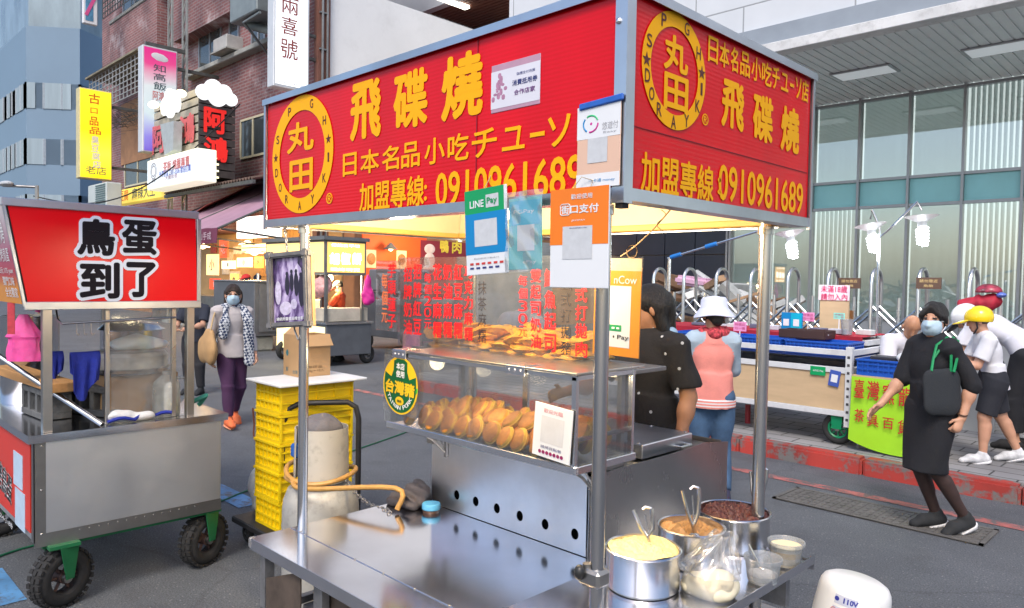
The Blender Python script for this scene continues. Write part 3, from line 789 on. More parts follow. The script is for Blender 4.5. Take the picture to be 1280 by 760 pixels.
# ================================================================== THE RED SNACK STALL
STEEL = steel('steel', (.80, .81, .84), .24, (1, 1, 30), .2, .03)
STEELX = steel('steel_plate', (.82, .83, .86), .31, (20, 1, 1), .25, .035)
STEELTOP = steel('steel_top', (.86, .86, .90), .14, (1, 12, 1), .16, .018)
STEELD = steel('steel_dull', (.42, .41, .40), .38, (1, 1, 20), .4, .08)
POLE = steel('steel_pole', (.66, .65, .64), .2, (3, 3, 3), .2, .02)
FLASH = steel('flashing', (.58, .62, .68), .36, (20, 1, 1), .3, .08)
BLACK = mat('black_void', (.006, .006, .007), .9)
RUBBER = mat('rubber', (.02, .02, .021), .8, 0, .4, 20, .3, 60)
YELL = mat('sign_yellow', (.92, .43, .004), .5, 0, .05, 4, 0, 40, 0, None, None, 0, .2)
REDBLK = mat('ring_letter', (.10, .012, .012), .5)
def ribbed(name, col):
    m = bpy.data.materials.new(name); m.use_nodes = True
    n, l = m.node_tree.nodes, m.node_tree.links; b = n['Principled BSDF']; b.inputs['Specular IOR Level'].default_value = .32
    tc = n.new('ShaderNodeTexCoord'); nz = n.new('ShaderNodeTexNoise'); nz.inputs['Scale'].default_value = 4; nz.inputs['Detail'].default_value = 7; mp = n.new('ShaderNodeMapping'); mp.inputs['Scale'].default_value = (1, 1, .22)
    l.new(tc.outputs['Object'], mp.inputs[0]); l.new(mp.outputs[0], nz.inputs['Vector'])
    cr = n.new('ShaderNodeValToRGB'); cr.color_ramp.elements[0].position = .3; cr.color_ramp.elements[1].position = .7
    cr.color_ramp.elements[0].color = (*[x*.80 for x in col], 1); cr.color_ramp.elements[1].color = (*col, 1)
    l.new(nz.outputs['Fac'], cr.inputs[0]); l.new(cr.outputs[0], b.inputs['Base Color'])
    b.inputs['Roughness'].default_value = .3
    wv = n.new('ShaderNodeTexWave'); wv.bands_direction = 'Z'; wv.inputs['Scale'].default_value = 26; l.new(tc.outputs['Object'], wv.inputs['Vector'])
    bp = n.new('ShaderNodeBump'); bp.inputs['Strength'].default_value = .10; bp.inputs['Distance'].default_value = .003
    l.new(wv.outputs['Color'], bp.inputs['Height']); l.new(bp.outputs[0], b.inputs['Normal'])
    return m
REDS = ribbed('sign_red', (.72, .0, .008))
INNER = mat('canopy_inner', (.66, .57, .42), .5, 0, .15, 1.5, 0, 40, .1)
WOODY = mat('beam_yellow', (.70, .42, .12), .5, 0, .15, 3)

CX0, CX1, CYF, CYB, ZC0, ZC1 = -2.925, -1.095, 1.485, 2.56, 1.905, 2.425
stall = thing('snack_stall', 'stainless steel snack stall under a red canopy of yellow lettered signs, nearest in the picture', 'food stall', (-1.95, 1.95, 0))
X3, Y3, Z3 = Vector((1, 0, 0)), Vector((0, 1, 0)), Vector((0, 0, 1))
sf = MB().bb((CX0+.008, CYF, ZC0+.028), (CX1-.008, CYF+.006, ZC1-.004)).build('sign_board', REDS, stall)
sr = MB().bb((CX1-.006, CYF+.014, ZC0+.028), (CX1, CYB-.008, ZC1-.004)).build('sign_board', REDS, stall)
MB().bb((CX0+.008, CYB-.006, ZC0+.028), (CX1-.008, CYB, ZC1-.004)).build('sign_board', REDS, stall)
MB().bb((CX0, CYF+.008, ZC0+.028), (CX0+.006, CYB-.008, ZC1-.004)).build('sign_board', REDS, stall)
# flashing strips, corner posts, roof
b = MB()
b.bb((CX0-.012, CYF-.012, ZC1-.006), (CX1+.012, CYB+.012, ZC1+.006), .003)
b.bb((CX0-.014, CYF-.016, ZC1-.02), (CX1+.014, CYF-.013, ZC1+.004))
b.bb((CX1+.013, CYF-.014, ZC1-.02), (CX1+.016, CYB+.014, ZC1+.004))
b.build('roof', FLASH, stall)
b = MB()
b.bb((CX0, CYF-.006, ZC0-.004), (CX1-.03, CYF-.002, ZC0+.027)); b.bb((CX0, CYF-.002, ZC0-.004), (CX1-.03, CYF+.05, ZC0))
b.bb((CX1+.002, CYF+.03, ZC0-.004), (CX1+.006, CYB, ZC0+.027)); b.bb((CX1-.05, CYF+.03, ZC0-.004), (CX1+.002, CYB, ZC0))
b.bb((CX0, CYB+.002, ZC0-.004), (CX1, CYB+.006, ZC0+.027)); b.bb((CX0-.006, CYF, ZC0-.004), (CX0-.002, CYB, ZC0+.027))
b.build('edge_trim', FLASH, stall)
for (sx, sy, dx, dy) in ((CX1, CYF, -1, 1), (CX1, CYB, -1, -1), (CX0, CYF, 1, 1), (CX0, CYB, 1, -1)):
    b = MB(); wc = .026 if (sx, sy) == (CX1, CYF) else .006
    b.bb((sx-dx*.010, sy-dy*.010, ZC0-.012), (sx+dx*wc, sy-dy*.006, ZC1-.01)); b.bb((sx-dx*.010, sy-dy*.006, ZC0-.012), (sx-dx*.006, sy+dy*wc, ZC1-.01))
    cp = b.build('corner_strip', FLASH, stall)
    if wc > .01:
        q = MB()
        for z_ in (ZC1-.09, ZC0+.075): q.sphere((sx+dx*.016, sy-dy*.012, z_), .008, (1, .6, 1), 10)
        q.build('rivet', STEEL, cp)
        MB().bb((sx-.02, sy-.004, ZC0-.024), (sx+.004, sy+.02, ZC0-.010)).build('end_plug', RUBBER, cp)
b = MB(); b.bb((CX0+.012, CYF+.012, ZC1-.06), (CX1-.012, CYB-.012, ZC1-.05)); b.build('ceiling', INNER, stall)
b = MB()
b.bb((CX0+.012, CYB-.012, ZC0+.02), (CX1-.012, CYB-.008, ZC1-.062)); b.bb((CX0+.010, CYF+.02, ZC0+.02), (CX0+.014, CYB-.015, ZC1-.062))
b.bb((CX1-.014, CYF+.02, ZC0+.02), (CX1-.010, CYB-.015, ZC1-.062)); b.bb((CX0+.02, CYF+.008, ZC0+.02), (CX1-.02, CYF+.012, ZC1-.062))
b.build('lining', INNER, stall)
b = MB()
b.bb((CX0+.02, CYB-.045, ZC0+.002), (CX1-.02, CYB-.013, ZC0+.028), .004); b.bb((CX0+.02, CYF+.055, ZC0+.002), (CX1-.06, CYF+.085, ZC0+.026), .004)
b.bb((CX0+.02, CYF+.1, ZC0+.002), (CX0+.05, CYB-.05, ZC0+.026), .004); b.bb((CX1-.08, CYF+.1, ZC0+.002), (CX1-.052, CYB-.05, ZC0+.026), .004)
b.bb((CX0+.05, 1.98, ZC0+.15), (CX1-.08, 2.01, ZC0+.18), .004)
b.build('canopy_beam', WOODY, stall)
# lamp under the canopy
lb = MB(); lb.cyl((-2.0, 1.995, ZC0+.145), (-2.0, 1.995, ZC0+.10), .02); lf = lb.build('lamp_holder', mat('white_plastic', (.78, .78, .76), .4, 0, .05), stall)
MB().sphere((-2.0, 1.995, ZC0+.065), .036, (1, 1, 1.15)).build('bulb', glow('bulb_warm', (1, .72, .34), 14), lf)
for (lx, ly, e_) in ((-2.3, 1.72, 26), (-1.7, 1.72, 22)):
    L = bpy.data.lights.new('canopy_lamp', 'POINT'); L.energy = e_; L.color = (1, .80, .52); L.shadow_soft_size = .06
    lo = bpy.data.objects.new('canopy_lamp', L); COL.objects.link(lo); lo.location = (lx, ly, ZC0+.02)

# --- writing on the front and right signs
def sign_texts(par, fn, xd, ring, rx, ry, ring_mat, ringtxt, texts, Rm=YELL):
    c = fn(*ring); W = (fn(ring[0]+rx, ring[1])-fn(ring[0]-rx, ring[1])).length/2; H = (fn(ring[0], ring[1]+ry)-fn(ring[0], ring[1]-ry)).length/2
    xd = Vector(xd); n_ = xd.cross(Z3); org = c+n_*.002
    me = MB(); N = 64; kk = .745
    for i in range(N):
        t0, t1 = 2*math.pi*i/N, 2*math.pi*(i+1)/N
        P = [org+xd*(W*k*math.cos(t))+Z3*(H*k*math.sin(t)) for k, t in ((1, t0), (1, t1), (kk, t1), (kk, t0))]
        me.poly([P[3], P[2], P[1], P[0]])
    bmesh.ops.remove_doubles(me.bm, verts=me.bm.verts[:], dist=1e-5)
    me.build('ring_mark', YELL, par)
    it = []
    for ch, a in (('S', -67), ('P', -27), ('G', 22), ('H', 57), ('★', 79), ('I', 99), ('K', 122), ('Y', 154), ('A', 182), ('R', 213), ('O', 234), ('D', 254), ('★', 272)):
        t = R(90-a); m_ = (1+kk)/2
        sz = .034 if ch != '★' else .036
        it.append((ch, c+xd*(W*m_*math.cos(t))+Z3*(H*m_*math.sin(t)), sz*(.3 if ch == 'I' else .68 if ch != '★' else 1), sz))
    letters(it, REDBLK, par, xd, Z3, 'ring_lettering', .0028, .012)
    letters(texts[0], YELL, par, xd, Z3, 'lettering', .0012, .034)
    letters(texts[1], YELL, par, xd, Z3, 'lettering', .0012, .018)
def fbox(s_, x0, y0, x1, y1, fn, spin=0.):
    cx, cy = (x0+x1)/2, (y0+y1)/2
    return (s_, fn(cx, cy), (fn(x1, cy)-fn(x0, cy)).length, (fn(cx, y1)-fn(cx, y0)).length) if not spin else (s_, fn(cx, cy), (fn(x1, cy)-fn(x0, cy)).length, (fn(cx, y1)-fn(cx, y0)).length, spin)
fF = lambda x, y: AY(x, y, CYF-.001)
fR = lambda x, y: AX(x, y, CX1+.001)
z_line = [fF(437, 205).z, fF(700, 172).z]
def rowF(s_, xs, yc0, yc1, h, fn):
    """separate characters along a row: xs pixel edges, heights h in metres"""
    out = []
    for ch, (a, c) in zip(s_, xs):
        t = ((a+c)/2-xs[0][0])/(xs[-1][1]-xs[0][0]); y = yc0+(yc1-yc0)*t; P = fn((a+c)/2, y)
        out.append((ch, P, (fn(c, y)-fn(a, y)).length, h*(.16 if ch in 'ー' else .8 if ch in 'ュユ' else 1)))
    return out
row2 = rowF('日本名品小吃チユーソ店', [(429, 446), (451, 474), (478, 499), (502, 525), (531, 556), (560, 586), (590, 621), (628, 656), (663, 681), (685, 713), (722, 752)], 207, 155, .082, fF)
sign_texts(sf, fF, X3, (377, 193), 37.5, 73.5, YELL, None,
    ([fbox('丸', 359, 152, 392, 190, fF), fbox('田', 362, 199, 391, 239, fF), fbox('飛', 438, 101, 476, 174, fF), fbox('碟', 492, 88, 534, 160, fF), fbox('燒', 552, 66, 603, 148, fF)],
     row2+[fbox('加盟專線', 448, 224, 528, 261, fF), ('0910961689', fF(628, 229), (fF(718, 229)-fF(538, 229)).length, .107), fbox(':', 530.5, 231, 534, 251, fF), fbox('®', 408, 241, 416, 255, fF)]))
row3 = rowF('日本名品小吃チユーソ店', [(885, 897), (899, 911), (913, 922), (925, 937), (939, 951), (952, 964), (965, 974), (976, 985), (987, 992), (994, 1001), (1002, 1010)], 60, 116, .072, fR)
sign_texts(sr, fR, Y3, (843.5, 89.5), 39, 73.5, YELL, None,
    ([fbox('丸', 830, 45, 860, 91, fR), fbox('田', 830, 94, 860, 140, fR), fbox('飛', 902, 102, 930, 162, fR), fbox('碟', 941, 119, 966, 178, fR), fbox('燒', 976, 134, 999, 191, fR)],
     row3+[fbox('加盟專線', 804, 199, 894, 247, fR), ('0910961689', fR(955, 239), (fR(1007, 239)-fR(903, 239)).length, .105), fbox(':', 896.5, 222, 900.5, 243, fR), fbox('®', 877, 142, 885, 157, fR)]))
# worn seam lines on the red boards
MB().bb((-1.63, CYF-.002, ZC0+.03), (-1.626, CYF-.0008, ZC1-.02)).build('seam', mat('seam_dark', (.25, .0, .01), .5), sf)
MB().bb((CX1+.0008, CYF+.03, 2.085), (CX1+.002, CYB-.02, 2.0875)).build('seam', mat('seam_dark', (.25, .0, .01), .5), sr)

# --- posts
ZT = .65
for (x, y, zb_, r_) in ((-2.737, 1.556, ZT, .020), (-1.205, 1.556, .02, .0195), (-1.215, 2.495, .02, .0225), (-2.74, 2.50, .02, .018)):
    b = MB().cyl((x, y, zb_), (x, y, ZC0+.03), r_, n=24); b.cyl((x, y, ZC0-.03), (x, y, ZC0-.004), r_+.006, n=24)
    po = b.build('post', POLE, stall)
    if x == -1.205:
        MB().cyl((x-.024, y-.012, .885), (x-.024, y-.012, .945), .012).bb((x-.045, y-.03, .89), (x+.028, y+.026, .935), .008).build('clamp', STEELD, po)
        MB().sphere((x-.03, y-.035, .925), .016, (1, 1, 1.3)).build('clamp_knob', mat('black_knob', (.02, .02, .02), .35), po)
# --- table, tray, frame
TX0, TX1, TY0, CY = -2.80, -1.24, 1.362, 2.187
b = MB(); b.bb((TX0, TY0, ZT-.004), (TX1, CY, ZT)); b.bb((TX0, TY0-.003, ZT-.045), (TX1, TY0, ZT-.0005)); b.bb((TX0-.003, TY0, ZT-.045), (TX0, CY, ZT-.0005)); b.bb((TX0, CY-.03, ZT-.045), (TX1, CY, ZT-.005))
tt = b.build('table_top', STEELTOP, stall)
b = MB(); b.bb((TX0, 1.535, ZT+.0002), (TX1, 1.539, ZT+.0026), .001); b.build('fold_seam', STEEL, tt)
b = MB()
for i in range(9): b.sphere((TX0+.12+i*.18, 1.537, ZT+.002), .005, (1, 1, .5), 8)
b.build('seam_screw', STEELD, tt)
MB().bb((TX0-.008, TY0-.006, ZT-.04), (TX0+.012, TY0+.02, ZT+.0012), .004).build('tape', clear('tape_clear', (1, 1, 1), .2, .2, .85, .35, (.6, .6, .62)), tt)
FR = mat('frame_tube', (.30, .30, .31), .45, .7, .25, 8, 0, 40, .3)
b = MB()
for (x, y) in ((TX0+.045, TY0+.05), (TX1-.1, TY0+.05)): b.bb((x-.02, y-.02, .02), (x+.02, y+.02, ZT-.046))
for (x, y) in ((TX0+.3, CY-.1), (-1.8, 3.1), (-2.6, 3.1), (-1.8, 2.25)): b.bb((x-.02, y-.02, .02), (x+.02, y+.02, .64))
b.bb((TX0+.03, TY0+.03, .34), (TX1-.08, TY0+.06, .37)); b.bb((TX0+.03, TY0+.06, .34), (TX0+.06, CY-.1, .37)); b.bb((TX0+.065, TY0+.2, .30), (TX1-.1, CY+.8, .34))
fr = b.build('frame', FR, stall)
RUST = mat('rusty_plate', (.10, .075, .06), .7, .3, .4, 8, .2, 30)
b = MB(); b.prism([(TX0+.075, TY0+.03, .34), (TX0+.075, TY0+.03, .50), (TX0+.34, TY0+.03, .60), (TX0+.34, TY0+.03, .34)], (0, .006, 0)); b.bb((TX0+.35, TY0+.09, .36), (TX0+.60, TY0+.11, .6)); b.bb((TX0+.7, TY0+.15, .36), (TX1-.12, TY0+.17, .6))
b.build('brace_plate', RUST, stall)
b = MB(); b.bb((TX0+.40, TY0+.05, .30), (TX0+.46, TY0+.08, .6)); b.bb((TX0+.27, TY0+.2, .05), (TX0+.42, TY0+.55, .55), .01); b.build('brace_post', FR, stall)
for (x, y) in ((TX0+.045, TY0+.05), (TX1-.1, TY0+.05), (-1.8, 3.1), (-2.6, 3.1)): MB().cyl((x, y, 0), (x, y, .03), .03).build('foot', RUBBER, stall)
# pot tray on the right
b = MB(); TZ = .745; b.bb((-1.50, 1.50, TZ-.006), (-1.03, 2.545, TZ)); b.bb((-1.03, 1.50, TZ-.006), (-1.027, 2.545, TZ+.024)); b.bb((-1.50, 1.497, TZ-.03), (-1.03, 1.50, TZ+.005)); b.bb((-1.50, 2.545, TZ-.03), (-1.03, 2.548, TZ+.005))
b.build('pot_tray', STEELTOP, stall)
b = MB(); b.bb((-1.48, 1.56, .6), (-1.08, 1.59, .738)); b.bb((-1.48, 2.44, .6), (-1.08, 2.47, .738)); b.build('tray_bracket', FR, stall)
# counter: front plate with six round vent holes, body, side plate
hz = [(-2.494, .728), (-2.367, .727), (-2.234, .727), (-2.098, .727), (-1.957, .727), (-1.803, .727)]
cb = plate([(-2.672, ZT+.003), (-1.748, ZT+.003), (-1.748, 1.0), (-2.672, 1.0)], [(x, z, .0185, .0215) for x, z in hz], .003, STEELX, 'front_plate', stall, (0, CY, 0), X3, Z3)
b = MB(); b.bb((-2.672, CY+.004, ZT+.003), (-2.669, 3.2, .955)); b.bb((-2.669, 3.197, ZT+.003), (-1.752, 3.2, .955)); b.bb((-2.669, CY+.004, .62), (-1.752, 3.197, .64))
b.bb((-2.669, CY+.22, .90), (-1.752, 3.19, .935)); b.bb((-2.669, CY+.05, .96), (-1.752, CY+.24, .975))
body = b.build('counter_body', STEELD, stall)
MB().bb((-2.66, CY+.06, .66), (-1.76, 3.18, .88)).build('burner_box', BLACK, stall)
ys = [2.19, 2.30, 3.0, 3.265]; zt_ = [.955, .960, .971, .945]
def sidep(u, v):
    y = 2.19+1.065*u; zt2 = .957+.014*min(1, u*1.3)-(.03*max(0, (u-.78)/.22)); z = .62+(zt2-.62)*v
    return (-1.744+.012*math.sin(u*3.1)*v+.004*math.sin(u*9+v*3), y, z)
MB().sheet(sidep, 40, 12, .003).build('side_plate', steel('side_steel', (.5, .49, .48), .26, (1, 30, 1), .3, .04), stall)
# griddle lid box and round cooking well on the counter
LX0, LX1, LY0, LY1, LZ = -2.42, -1.80, 2.62, 3.02, .945
lid = MB().bb((LX0, LY0, LZ), (LX1, LY1, LZ+.062), .004).build('griddle_lid', STEELX, stall)
q = MB()
for i in range(4):
    for y in (LY0+.015, LY1-.015): q.sphere((LX0+.03+i*(LX1-LX0-.06)/3, y, LZ+.063), .006, (1, 1, .6), 8)
q.build('lid_rivet', POLE, lid)
MB().tube([(LX1, LY1-.14, LZ+.02), (LX1+.03, LY1-.14, LZ+.02), (LX1+.03, LY1-.06, LZ+.02), (LX1, LY1-.06, LZ+.02)], .006, 8).build('lid_handle', POLE, lid)
wl = MB(); wc = AZ(793, 572, .945); wc = Vector((-1.90, 2.47, .94))
wl.lathe([(.085, 0), (.085, .012), (.075, .014), (.07, -.02), (0, -.025)], wc); wl.build('cooking_well', STEELD, stall)
MB().tube([wc+Vector((.02, .02, 0)), wc+Vector((.06, -.09, .05)), wc+Vector((.075, -.11, .04))], .004, 6).build('spatula', POLE, stall)
# --- glass case
GX0, GX1, GY0, GY1, GZ0, GZ1 = -2.79, -1.665, 2.02, 2.36, 1.035, 1.365
GLASS = clear('case_glass', (.96, .97, .97), .09, .03, .97, .025, (.75, .75, .75))
case = MB(); case.bb((GX0, GY0-.012, GZ0-.022), (GX1+.008, GY0-.002, GZ0+.006), .002); case.bb((GX0, GY0-.002, GZ0-.012), (GX1, GY1, GZ0-.004)); case.bb((GX1-.002, GY0-.002, GZ0-.022), (GX1+.008, GY1+.01, GZ0+.006), .002)
case.build('case_shelf', STEEL, stall)
b = MB()
for (x, y, sx, sy) in ((GX1-.012, GY0, .02, .016), (GX1-.012, GY1, .018, .016), (GX0+.17, GY1, .03, .014), (GX0+.55, GY1, .03, .014)):
    b.bb((x-sx/2, y-sy/2, GZ0), (x+sx/2, y+sy/2, GZ1-.006))
b.bb((GX0+.05, GY0-.008, GZ1-.018), (GX1+.006, GY0+.006, GZ1-.002)); b.bb((GX1-.018, GY0, GZ1-.018), (GX1-.004, GY1, GZ1-.002)); b.bb((GX0+.1, GY1-.006, GZ1-.02), (GX1, GY1+.006, GZ1-.004)); b.bb((GX1-.016, GY0+.02, GZ0+.09), (GX1-.008, GY1, GZ0+.105))
b.build('case_frame', STEEL, stall)
MB().bb((GX0-.03, GY0-.004, GZ0+.004), (GX1-.024, GY0-.0015, GZ1+.01)).build('case_pane', GLASS, stall)
MB().bb((GX1-.005, GY0+.012, GZ0+.004), (GX1-.003, GY1-.01, GZ1-.02)).build('case_pane', GLASS, stall)
MB().bb((GX0+.10, GY1-.003, GZ0+.004), (GX1-.02, GY1-.001, GZ1-.02)).build('case_pane', GLASS, stall)
b = MB(); b.bb((GX0+.09, GY0-.014, GZ1), (GX1+.004, GY1+.06, GZ1+.010), .002); lidc = b.build('case_lid', steel('lid_steel', (.6, .58, .54), .3, (20, 1, 1), .35, .1), stall)
b = MB()
for (x, w_) in ((GX0+.10, .10), (-1.96, .10)):
    b.bb((x-w_/2, GY0-.02, GZ1-.026), (x+w_/2, GY0-.0145, GZ1+.011), .002); b.bb((x-w_/2, GY0-.0145, GZ1+.011), (x+w_/2, GY0+.07, GZ1+.0135))
    for k in (-.03, 0, .03): b.sphere((x+k, GY0-.021, GZ1-.006), .005, (1, .6, 1), 8)
b.build('hinge', STEEL, lidc)
b = MB()
for x in (-2.56, GX1-.03):
    b.bb((x-.008, CY-.018, GZ0-.145), (x+.008, CY-.004, GZ0-.014)); b.tube([(x, GY0+.01, GZ0-.016), (x, GY0+.07, GZ0-.05), (x, CY-.02, GZ0-.12)], .006, 6); b.tube([(x-.16, CY-.01, GZ0-.018), (x-.05, CY-.012, GZ0-.06), (x, CY-.012, GZ0-.115)], .005, 6)
b.bb((-2.69, CY-.02, GZ0-.10), (-2.64, CY+.1, GZ0-.013))
b.build('shelf_bracket', STEELD, stall)
# ledge with the waffle cakes
LED = MB(); LY = 2.30; lz = AY(640, 449, LY).z
lx0, lx1 = AY(515, 432, LY).x, AY(772, 458, LY).x
LED.bb((lx0, LY, lz-.018), (lx1, LY+.34, lz), .003); LED.bb((lx0, LY-.004, lz-.02), (lx1, LY, lz+.006))
for (x, y) in ((lx0+.06, LY+.05), (lx1-.12, LY+.05), (lx0+.06, LY+.30), (lx1-.2, LY+.30)): LED.bb((x-.012, y-.012, .94 if y > 2.5 else GZ1+.01), (x+.012, y+.012, lz-.018))
LED.build('ledge', STEELD, stall)

# ---------------- things on the stall
def cakemats():
    return [mat('cake_crust', (.96, .50, .045), .5, 0, .3, 30, .3, 90), mat('cake_face', (.66, .25, .03), .6, 0, .35, 25, .4, 80), mat('cake_pale', (.95, .56, .07), .55, 0, .2, 40)]
CM = cakemats()
for m_ in CM:
    n_, l_ = m_.node_tree.nodes, m_.node_tree.links; bs_ = n_['Principled BSDF']; src = bs_.inputs['Base Color'].links[0].from_socket; h_ = n_.new('ShaderNodeHueSaturation'); oi = n_.new('ShaderNodeObjectInfo'); mr_ = n_.new('ShaderNodeMapRange'); mr_.inputs[3].default_value = .62; mr_.inputs[4].default_value = 1.1
    l_.new(oi.outputs['Random'], mr_.inputs[0]); l_.new(mr_.outputs[0], h_.inputs['Value']); l_.new(src, h_.inputs['Color']); l_.new(h_.outputs[0], bs_.inputs['Base Color'])
def make_cake():
    b = MB(); r, h = .046, .036
    prof = [(0, -h/2), (r*.80, -h/2), (r*.93, -h/2+.004)]
    b.slot = 1; b.lathe(prof, n=22); b.slot = 0
    b.lathe([(r*.93, -h/2+.004), (r, -h/2+.010), (r*1.0, -.002)], n=22); b.slot = 2; b.lathe([(r, -.002), (r*1.09, 0), (r*1.09, .003), (r, .004)], n=22)
    b.slot = 0; b.lathe([(r, .004), (r, h/2-.010), (r*.93, h/2-.004)], n=22); b.slot = 1; b.lathe([(r*.93, h/2-.004), (r*.8, h/2), (0, h/2)], n=22)
    for v in b.bm.verts: v.co += Vector((random.uniform(-1, 1), random.uniform(-1, 1), random.uniform(-1, 1)))*.0006
    bmesh.ops.remove_doubles(b.bm, verts=b.bm.verts[:], dist=.0001)
    for v in b.bm.verts:
        a = math.atan2(v.co.y, v.co.x); v.co.x *= 1+.03*math.sin(3*a+1); v.co.y *= 1+.03*math.cos(2*a)
    return b.build('wheel_cake', CM, None, (0, 0, 0), smooth=50)
cake = make_cake(); n_c = 0
G_C = 'wheel cakes heaped in the glass case'
def putcake(x, y, z, ax, spin=0):
    global n_c
    o = cake if n_c == 0 else cake.copy()
    if n_c: COL.objects.link(o)
    n_c += 1
    o.location = (x, y, z); o.rotation_euler = (Vector(ax).to_track_quat('Z', 'Y') @ Matrix.Rotation(spin, 3, 'Z').to_quaternion()).to_euler()
    setp(o, 'golden round filled cake lying in the heap behind the glass', 'cake', G_C); o.name = 'wheel_cake'
rr_ = random.Random(4)
for row in range(6):
    for i in range(12):
        x = GX0+.13+i*.086+(.04 if row % 2 else 0)+rr_.uniform(-.012, .012); y = 2.055+row*.042+rr_.uniform(-.006, .006)
        if x < GX1-.06: putcake(x, y, GZ0+.044+row*.004+rr_.uniform(-.002, .006), (-.22+rr_.uniform(-.22, .2), -.85, .42+rr_.uniform(-.15, .2)), rr_.random()*6)
for i in range(22):
    x = GX0+.24+rr_.random()*.8; putcake(x, 2.10+rr_.random()*.15, GZ0+.098+rr_.uniform(-.006, .01), (-.3+rr_.uniform(-.3, .3), -.75, .75+rr_.uniform(-.2, .4)), rr_.random()*6)
b = MB(); b.bb((GX0+.3, GY0+.012, GZ1-.012), (GX1-.1, GY0+.028, GZ1-.004)); b.build('glow_strip', glow('strip_fill', (1, .78, .45), 2.5), stall)  # glowing strip added under the lid to brighten the cakes
for lx in (-2.5, -2.2, -1.9):
    L = bpy.data.lights.new('case_fill', 'POINT'); L.energy = 1.5; L.color = (1, .80, .5); L.shadow_soft_size = .04; lo = bpy.data.objects.new('case_fill', L); COL.objects.link(lo); lo.location = (lx, GY0+.035, GZ1-.03)  # unseen fill lights added inside the case for the cakes
# waffles on the ledge
def make_waffle():
    b = MB(); b.slot = 0; b.lathe([(0, -.011), (.04, -.011), (.05, -.004), (.053, 0), (.05, .006), (.04, .011), (0, .012)], n=20)
    b.lathe([(.03, -.003), (.066, -.002), (.068, .0), (.066, .003), (.03, .003)], n=20)
    for v in b.bm.verts:
        a = math.atan2(v.co.y, v.co.x); k = 1+.09*math.sin(3*a+.6)+.05*math.sin(7*a); v.co.x *= k; v.co.y *= k; v.co.z = v.co.z*1.35+.005*math.sin(2*a)
    return b.build('waffle_cake', [mat('waffle_gold', (.95, .44, .02), .5, 0, .25, 30, .3, 90)], None, (0, 0, 0), smooth=50)
wf0 = make_waffle(); k = 0
for lay in range(4):
    for i in range(9):
        for j in range(3):
            if lay > 1 and (i*7+j*3+lay) % 5 < lay-1: continue
            x = lx0+.13+i*.109+(.04 if lay % 2 else 0)+rr_.uniform(-.012, .012); y = LY+.07+j*.095+rr_.uniform(-.015, .015)
            o = wf0 if k == 0 else wf0.copy()
            if k: COL.objects.link(o)
            k += 1; o.location = (x, y, lz+.017+lay*.028+rr_.uniform(0, .006)); o.rotation_euler = (rr_.uniform(-.1, .1)*(1+lay), rr_.uniform(-.1, .1)*(1+lay), rr_.random()*6); o.name = 'waffle_cake'
            setp(o, 'flat golden yellow waffle on the steel ledge above the glass case', 'waffle', 'waffles stacked on the ledge')
# acrylic menu sheets
SHEET = clear('acrylic', (1, 1, 1), .07, .04, .98, .03, (.8, .8, .8))
RED_T = mat('menu_red', (.78, .012, .02), .5, 0, .05); BLK_T = mat('menu_black', (.03, .025, .03), .5); ORG_T = mat('menu_faded', (.85, .22, .08), .5)
YM = 2.24; fM = lambda x, y: AY(x, y, YM)
YM1 = 2.18; fM1 = lambda x, y: AY(x, y, YM1)
A, B_ = fM1(470, 326), fM1(499, 415)
m1 = MB().bb((A.x, YM1, B_.z), (B_.x, YM1+.003, A.z)).build('menu_board', SHEET, None, (A.x, YM1, B_.z), 'clear acrylic menu sheet hanging at the left with two columns of red characters', 'menu board')
letters(vtext('每個元', 481, 340, 405, 8, fM1), ORG_T, m1, X3, Z3, 'lettering', .002, .01)
letters(vtext('芋頭蓮子', 490, 328, 412, 11, fM1), RED_T, m1, X3, Z3, 'lettering', .002, .018)
A, B_ = fM(498, 322), fM(742, 452)
m2 = MB().bb((A.x, YM, lz+.008), (B_.x, YM+.003, A.z)).build('menu_board', SHEET, None, (A.x, YM, lz+.008), 'long clear acrylic menu sheet with many red vertical columns above the yellow waffles', 'menu board')
it = []
for s_, x, y0, y1, w_ in (('招牌奶油', 510, 332, 420, 11), ('招牌紅豆', 522, 328, 420, 11), ('花生麻糬', 547, 328, 424, 12), ('奶油麻糬', 560, 328, 424, 12), ('紅豆麻糬', 573, 328, 425, 12), ('巧克力麻糬', 586, 330, 427, 11.5),
                         ('雙起司奶油', 670, 334, 437, 14), ('鮪魚起司', 688, 334, 442, 16), ('日式打拋肉', 727, 334, 448, 16)):
    it += vtext(s_, x, y0, y1, w_, fM)
letters(it, RED_T, m2, X3, Z3, 'lettering', .002, .02)
letters(vtext('每個20元', 535, 340, 412, 10, fM)+vtext('每個30元', 654, 343, 422, 12, fM), RED_T, m2, X3, Z3, 'price_lettering', .002, .004)
letters(vtext('抹茶麻糬', 603, 350, 430, 11, fM)+vtext('日式打拋豬', 708, 344, 445, 14, fM), BLK_T, m2, X3, Z3, 'black_lettering', .002, -.002)

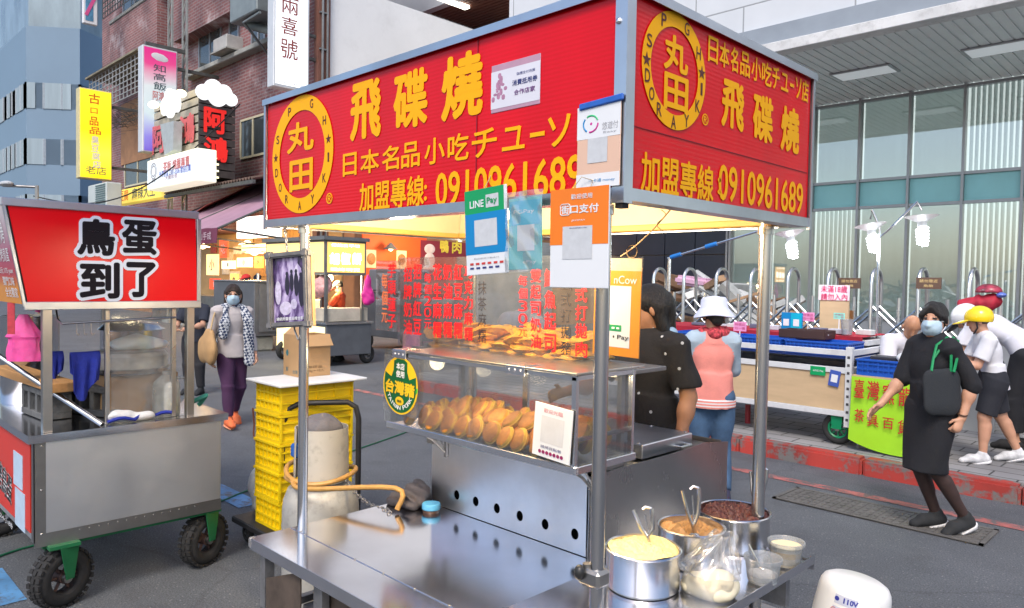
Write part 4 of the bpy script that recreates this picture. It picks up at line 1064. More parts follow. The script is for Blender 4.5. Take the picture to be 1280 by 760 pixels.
# payment cards hung on the canopy
WHITE = mat('card_white', (.74, .76, .79), .4, 0, .03); BLANK = mat('blank_grey', (.56, .58, .61), .5, 0, .08, 60); PVC = clear('pvc_sleeve', (1, 1, 1), .06, .1, .97, .02, (.9, .9, .9))
def card(fn, px0, py0, px1, py1, base, label, tilt=0., name='payment_card', yd=None, depth=.004, cat='payment sign'):
    c = fn((px0+px1)/2, (py0+py1)/2); w_ = (fn(px1, (py0+py1)/2)-fn(px0, (py0+py1)/2)).length; h_ = (fn((px0+px1)/2, py1)-fn((px0+px1)/2, py0)).length
    rm = Matrix.Rotation(tilt, 3, 'Y'); xd, zd = rm @ X3, rm @ Z3; nd = xd.cross(zd)
    b = MB(); b.box(c, (w_, depth, h_), rm, .0012)
    o = b.build(name, base, None, c-Z3*h_/2, label, cat)
    at = lambda u, v: c+xd*(u*w_)+zd*(v*h_)+nd*(depth/2)
    def patch(u0, v0, u1, v1, m, nm='print_area', k=1):
        P = [at(u, v)+nd*(.0006*k) for u, v in ((u0, v0), (u1, v0), (u1, v1), (u0, v1))]
        return MB().poly(P).build(nm, m, o)
    def txt(s_, u, v, wu, hv, m, bold=.0, spin=0., k=2): return letters([(s_, at(u, v), wu*w_ if wu else None, hv*h_ if hv else None, spin)], m, o, xd, zd, 'lettering', .0006*k, bold)
    return o, at, patch, txt, (w_, h_, xd, zd, nd)
def cords(o, pts, r=.0012, m=None, name='string'): return MB().tube(pts, r, 6).build(name, m or mat('string_tan', (.45, .36, .25), .8), o)
GRN = mat('card_green', (.0, .32, .10), .4, 0, .05); BLU = mat('card_blue', (.0, .22, .52), .4, 0, .05); ORA = mat('card_orange', (.85, .20, .01), .4, 0, .05)
CYA = mat('card_cyan', (.0, .42, .62), .35, 0, .05); TEA = mat('card_teal', (.08, .48, .52), .35, 0, .06); GRYT = mat('print_grey', (.35, .35, .38), .5); QGR = mat('print_pale', (.62, .63, .66), .5)
fP = lambda y: (lambda a, c: AY(a, c, y))
NAVYT = mat('print_navy', (.03, .04, .2), .5)
o, at, pa, tx, _ = card(fP(1.462), 582, 235, 634, 343, WHITE, 'blue and green payment card hanging under the phone number, leftmost of the cards', R(-3.5))
pa(-.5, .22, .44, .5, GRN); pa(-.5, -.26, .5, .22, BLU); pa(-.27, -.17, .27, .14, BLANK, 'blank_square', 2); pa(.02, .27, .32, .42, BLANK, 'blank_square', 2)
tx('LINE', -.2, .33, .34, .085, WHITE, .03); tx('Pay', .17, .34, .24, .09, GRN, .02, 0, 4)
tx('歡迎使用行動支付', 0, -.31, .6, .02, GRYT); tx('■ ■ ■ ■ ■ ■', 0, -.37, .8, .025, mat('print_red', (.6, .05, .04), .5)); tx('■ ■ ■ ■ ■', -.05, -.42, .7, .022, NAVYT)
cords(o, [at(0, .5), at(0, .5)+Vector((.0, .03, .05)), at(0, .5)+Vector((0, .05, .02))])
o, at, pa, tx, _ = card(fP(1.458), 636, 247, 677, 337, TEA, 'teal payment card in a clear plastic pouch, second of the hanging cards', R(-1.5))
pa(-.46, .12, .46, .46, CYA); pa(-.22, -.24, .3, .12, QGR, 'blank_square', 2); tx('PGPay', -.02, .30, .62, .07, WHITE, .0); tx('ePay', .15, -.40, .4, .06, WHITE, .0)
def pouch(u, v):
    q = at(-.56+1.12*u, -.53+1.12*v); q.y -= .006+.004*math.sin(u*9+v*5)*math.sin(v*11); return q
MB().sheet(pouch, 16, 24).build('pouch', clear('pouch_film', (1, 1, 1), .25, .12, .92, .12, (.8, .85, .9)), o)
o, at, pa, tx, q_ = card(fP(1.438), 687.5, 235, 760, 360, WHITE, 'large orange and white payment board hanging in front of the middle post', R(-.3), depth=.006)
pa(-.5, -.065, .5, .5, ORA); pa(-.27, -.21, .24, .12, BLANK, 'blank_square', 2)
tx('歡迎使用', .05, .415, .36, .052, WHITE, .01); tx('街', -.23, .29, .14, .09, WHITE, .03); tx('口支付', .10, .29, .48, .09, WHITE, .03); tx('JKOPAY', .0, .175, .24, .022, WHITE, .0)
w_, h_, xd, zd, nd = q_
b = MB(); s_ = .085
pts = [at(-.23, .29)+nd*.0014+xd*(math.copysign(min(abs(c), .9), c)*s_*w_*1.1)+zd*(math.copysign(min(abs(d), .9), d)*.062*h_) for c, d in [(1.1*math.cos(t*math.pi/20), 1.1*math.sin(t*math.pi/20)) for t in range(40)]]
b.tube(pts, .0012, 6, True); b.build('emblem_outline', WHITE, o)
tx('歡迎掃碼付款', 0, .10, .3, .012, NAVYT, 0, 0, 3)
cords(o, [at(-.1, .5), at(-.1, .5)+Vector((.01, .02, .03)), at(.1, .5)+Vector((0, .03, .02)), at(.2, .5)])
o, at, pa, tx, _ = card(fP(1.470), 721.5, 131, 775, 234, mat('card_peach', (.72, .48, .36), .5, 0, .05), 'white and peach payment card taped with blue tape to the red sign corner', R(0))
pa(-.5, .1, .5, .5, WHITE); pa(-.5, -.5, .5, -.33, WHITE); pa(-.24, -.2, .22, .1, BLANK, 'blank_square', 2); tx('悠遊付', .27, .23, .36, .09, GRYT, .0); tx('Easy', .27, .15, .3, .03, GRYT); tx('一卡通 money', .1, -.42, .6, .05, BLU)
for (a0, a1, m_) in ((20, 130, mat('logo_green', (.05, .5, .2), .5)), (140, 250, BLU), (260, 370, mat('logo_magenta', (.6, .03, .3), .5))):
    q = MB(); q.tube([at(-.18+.17*math.cos(R(a)), .28+.1*math.sin(R(a))) for a in range(a0, a1, 10)], [.0025-.0000*a for a in range(a0, a1, 10)], 6); q.build('logo_arc', m_, o)
MB().sphere(at(-.17, .28), .005, (1, .2, 1), 10).build('logo_dot', mat('logo_magenta', (.6, .03, .3), .5), o)
b = MB(); b.box(at(.02, .52)+Vector((.005, -.002, .0)), (.138, .008, .017), Matrix.Rotation(R(-3), 3, 'Y'), .003); b.build('blue_tape', mat('tape_blue', (.02, .12, .5), .4, 0, .2, 20), o)
o, at, pa, tx, _ = card(fP(1.92), 742, 334, 800, 445, mat('card_amber', (.78, .27, .0), .35, 0, .08), 'amber payment board in a plastic sleeve hanging behind the middle post', R(1))
pa(-.42, -.40, .30, .29, WHITE, 'blank_square'); tx('nCow', .17, .36, .48, .09, WHITE, -.005); tx('Pay', .16, -.29, .24, .065, BLK_T, .01); 
b = MB(); b.sphere(at(-.04, -.285), .006, (.9, .15, 1), 12); b.sphere(at(-.02, -.245), .0025, (.7, .2, 1.2), 8); b.build('fruit_logo', BLK_T, o)
pa(-.22, -.22, .12, -.15, GRN, 'green_tag', 2); tx('■ ■', -.0, -.185, .16, .02, WHITE, 0, 0, 4)
pa(-.5, .46, .5, .6, mat('sleeve_tan', (.62, .46, .30), .5, 0, .2, 20), 'sleeve_top')
def slv(u, v):
    q = at(-.54+1.08*u, -.56+1.18*v); q.y -= .004+.003*math.sin(u*7+v*3); return q
MB().sheet(slv, 8, 12).build('sleeve', PVC, o)
H0 = at(.05, .62); H1 = AX(838, 262, CX1-.06)
q = [H0.lerp(H1, i/12)+Vector((0, 0, -.012*math.sin(i/12*3.14))) for i in range(13)]
cords(o, q, .0022, mat('twine', (.40, .26, .14), .9, 0, .3, 60), 'twine')
b = MB(); b.tube([q[3]+Vector((.02*math.cos(t*.7), 0, .02*math.sin(t*.7)-.01)) for t in range(14)], .0018, 5); b.tube([q[10]+Vector((.015*math.sin(t), 0, .03-.009*t)) for t in range(8)], .0018, 5); b.build('knot', mat('twine', (.4, .26, .14), .9), o)
o, at, pa, tx, _ = card(fP(2.004), 667, 507, 714, 575, WHITE, 'small white order card leaning on the front glass of the cake case', R(4))
pa(-.3, -.22, .3, .28, QGR, 'blank_square'); tx('請掃我點餐', 0, -.30, .55, .06, NAVYT); tx('●●●●●●●', 0, -.40, .66, .07, mat('print_plum', (.25, .01, .10), .5)); tx('歡迎光臨', 0, .38, .5, .08, mat('print_rose', (.6, .2, .25), .5))
# pork notice: oval on clear sheet
fO = fP(2.004)
o, at, pa, tx, q_ = card(fO, 479, 446, 522, 518, clear('oval_sheet', (1, 1, 1), .1, .1, .95, .05), 'green and yellow oval pork notice at the left end of the cake case', R(2), 'oval_notice', None, .002, 'sign')
w_, h_, xd, zd, nd = q_
def oval(k, m, nm, lift, half=None):
    b = MB(); b.poly([at(0, 0)+nd*lift+xd*(.5*k*w_*math.cos(t))+zd*(.5*(k if k == 1 else k*.985)*h_*math.sin(t)) for t in [2*math.pi*i/48 for i in range(48)]]); return b.build(nm, m, o)
YE2 = mat('notice_yellow', (.80, .50, .01), .4); GR2 = mat('notice_green', (.0, .10, .025), .4)
oval(1, YE2, 'oval_rim', .0008); 
b = MB(); pts = []
for i in range(33):
    t = math.pi+math.pi*i/32; pts.append((.46*math.cos(t), .47*math.sin(t)))
pts += [(.46, .02), (.44, .20), (.26, .13), (.2, .25), (.19, .42), (.10, .46), (-.10, .46), (-.19, .42), (-.2, .25), (-.26, .13), (-.44, .20), (-.46, .02)]
b.poly([at(u, v)+nd*.0014 for u, v in pts]); b.build('green_field', GR2, o)
tx('本店', 0, .335, .24, .12, WHITE, .03, 0, 4); tx('使用', 0, .20, .24, .12, WHITE, .03, 0, 4); tx('台灣豬', 0, -.04, .84, .24, YE2, .04, 0, 4)
b = MB(); b.poly([at(0, -.27)+nd*.002+xd*(.12*w_*math.cos(t))+zd*(.075*h_*math.sin(t)) for t in [2*math.pi*i/24 for i in range(24)]]); b.build('seal_dot', YE2, o)
tx('豬肉', 0, -.27, .12, .05, GR2, .02, 0, 5)
it = []
for i, ch in enumerate('TAIWAN PORK'):
    if ch == ' ': continue
    a = R(212+i*11.6); it.append((ch, at(.36*math.cos(a), .385*math.sin(a)), .02*w_ if ch == 'I' else .085*w_, .075*h_, a+math.pi/2))
letters(it, WHITE, o, xd, zd, 'curved_lettering', .0022, .02)
b = MB(); b.sphere(at(.47, -.03), .01, (.6, .3, 1.5), 12, Matrix.Rotation(.3, 3, 'Y')); b.build('leaf_tag', mat('leaf_green', (.05, .4, .03), .5), o)
# voucher notice on the front sign
o, at, pa, tx, _ = card(fF, 614, 75, 674, 136, mat('voucher_mauve', (.48, .28, .38), .5, 0, .15, 8), 'mauve voucher notice stuck on the red front sign beside the large characters', R(0), 'voucher_notice', None, .002, 'notice')
pa(-.5, -.42, .5, .36, mat('voucher_pale', (.68, .68, .76), .5, 0, .06)); tx('臨櫃支付商圈', .22, .2, .36, .06, NAVYT); tx('消費抵用券', .2, .03, .50, .12, NAVYT, .015); tx('合作店家', .2, -.17, .42, .11, mat('voucher_purple', (.2, .06, .25), .5), .01)
q = MB()
for i in range(26):
    u, v = -.30+random.gauss(0, .07), .0+random.gauss(0, .13); q.sphere(at(u, v), .012*random.uniform(.4, 1), (1, .08, random.uniform(.5, 1.5)), 10)
q.build('print_sketch', mat('voucher_plum', (.42, .20, .32), .5, 0, .3, 60), o)

# picture frame hung on the left post
def qcard(P, name, label, cat): pass
fc = AD(361, 362, 3.02); 
ft = thing('picture_frame', 'tilted grey framed picture hung by a chain on the left post', 'picture frame', (fc.x, fc.y, fc.z-.19))
fx = (AD(387, 362, 2.99)-AD(333, 366, 3.06)).normalized(); fz = (AD(357, 318, 3.02)-AD(364, 408, 3.0)).normalized(); fz = (fz-fx*fz.dot(fx)).normalized(); fn_ = fx.cross(fz)
rm = Matrix((fx, -fn_, fz)).transposed()
FW, FH = .176, .285
LEATH = mat('frame_grey', (.13, .13, .14), .6, 0, .3, 20, .3, 60)
b = MB()
for s_ in (-1, 1):
    b.box(fc+fx*(s_*FW/2), (.022, .035, FH+.02), rm, .006, 2); b.box(fc+fz*(s_*FH/2), (FW+.02, .034, .022), rm, .006, 2)
for sx in (-1, 1):
    for sz in (-1, 1): b.box(fc+fx*(sx*FW/2)+fz*(sz*FH/2)+fn_*.002, (.036, .038, .036), rm, .008, 2)
b.box(fc-fn_*.022, (FW+.012, .012, FH+.012), rm, .002); b.build('frame', LEATH, ft)
b = MB(); b.box(fc-fn_*.0255+fx*.004, (FW+.016, .02, FH+.016), rm); b.build('back_board', mat('frame_wood', (.45, .28, .14), .6, 0, .2, 10), ft)
def photomat():
    m = bpy.data.materials.new('old_print'); m.use_nodes = True
    n, l = m.node_tree.nodes, m.node_tree.links; bs = n['Principled BSDF']; bs.inputs['Roughness'].default_value = .25
    tc = n.new('ShaderNodeTexCoord'); mp = n.new('ShaderNodeMapping'); mp.inputs['Scale'].default_value = (26, 26, 9); l.new(tc.outputs['Object'], mp.inputs[0])
    v = n.new('ShaderNodeTexVoronoi'); v.inputs['Scale'].default_value = 1.2; l.new(mp.outputs[0], v.inputs['Vector'])
    nz = n.new('ShaderNodeTexNoise'); nz.inputs['Scale'].default_value = 1.4; nz.inputs['Detail'].default_value = 5; l.new(mp.outputs[0], nz.inputs['Vector'])
    ad = n.new('ShaderNodeMath'); l.new(nz.outputs['Fac'], ad.inputs[0]); sc = n.new('ShaderNodeSeparateColor'); l.new(v.outputs['Color'], sc.inputs[0])
    ml = n.new('ShaderNodeMath'); ml.operation = 'MULTIPLY'; ml.inputs[1].default_value = .35; l.new(sc.outputs[0], ml.inputs[0]); l.new(ml.outputs[0], ad.inputs[1])
    cr = n.new('ShaderNodeValToRGB'); e = cr.color_ramp.elements; e[0].position = .42; e[0].color = (.012, .008, .03, 1); e[1].position = .95; e[1].color = (.62, .56, .72, 1)
    k = e.new(.6); k.color = (.09, .05, .17, 1); k = e.new(.75); k.color = (.35, .28, .5, 1)
    l.new(ad.outputs[0], cr.inputs[0]); l.new(cr.outputs[0], bs.inputs['Base Color']); return m
pc = MB().box(fc-fn_*.006, (FW-.012, .004, FH-.012), rm).build('picture', photomat(), ft)
# generic standing figures in the print, as flat printed shapes
q = MB()
DK = mat('print_dark', (.012, .010, .03), .5)
for (u, v, w_, h_) in ((-.01, .02, .022, .085), (.012, .03, .02, .08), (.034, .02, .024, .1), (.056, -.01, .026, .13), (.066, .03, .02, .09)):
    c = fc-fn_*.0035+fx*u+fz*v; q.sphere(c, .5, (w_, .001, h_), 14, rm); q.sphere(c+fz*(h_/2+.003), .007, (1, .05, 1.3), 10, rm)
q.build('print_figures', DK, pc)
q = MB()
for (u, v, w_, h_) in ((-.055, -.01, .03, .07), (-.02, -.075, .06, .04), (.02, -.06, .03, .03)):
    q.sphere(fc-fn_*.0036+fx*u+fz*v, .5, (w_, .001, h_*1.4), 14, rm)
q.build('print_pale_shapes', mat('print_lilac', (.5, .46, .62), .5, 0, .3, 70), pc)
letters([('總統府嘉賓品嚐合影', fc-fn_*.003+fz*(-.118), .13, .014)], WHITE, pc, fx, fz, 'caption', .001, .01)
b = MB(); top = fc+fz*(FH/2)
hk = Vector((-2.80, 1.50, ZC0))
for i in range(9):
    p0 = top.lerp(hk, i/9); p1 = top.lerp(hk, (i+1)/9); c = (p0+p1)/2; d_ = (p1-p0); L_ = d_.length; dz = d_.normalized(); sd_ = dz.orthogonal().normalized()
    if i % 2: sd_ = dz.cross(sd_)
    b.tube([c+dz*(L_*.62*math.cos(t))+sd_*(L_*.3*math.sin(t)) for t in [2*math.pi*k/12 for k in range(12)]], .003, 6, True)
b.build('chain', STEELD, ft)
b = MB(); b.tube([fc-fz*(FH/2-.02)-fn_*.03, fc-fz*(FH/2+.02)-fn_*.03, Vector((-2.737, 1.53, (fc.z-FH/2-.06)))], .004, 6); b.build('hook', STEELD, ft)

# pots with filling
PCREAM = mat('custard', (.88, .72, .30), .45, 0, .12, 12, .5, 18, 0, None, None, 0, .5, 1, .2); PRED = mat('red_bean', (.085, .022, .018), .5, 0, .5, 45, .8, 55); PNUT = mat('peanut_paste', (.42, .22, .075), .55, 0, .35, 25, .7, 30)
BRUSH = steel('pot_steel', (.68, .68, .69), .22, (2, 2, .5), .12, .02)
def pot(px_c, py_b, r, h, label, fill, fm, fillz, rough_amp, name='steel_pot', xy=None):
    c = Vector((*xy, TZ)); t = thing(name, label, 'pot', c)
    b = MB(); b.lathe([(0, .002), (r-.006, .002), (r, .010), (r, h-.006), (r+.005, h-.003), (r+.006, h), (r+.002, h+.003), (r-.003, h), (r-.003, .014), (0, .012)], c, 48); b.build('shell', BRUSH, t)
    rs = random.Random(int(r*1e4)+int(h*1000)); ph = [rs.random()*6 for _ in range(8)]
    def top(u, v):
        a = 2*math.pi*u; rr = (r-.004)*v
        x, y = rr*math.cos(a), rr*math.sin(a)
        nv = Vector((x*55, y*55, ph[0])); z = fillz + rough_amp*(1.1*mnoise.noise(nv)+.8*mnoise.noise(nv*2.6)+.5*mnoise.noise(nv*6))*(1 if v < .97 else .3) + .5*rough_amp*(math.sin(x*38+ph[0])*math.cos(y*33+ph[1])+.6*math.sin(x*75+y*61+ph[2])+.35*math.sin(x*140-y*118+ph[3])) * (1 if v < .97 else .3)
        if fill == 'heap': z += .018*(1-v*v)+ (.006*math.sin(a*3+ph[4])*v)
        if fill == 'well': z += -.045*max(0, 1-((x-.02)**2+(y+.02)**2)**.5/.075)+.008*math.sin(a*5+ph[5])
        return c+Vector((x, y, z))
    MB().sheet(top, 110, 34).build('filling', fm, t)
    return t, c
def scoop(t, c, base, tip, lean):
    """trigger scoop: bowl in the paste, two sprung handles"""
    b0 = c+Vector(base); d_ = Vector(tip); side = Vector((.71, .70, 0))
    b = MB(); q = d_.to_track_quat('Z', 'Y').to_matrix()
    b.sphere(b0, .024, (1, 1, .8), 14)
    L_ = d_.length; u_ = d_.normalized()
    b.tube([b0+u_*.01, b0+u_*.04, b0+u_*(L_*.5)+side*.020, b0+u_*(L_*.8)+side*.029, b0+u_*L_+side*.030], [.005, .006, .0075, .008, .007], 10)
    b.tube([b0+u_*.03, b0+u_*(L_*.5)-side*.016, b0+u_*(L_*.95)-side*.028], [.005, .0065, .006], 10)
    b.tube([b0+u_*.05, b0+u_*(L_*.45)+side*.004, b0+u_*(L_*.85)+side*.006], .003, 6)
    b.tube([b0+u_*L_+side*.030, b0+u_*(L_*1.03)+side*.012, b0+u_*(L_*.97)+side*.0], .0055, 6)
    return b
fr_pots = {}
def at_rim(px, py, h, w_):
    p = AZ(px, py, TZ+h); return (p.x, p.y), w_*.5*(p-_C).dot(_f)/FOC-.005
xy1, r1 = at_rim(804, 684, .125, 95); xy2, r2 = at_rim(864, 657, .125, 84); xy3, r3 = at_rim(917, 638, .125, 90)
t1, c1 = pot(0, 0, r1, .125, 'steel pot heaped with pale yellow custard, beside the middle post', 'heap', PCREAM, .123, .005, xy=xy1)
scoop(t1, c1, (.015, .02, .118), (-.03, -.01, .125), 0).build('scoop', POLE, None, c1+Vector((.02, .03, .13)), 'steel scoop stuck in the yellow custard pot', 'scoop')
t2, c2 = pot(0, 0, r2, .125, 'steel pot of brown peanut paste, middle of the three pots', 'well', PNUT, .110, .006, xy=xy2)
scoop(t2, c2, (.02, -.01, .088), (-.02, -.005, .17), 0).build('scoop', POLE, None, c2+Vector((0, 0, .12)), 'steel scoop standing in the brown peanut paste pot', 'scoop')
t3, c3 = pot(0, 0, r3, .125, 'steel pot full of dark red bean paste, behind the right post', 'heap', PRED, .112, .010, xy=xy3)
scoop(t3, c3, (.075, .02, .115), (.0, .015, .17), 0).build('scoop', POLE, None, c3+Vector((.07, .02, .13)), 'steel scoop standing in the dark red bean paste pot', 'scoop')
# plastic tubs
TUB = clear('tub_plastic', (.95, .96, .97), .08, .25, .92, .20, (.70, .73, .76))
def tub(xy, r, h, label, fills):
    c = Vector((*xy, TZ)); t = thing('plastic_tub', label, 'tub', c)
    MB().lathe([(0, .001), (r*.78, .001), (r*.86, .012), (r, h-.014), (r+.004, h-.012), (r+.005, h), (r+.001, h+.001), (r-.002, h-.004), (r*.84, .014), (0, .005)], c, 36).build('shell', TUB, t)
    z0 = .006
    for (z1_, m_) in fills:
        ra = r*(.80+.18*z0/h); rb = r*(.80+.18*z1_/h)
        MB().lathe([(0, z0), (ra*.97, z0), (rb*.97, z1_), (0, z1_+.002)], c, 32).build('contents', m_, t); z0 = z1_+.0005
    return t, c
xt1, rt1 = at_rim(954, 696, .084, 47); xt2, rt2 = at_rim(983, 676, .084, 45)
q1, c4 = tub(xt1, rt1, .084, 'clear plastic tub with white flour and a small spoon, nearer of the two tubs', [(.03, mat('flour', (.75, .73, .70), .8, 0, .1, 30, .5, 60))])
MB().tube([c4+Vector((-.01, .0, .05)), c4+Vector((-.045, -.01, .115))], .0035, 8).sphere(c4+Vector((-.005, 0, .045)), .012, (1, .6, .4), 10).build('spoon', POLE, None, c4+Vector((0, 0, .05)), 'small steel spoon leaning in the tub of white flour', 'spoon')
q2, c5 = tub(xt2, rt2, .084, 'clear plastic tub with melted yellow butter, farther of the two tubs', [(.035, mat('butter_pale', (.82, .62, .28), .5, 0, .1, 20)), (.055, mat('butter_yellow', (.85, .52, .04), .3, 0, .1, 20)), (.07, mat('butter_foam', (.82, .72, .48), .5, 0, .1, 20))])
# bag of dough
bc = AZ(884, 742, TZ)
t = thing('dough_bag', 'clear plastic bag of pale dough slumped between the pots and the tubs', 'bag', bc)
sd = SDF(bc-Vector((.12, .12, .02)), bc+Vector((.12, .12, .10)), .005)
sd.ell(bc+Vector((0, 0, .018)), (.086, .068, .038), k=.02); sd.ell(bc+Vector((.03, .03, .034)), (.055, .045, .036), k=.03); sd.wrinkle(.004, 60, 3).cut(bc+Vector((0, 0, .002)), (0, 0, -1))
sd.build('dough', mat('dough', (.80, .72, .52), .5, 0, .08, 30, .2, 40), t)
def bagf(u, v):
    a = 2*math.pi*u; v2 = v
    if v2 < .45: rr = .082-.006*v2; z = .16*v2
    else: k = (v2-.45)/.55; rr = .079*(1-k)**.8+.022+.02*max(0, k-.7)*3; z = .072+.115*k
    rr *= 1+.12*math.sin(5*a+v*6)*min(1, v*1.5)+.07*math.sin(11*a-v*9)*v
    return bc+Vector((rr*math.cos(a)*(1-.12*v)+.03*v*v, rr*math.sin(a)*.85+.04*v*v, z+.004*math.sin(7*a)*v))
MB().sheet(bagf, 56, 26).build('bag_film', clear('bag_film', (1, 1, 1), .22, .12, .95, .10, (.8, .82, .84)), t)
# cloth and blue jar on the table
CL = mat('grey_cloth', (.075, .065, .07), .95, 0, .3, 25, .5, 120)
cc = AZ(512, 632, ZT)
sd = SDF((cc.x-.2, cc.y-.16, ZT-.02), (cc.x+.2, cc.y+.2, ZT+.15), .005)
for (dx, dy, dz, a, b_, c_) in ((-.05, -.03, .02, .05, .045, .03), (0, .02, .055, .05, .045, .055), (.05, .04, .045, .045, .05, .045), (-.01, .06, .05, .04, .04, .05), (.03, -.03, .02, .06, .03, .025)):
    sd.ell((cc.x+dx, cc.y+dy, ZT+dz), (a, b_, c_), k=.02)
sd.wrinkle(.012, 75, 5).cut((0, 0, ZT+.001), (0, 0, -1))
sd.build('cloth', CL, None, (cc.x, cc.y, ZT), label='crumpled dark grey cloth on the steel table corner', cat='cloth')
jc = AZ(539, 640, ZT); t = thing('jar', 'small round jar with a light blue lid on the steel table', 'jar', jc)
MB().lathe([(0, 0), (.036, 0), (.038, .004), (.038, .014), (0, .014)], jc, 32).build('base', mat('jar_brown', (.10, .05, .03), .3), t)
MB().lathe([(0, .0145), (.040, .0145), (.042, .017), (.042, .036), (.039, .041), (0, .042)], jc, 40).build('lid', mat('lid_blue', (.10, .38, .62), .4, 0, .06), t)
b = MB()
for (x, y) in ((375, 675), (390, 672), (640, 662), (655, 668)):
    p = AZ(x, y, ZT); b.sphere(p+Vector((0, 0, .002)), .008, (1.4, .6, .4), 8)
# ================================================================== OTHER STALLS, SIGNS, LOOSE THINGS
def wheel_parts(c, ax, r, w_, root, tyre_m, rim_m, treads=False, name='wheel', spokes=6):
    """wheel as a part with tyre and rim below it; axis ax"""
    c = Vector(c); ax = Vector(ax).normalized()
    hub = MB().cyl(c-ax*w_*.55, c+ax*w_*.55, r*.16, n=14).build(name, STEELD, root)
    n = 36; b = MB(); prof = []
    for k in range(13):
        a = -math.pi*.78+math.pi*1.56*k/12; prof.append((r-w_*.48+w_*.48*math.cos(a) if r-w_*.48+w_*.48*math.cos(a) > r*.5 else r*.5, w_*.5*math.sin(a)))
    prof.append(prof[0]); b.lathe(prof, c, n, ax)
    if treads:
        q = ax.to_track_quat('Z', 'Y').to_matrix()
        for i in range(26):
            t = 2*math.pi*i/26; e = q @ Vector((math.cos(t), math.sin(t), 0)); tg = ax.cross(e)
            M_ = Matrix((e, tg, ax)).transposed()
            for k in (-.34, 0, .34): b.box(c+e*(r-.002-abs(k)*w_*.12)+ax*(k*w_)+tg*((.04*r) if k == 0 else 0), (w_*.14, r*.15, w_*.24), M_)
    b.build('tyre', tyre_m, hub)
    b = MB(); b.lathe([(r*.62, -w_*.26), (r*.56, -w_*.3), (r*.5, -w_*.2), (r*.5, w_*.2), (r*.56, w_*.3), (r*.62, w_*.26)], c, n, ax)
    q = ax.to_track_quat('Z', 'Y').to_matrix()
    for i in range(spokes):
        t = 2*math.pi*i/spokes; e = q @ Vector((math.cos(t), math.sin(t), 0)); b.cyl(c+e*r*.12, c+e*r*.54, r*.06, r*.05, 8)
    b.lathe([(0, -w_*.3), (r*.2, -w_*.3), (r*.2, w_*.3), (0, w_*.3)], c, 16, ax); b.build('rim', rim_m, hub)
    return hub
GREENP = mat('green_paint', (.015, .16, .06), .4, .2, .2, 6, 0, 40, .15)

# --- egg stall at the left
EX = -4.2
lc = thing('egg_stall', 'stainless steel cart with a red board of large outlined characters at the left', 'food stall', (-4.75, 1.4, 0))
fE = lambda x, y: AX(x, y, EX)
EL = -5.75; EY0, EY1 = .925, 1.86
b = MB(); b.bb((EL, EY0+.004, .36), (EX-.004, EY1, .895)); b.build('body', steel('cart_steel', (.86, .87, .89), .4, (1, 14, 1), .2, .04), lc)
b = MB(); b.bb((EX-.003, EY0+.03, .40), (EX+.002, EY1-.01, .885), .001); b.build('end_panel', steel('cart_panel', (.90, .91, .93), .36, (1, 1, 14), .09, .05), lc)
b = MB()
b.bb((EX-.045, EY0-.002, .36), (EX+.004, EY0+.002, .90)); b.bb((EX-.001, EY0-.002, .36), (EX+.004, EY0+.05, .90)); b.bb((EX-.002, EY0, .335), (EX+.003, EY1, .40))
b.build('corner_trim', STEELD, lc)
q = MB()
for z_ in (.40, .62, .84): q.sphere((EX+.005, EY0+.03, z_), .005, (.6, 1, 1), 8)
for i in range(14): q.sphere((EX+.004, EY0+.2+i*.045, .385), .003, (.6, 1, 1), 6)
q.build('rivet', POLE, lc)
b = MB(); b.bb((EL-.02, EY0-.03, .895), (EX+.03, EY1+.03, .90)); b.bb((EX+.026, EY0-.03, .86), (EX+.03, EY1+.03, .8945)); b.bb((EL-.02, EY0-.03, .86), (EX+.025, EY0-.026, .8945)); b.bb((EL-.02, EY1+.026, .86), (EX+.025, EY1+.03, .8945))
b.build('counter_top', STEELTOP, lc)
RD2 = mat('panel_red', (.62, .035, .02), .35, 0, .1, 2)
fp = MB().bb((EL+.02, EY0-.006, .40), (EX-.05, EY0+.001, .86)).build('front_panel', RD2, lc)
f1 = lambda x, y: AY(x, y, EY0-.008)
letters([('烤鳥蛋', f1(10, 605)+Vector((-.08, 0, 0)), .34, .16, R(-8))], WHITE, fp, X3, Z3, 'lettering', .0, .03)
letters([('烤鳥蛋', f1(10, 605)+Vector((-.08, -.001, 0)), .34, .16, R(-8))], mat('deep_black', (.01, .01, .012), .4), fp, X3, Z3, 'lettering', .0012, .004)
for (x0, y0, x1, y1) in ((17, 565, 28, 610), (19, 612, 31, 662)):
    A, B_ = f1(x0, (y0+y1)/2), f1(x1, (y0+y1)/2); zc = (A.z+B_.z)/2; h_ = (f1(x0, y1)-f1(x0, y0)).length*.46
    MB().bb((A.x, EY0-.009, zc-h_), (B_.x, EY0-.0065, zc+h_)).build('notice', mat('notice_blue', (.45, .58, .72), .5, 0, .1, 20), fp)
letters([('24小時', f1(14, 655)+Vector((-.12, 0, -.01)), .3, .03)], WHITE, fp, X3, Z3, 'small_lettering', .0, .0)
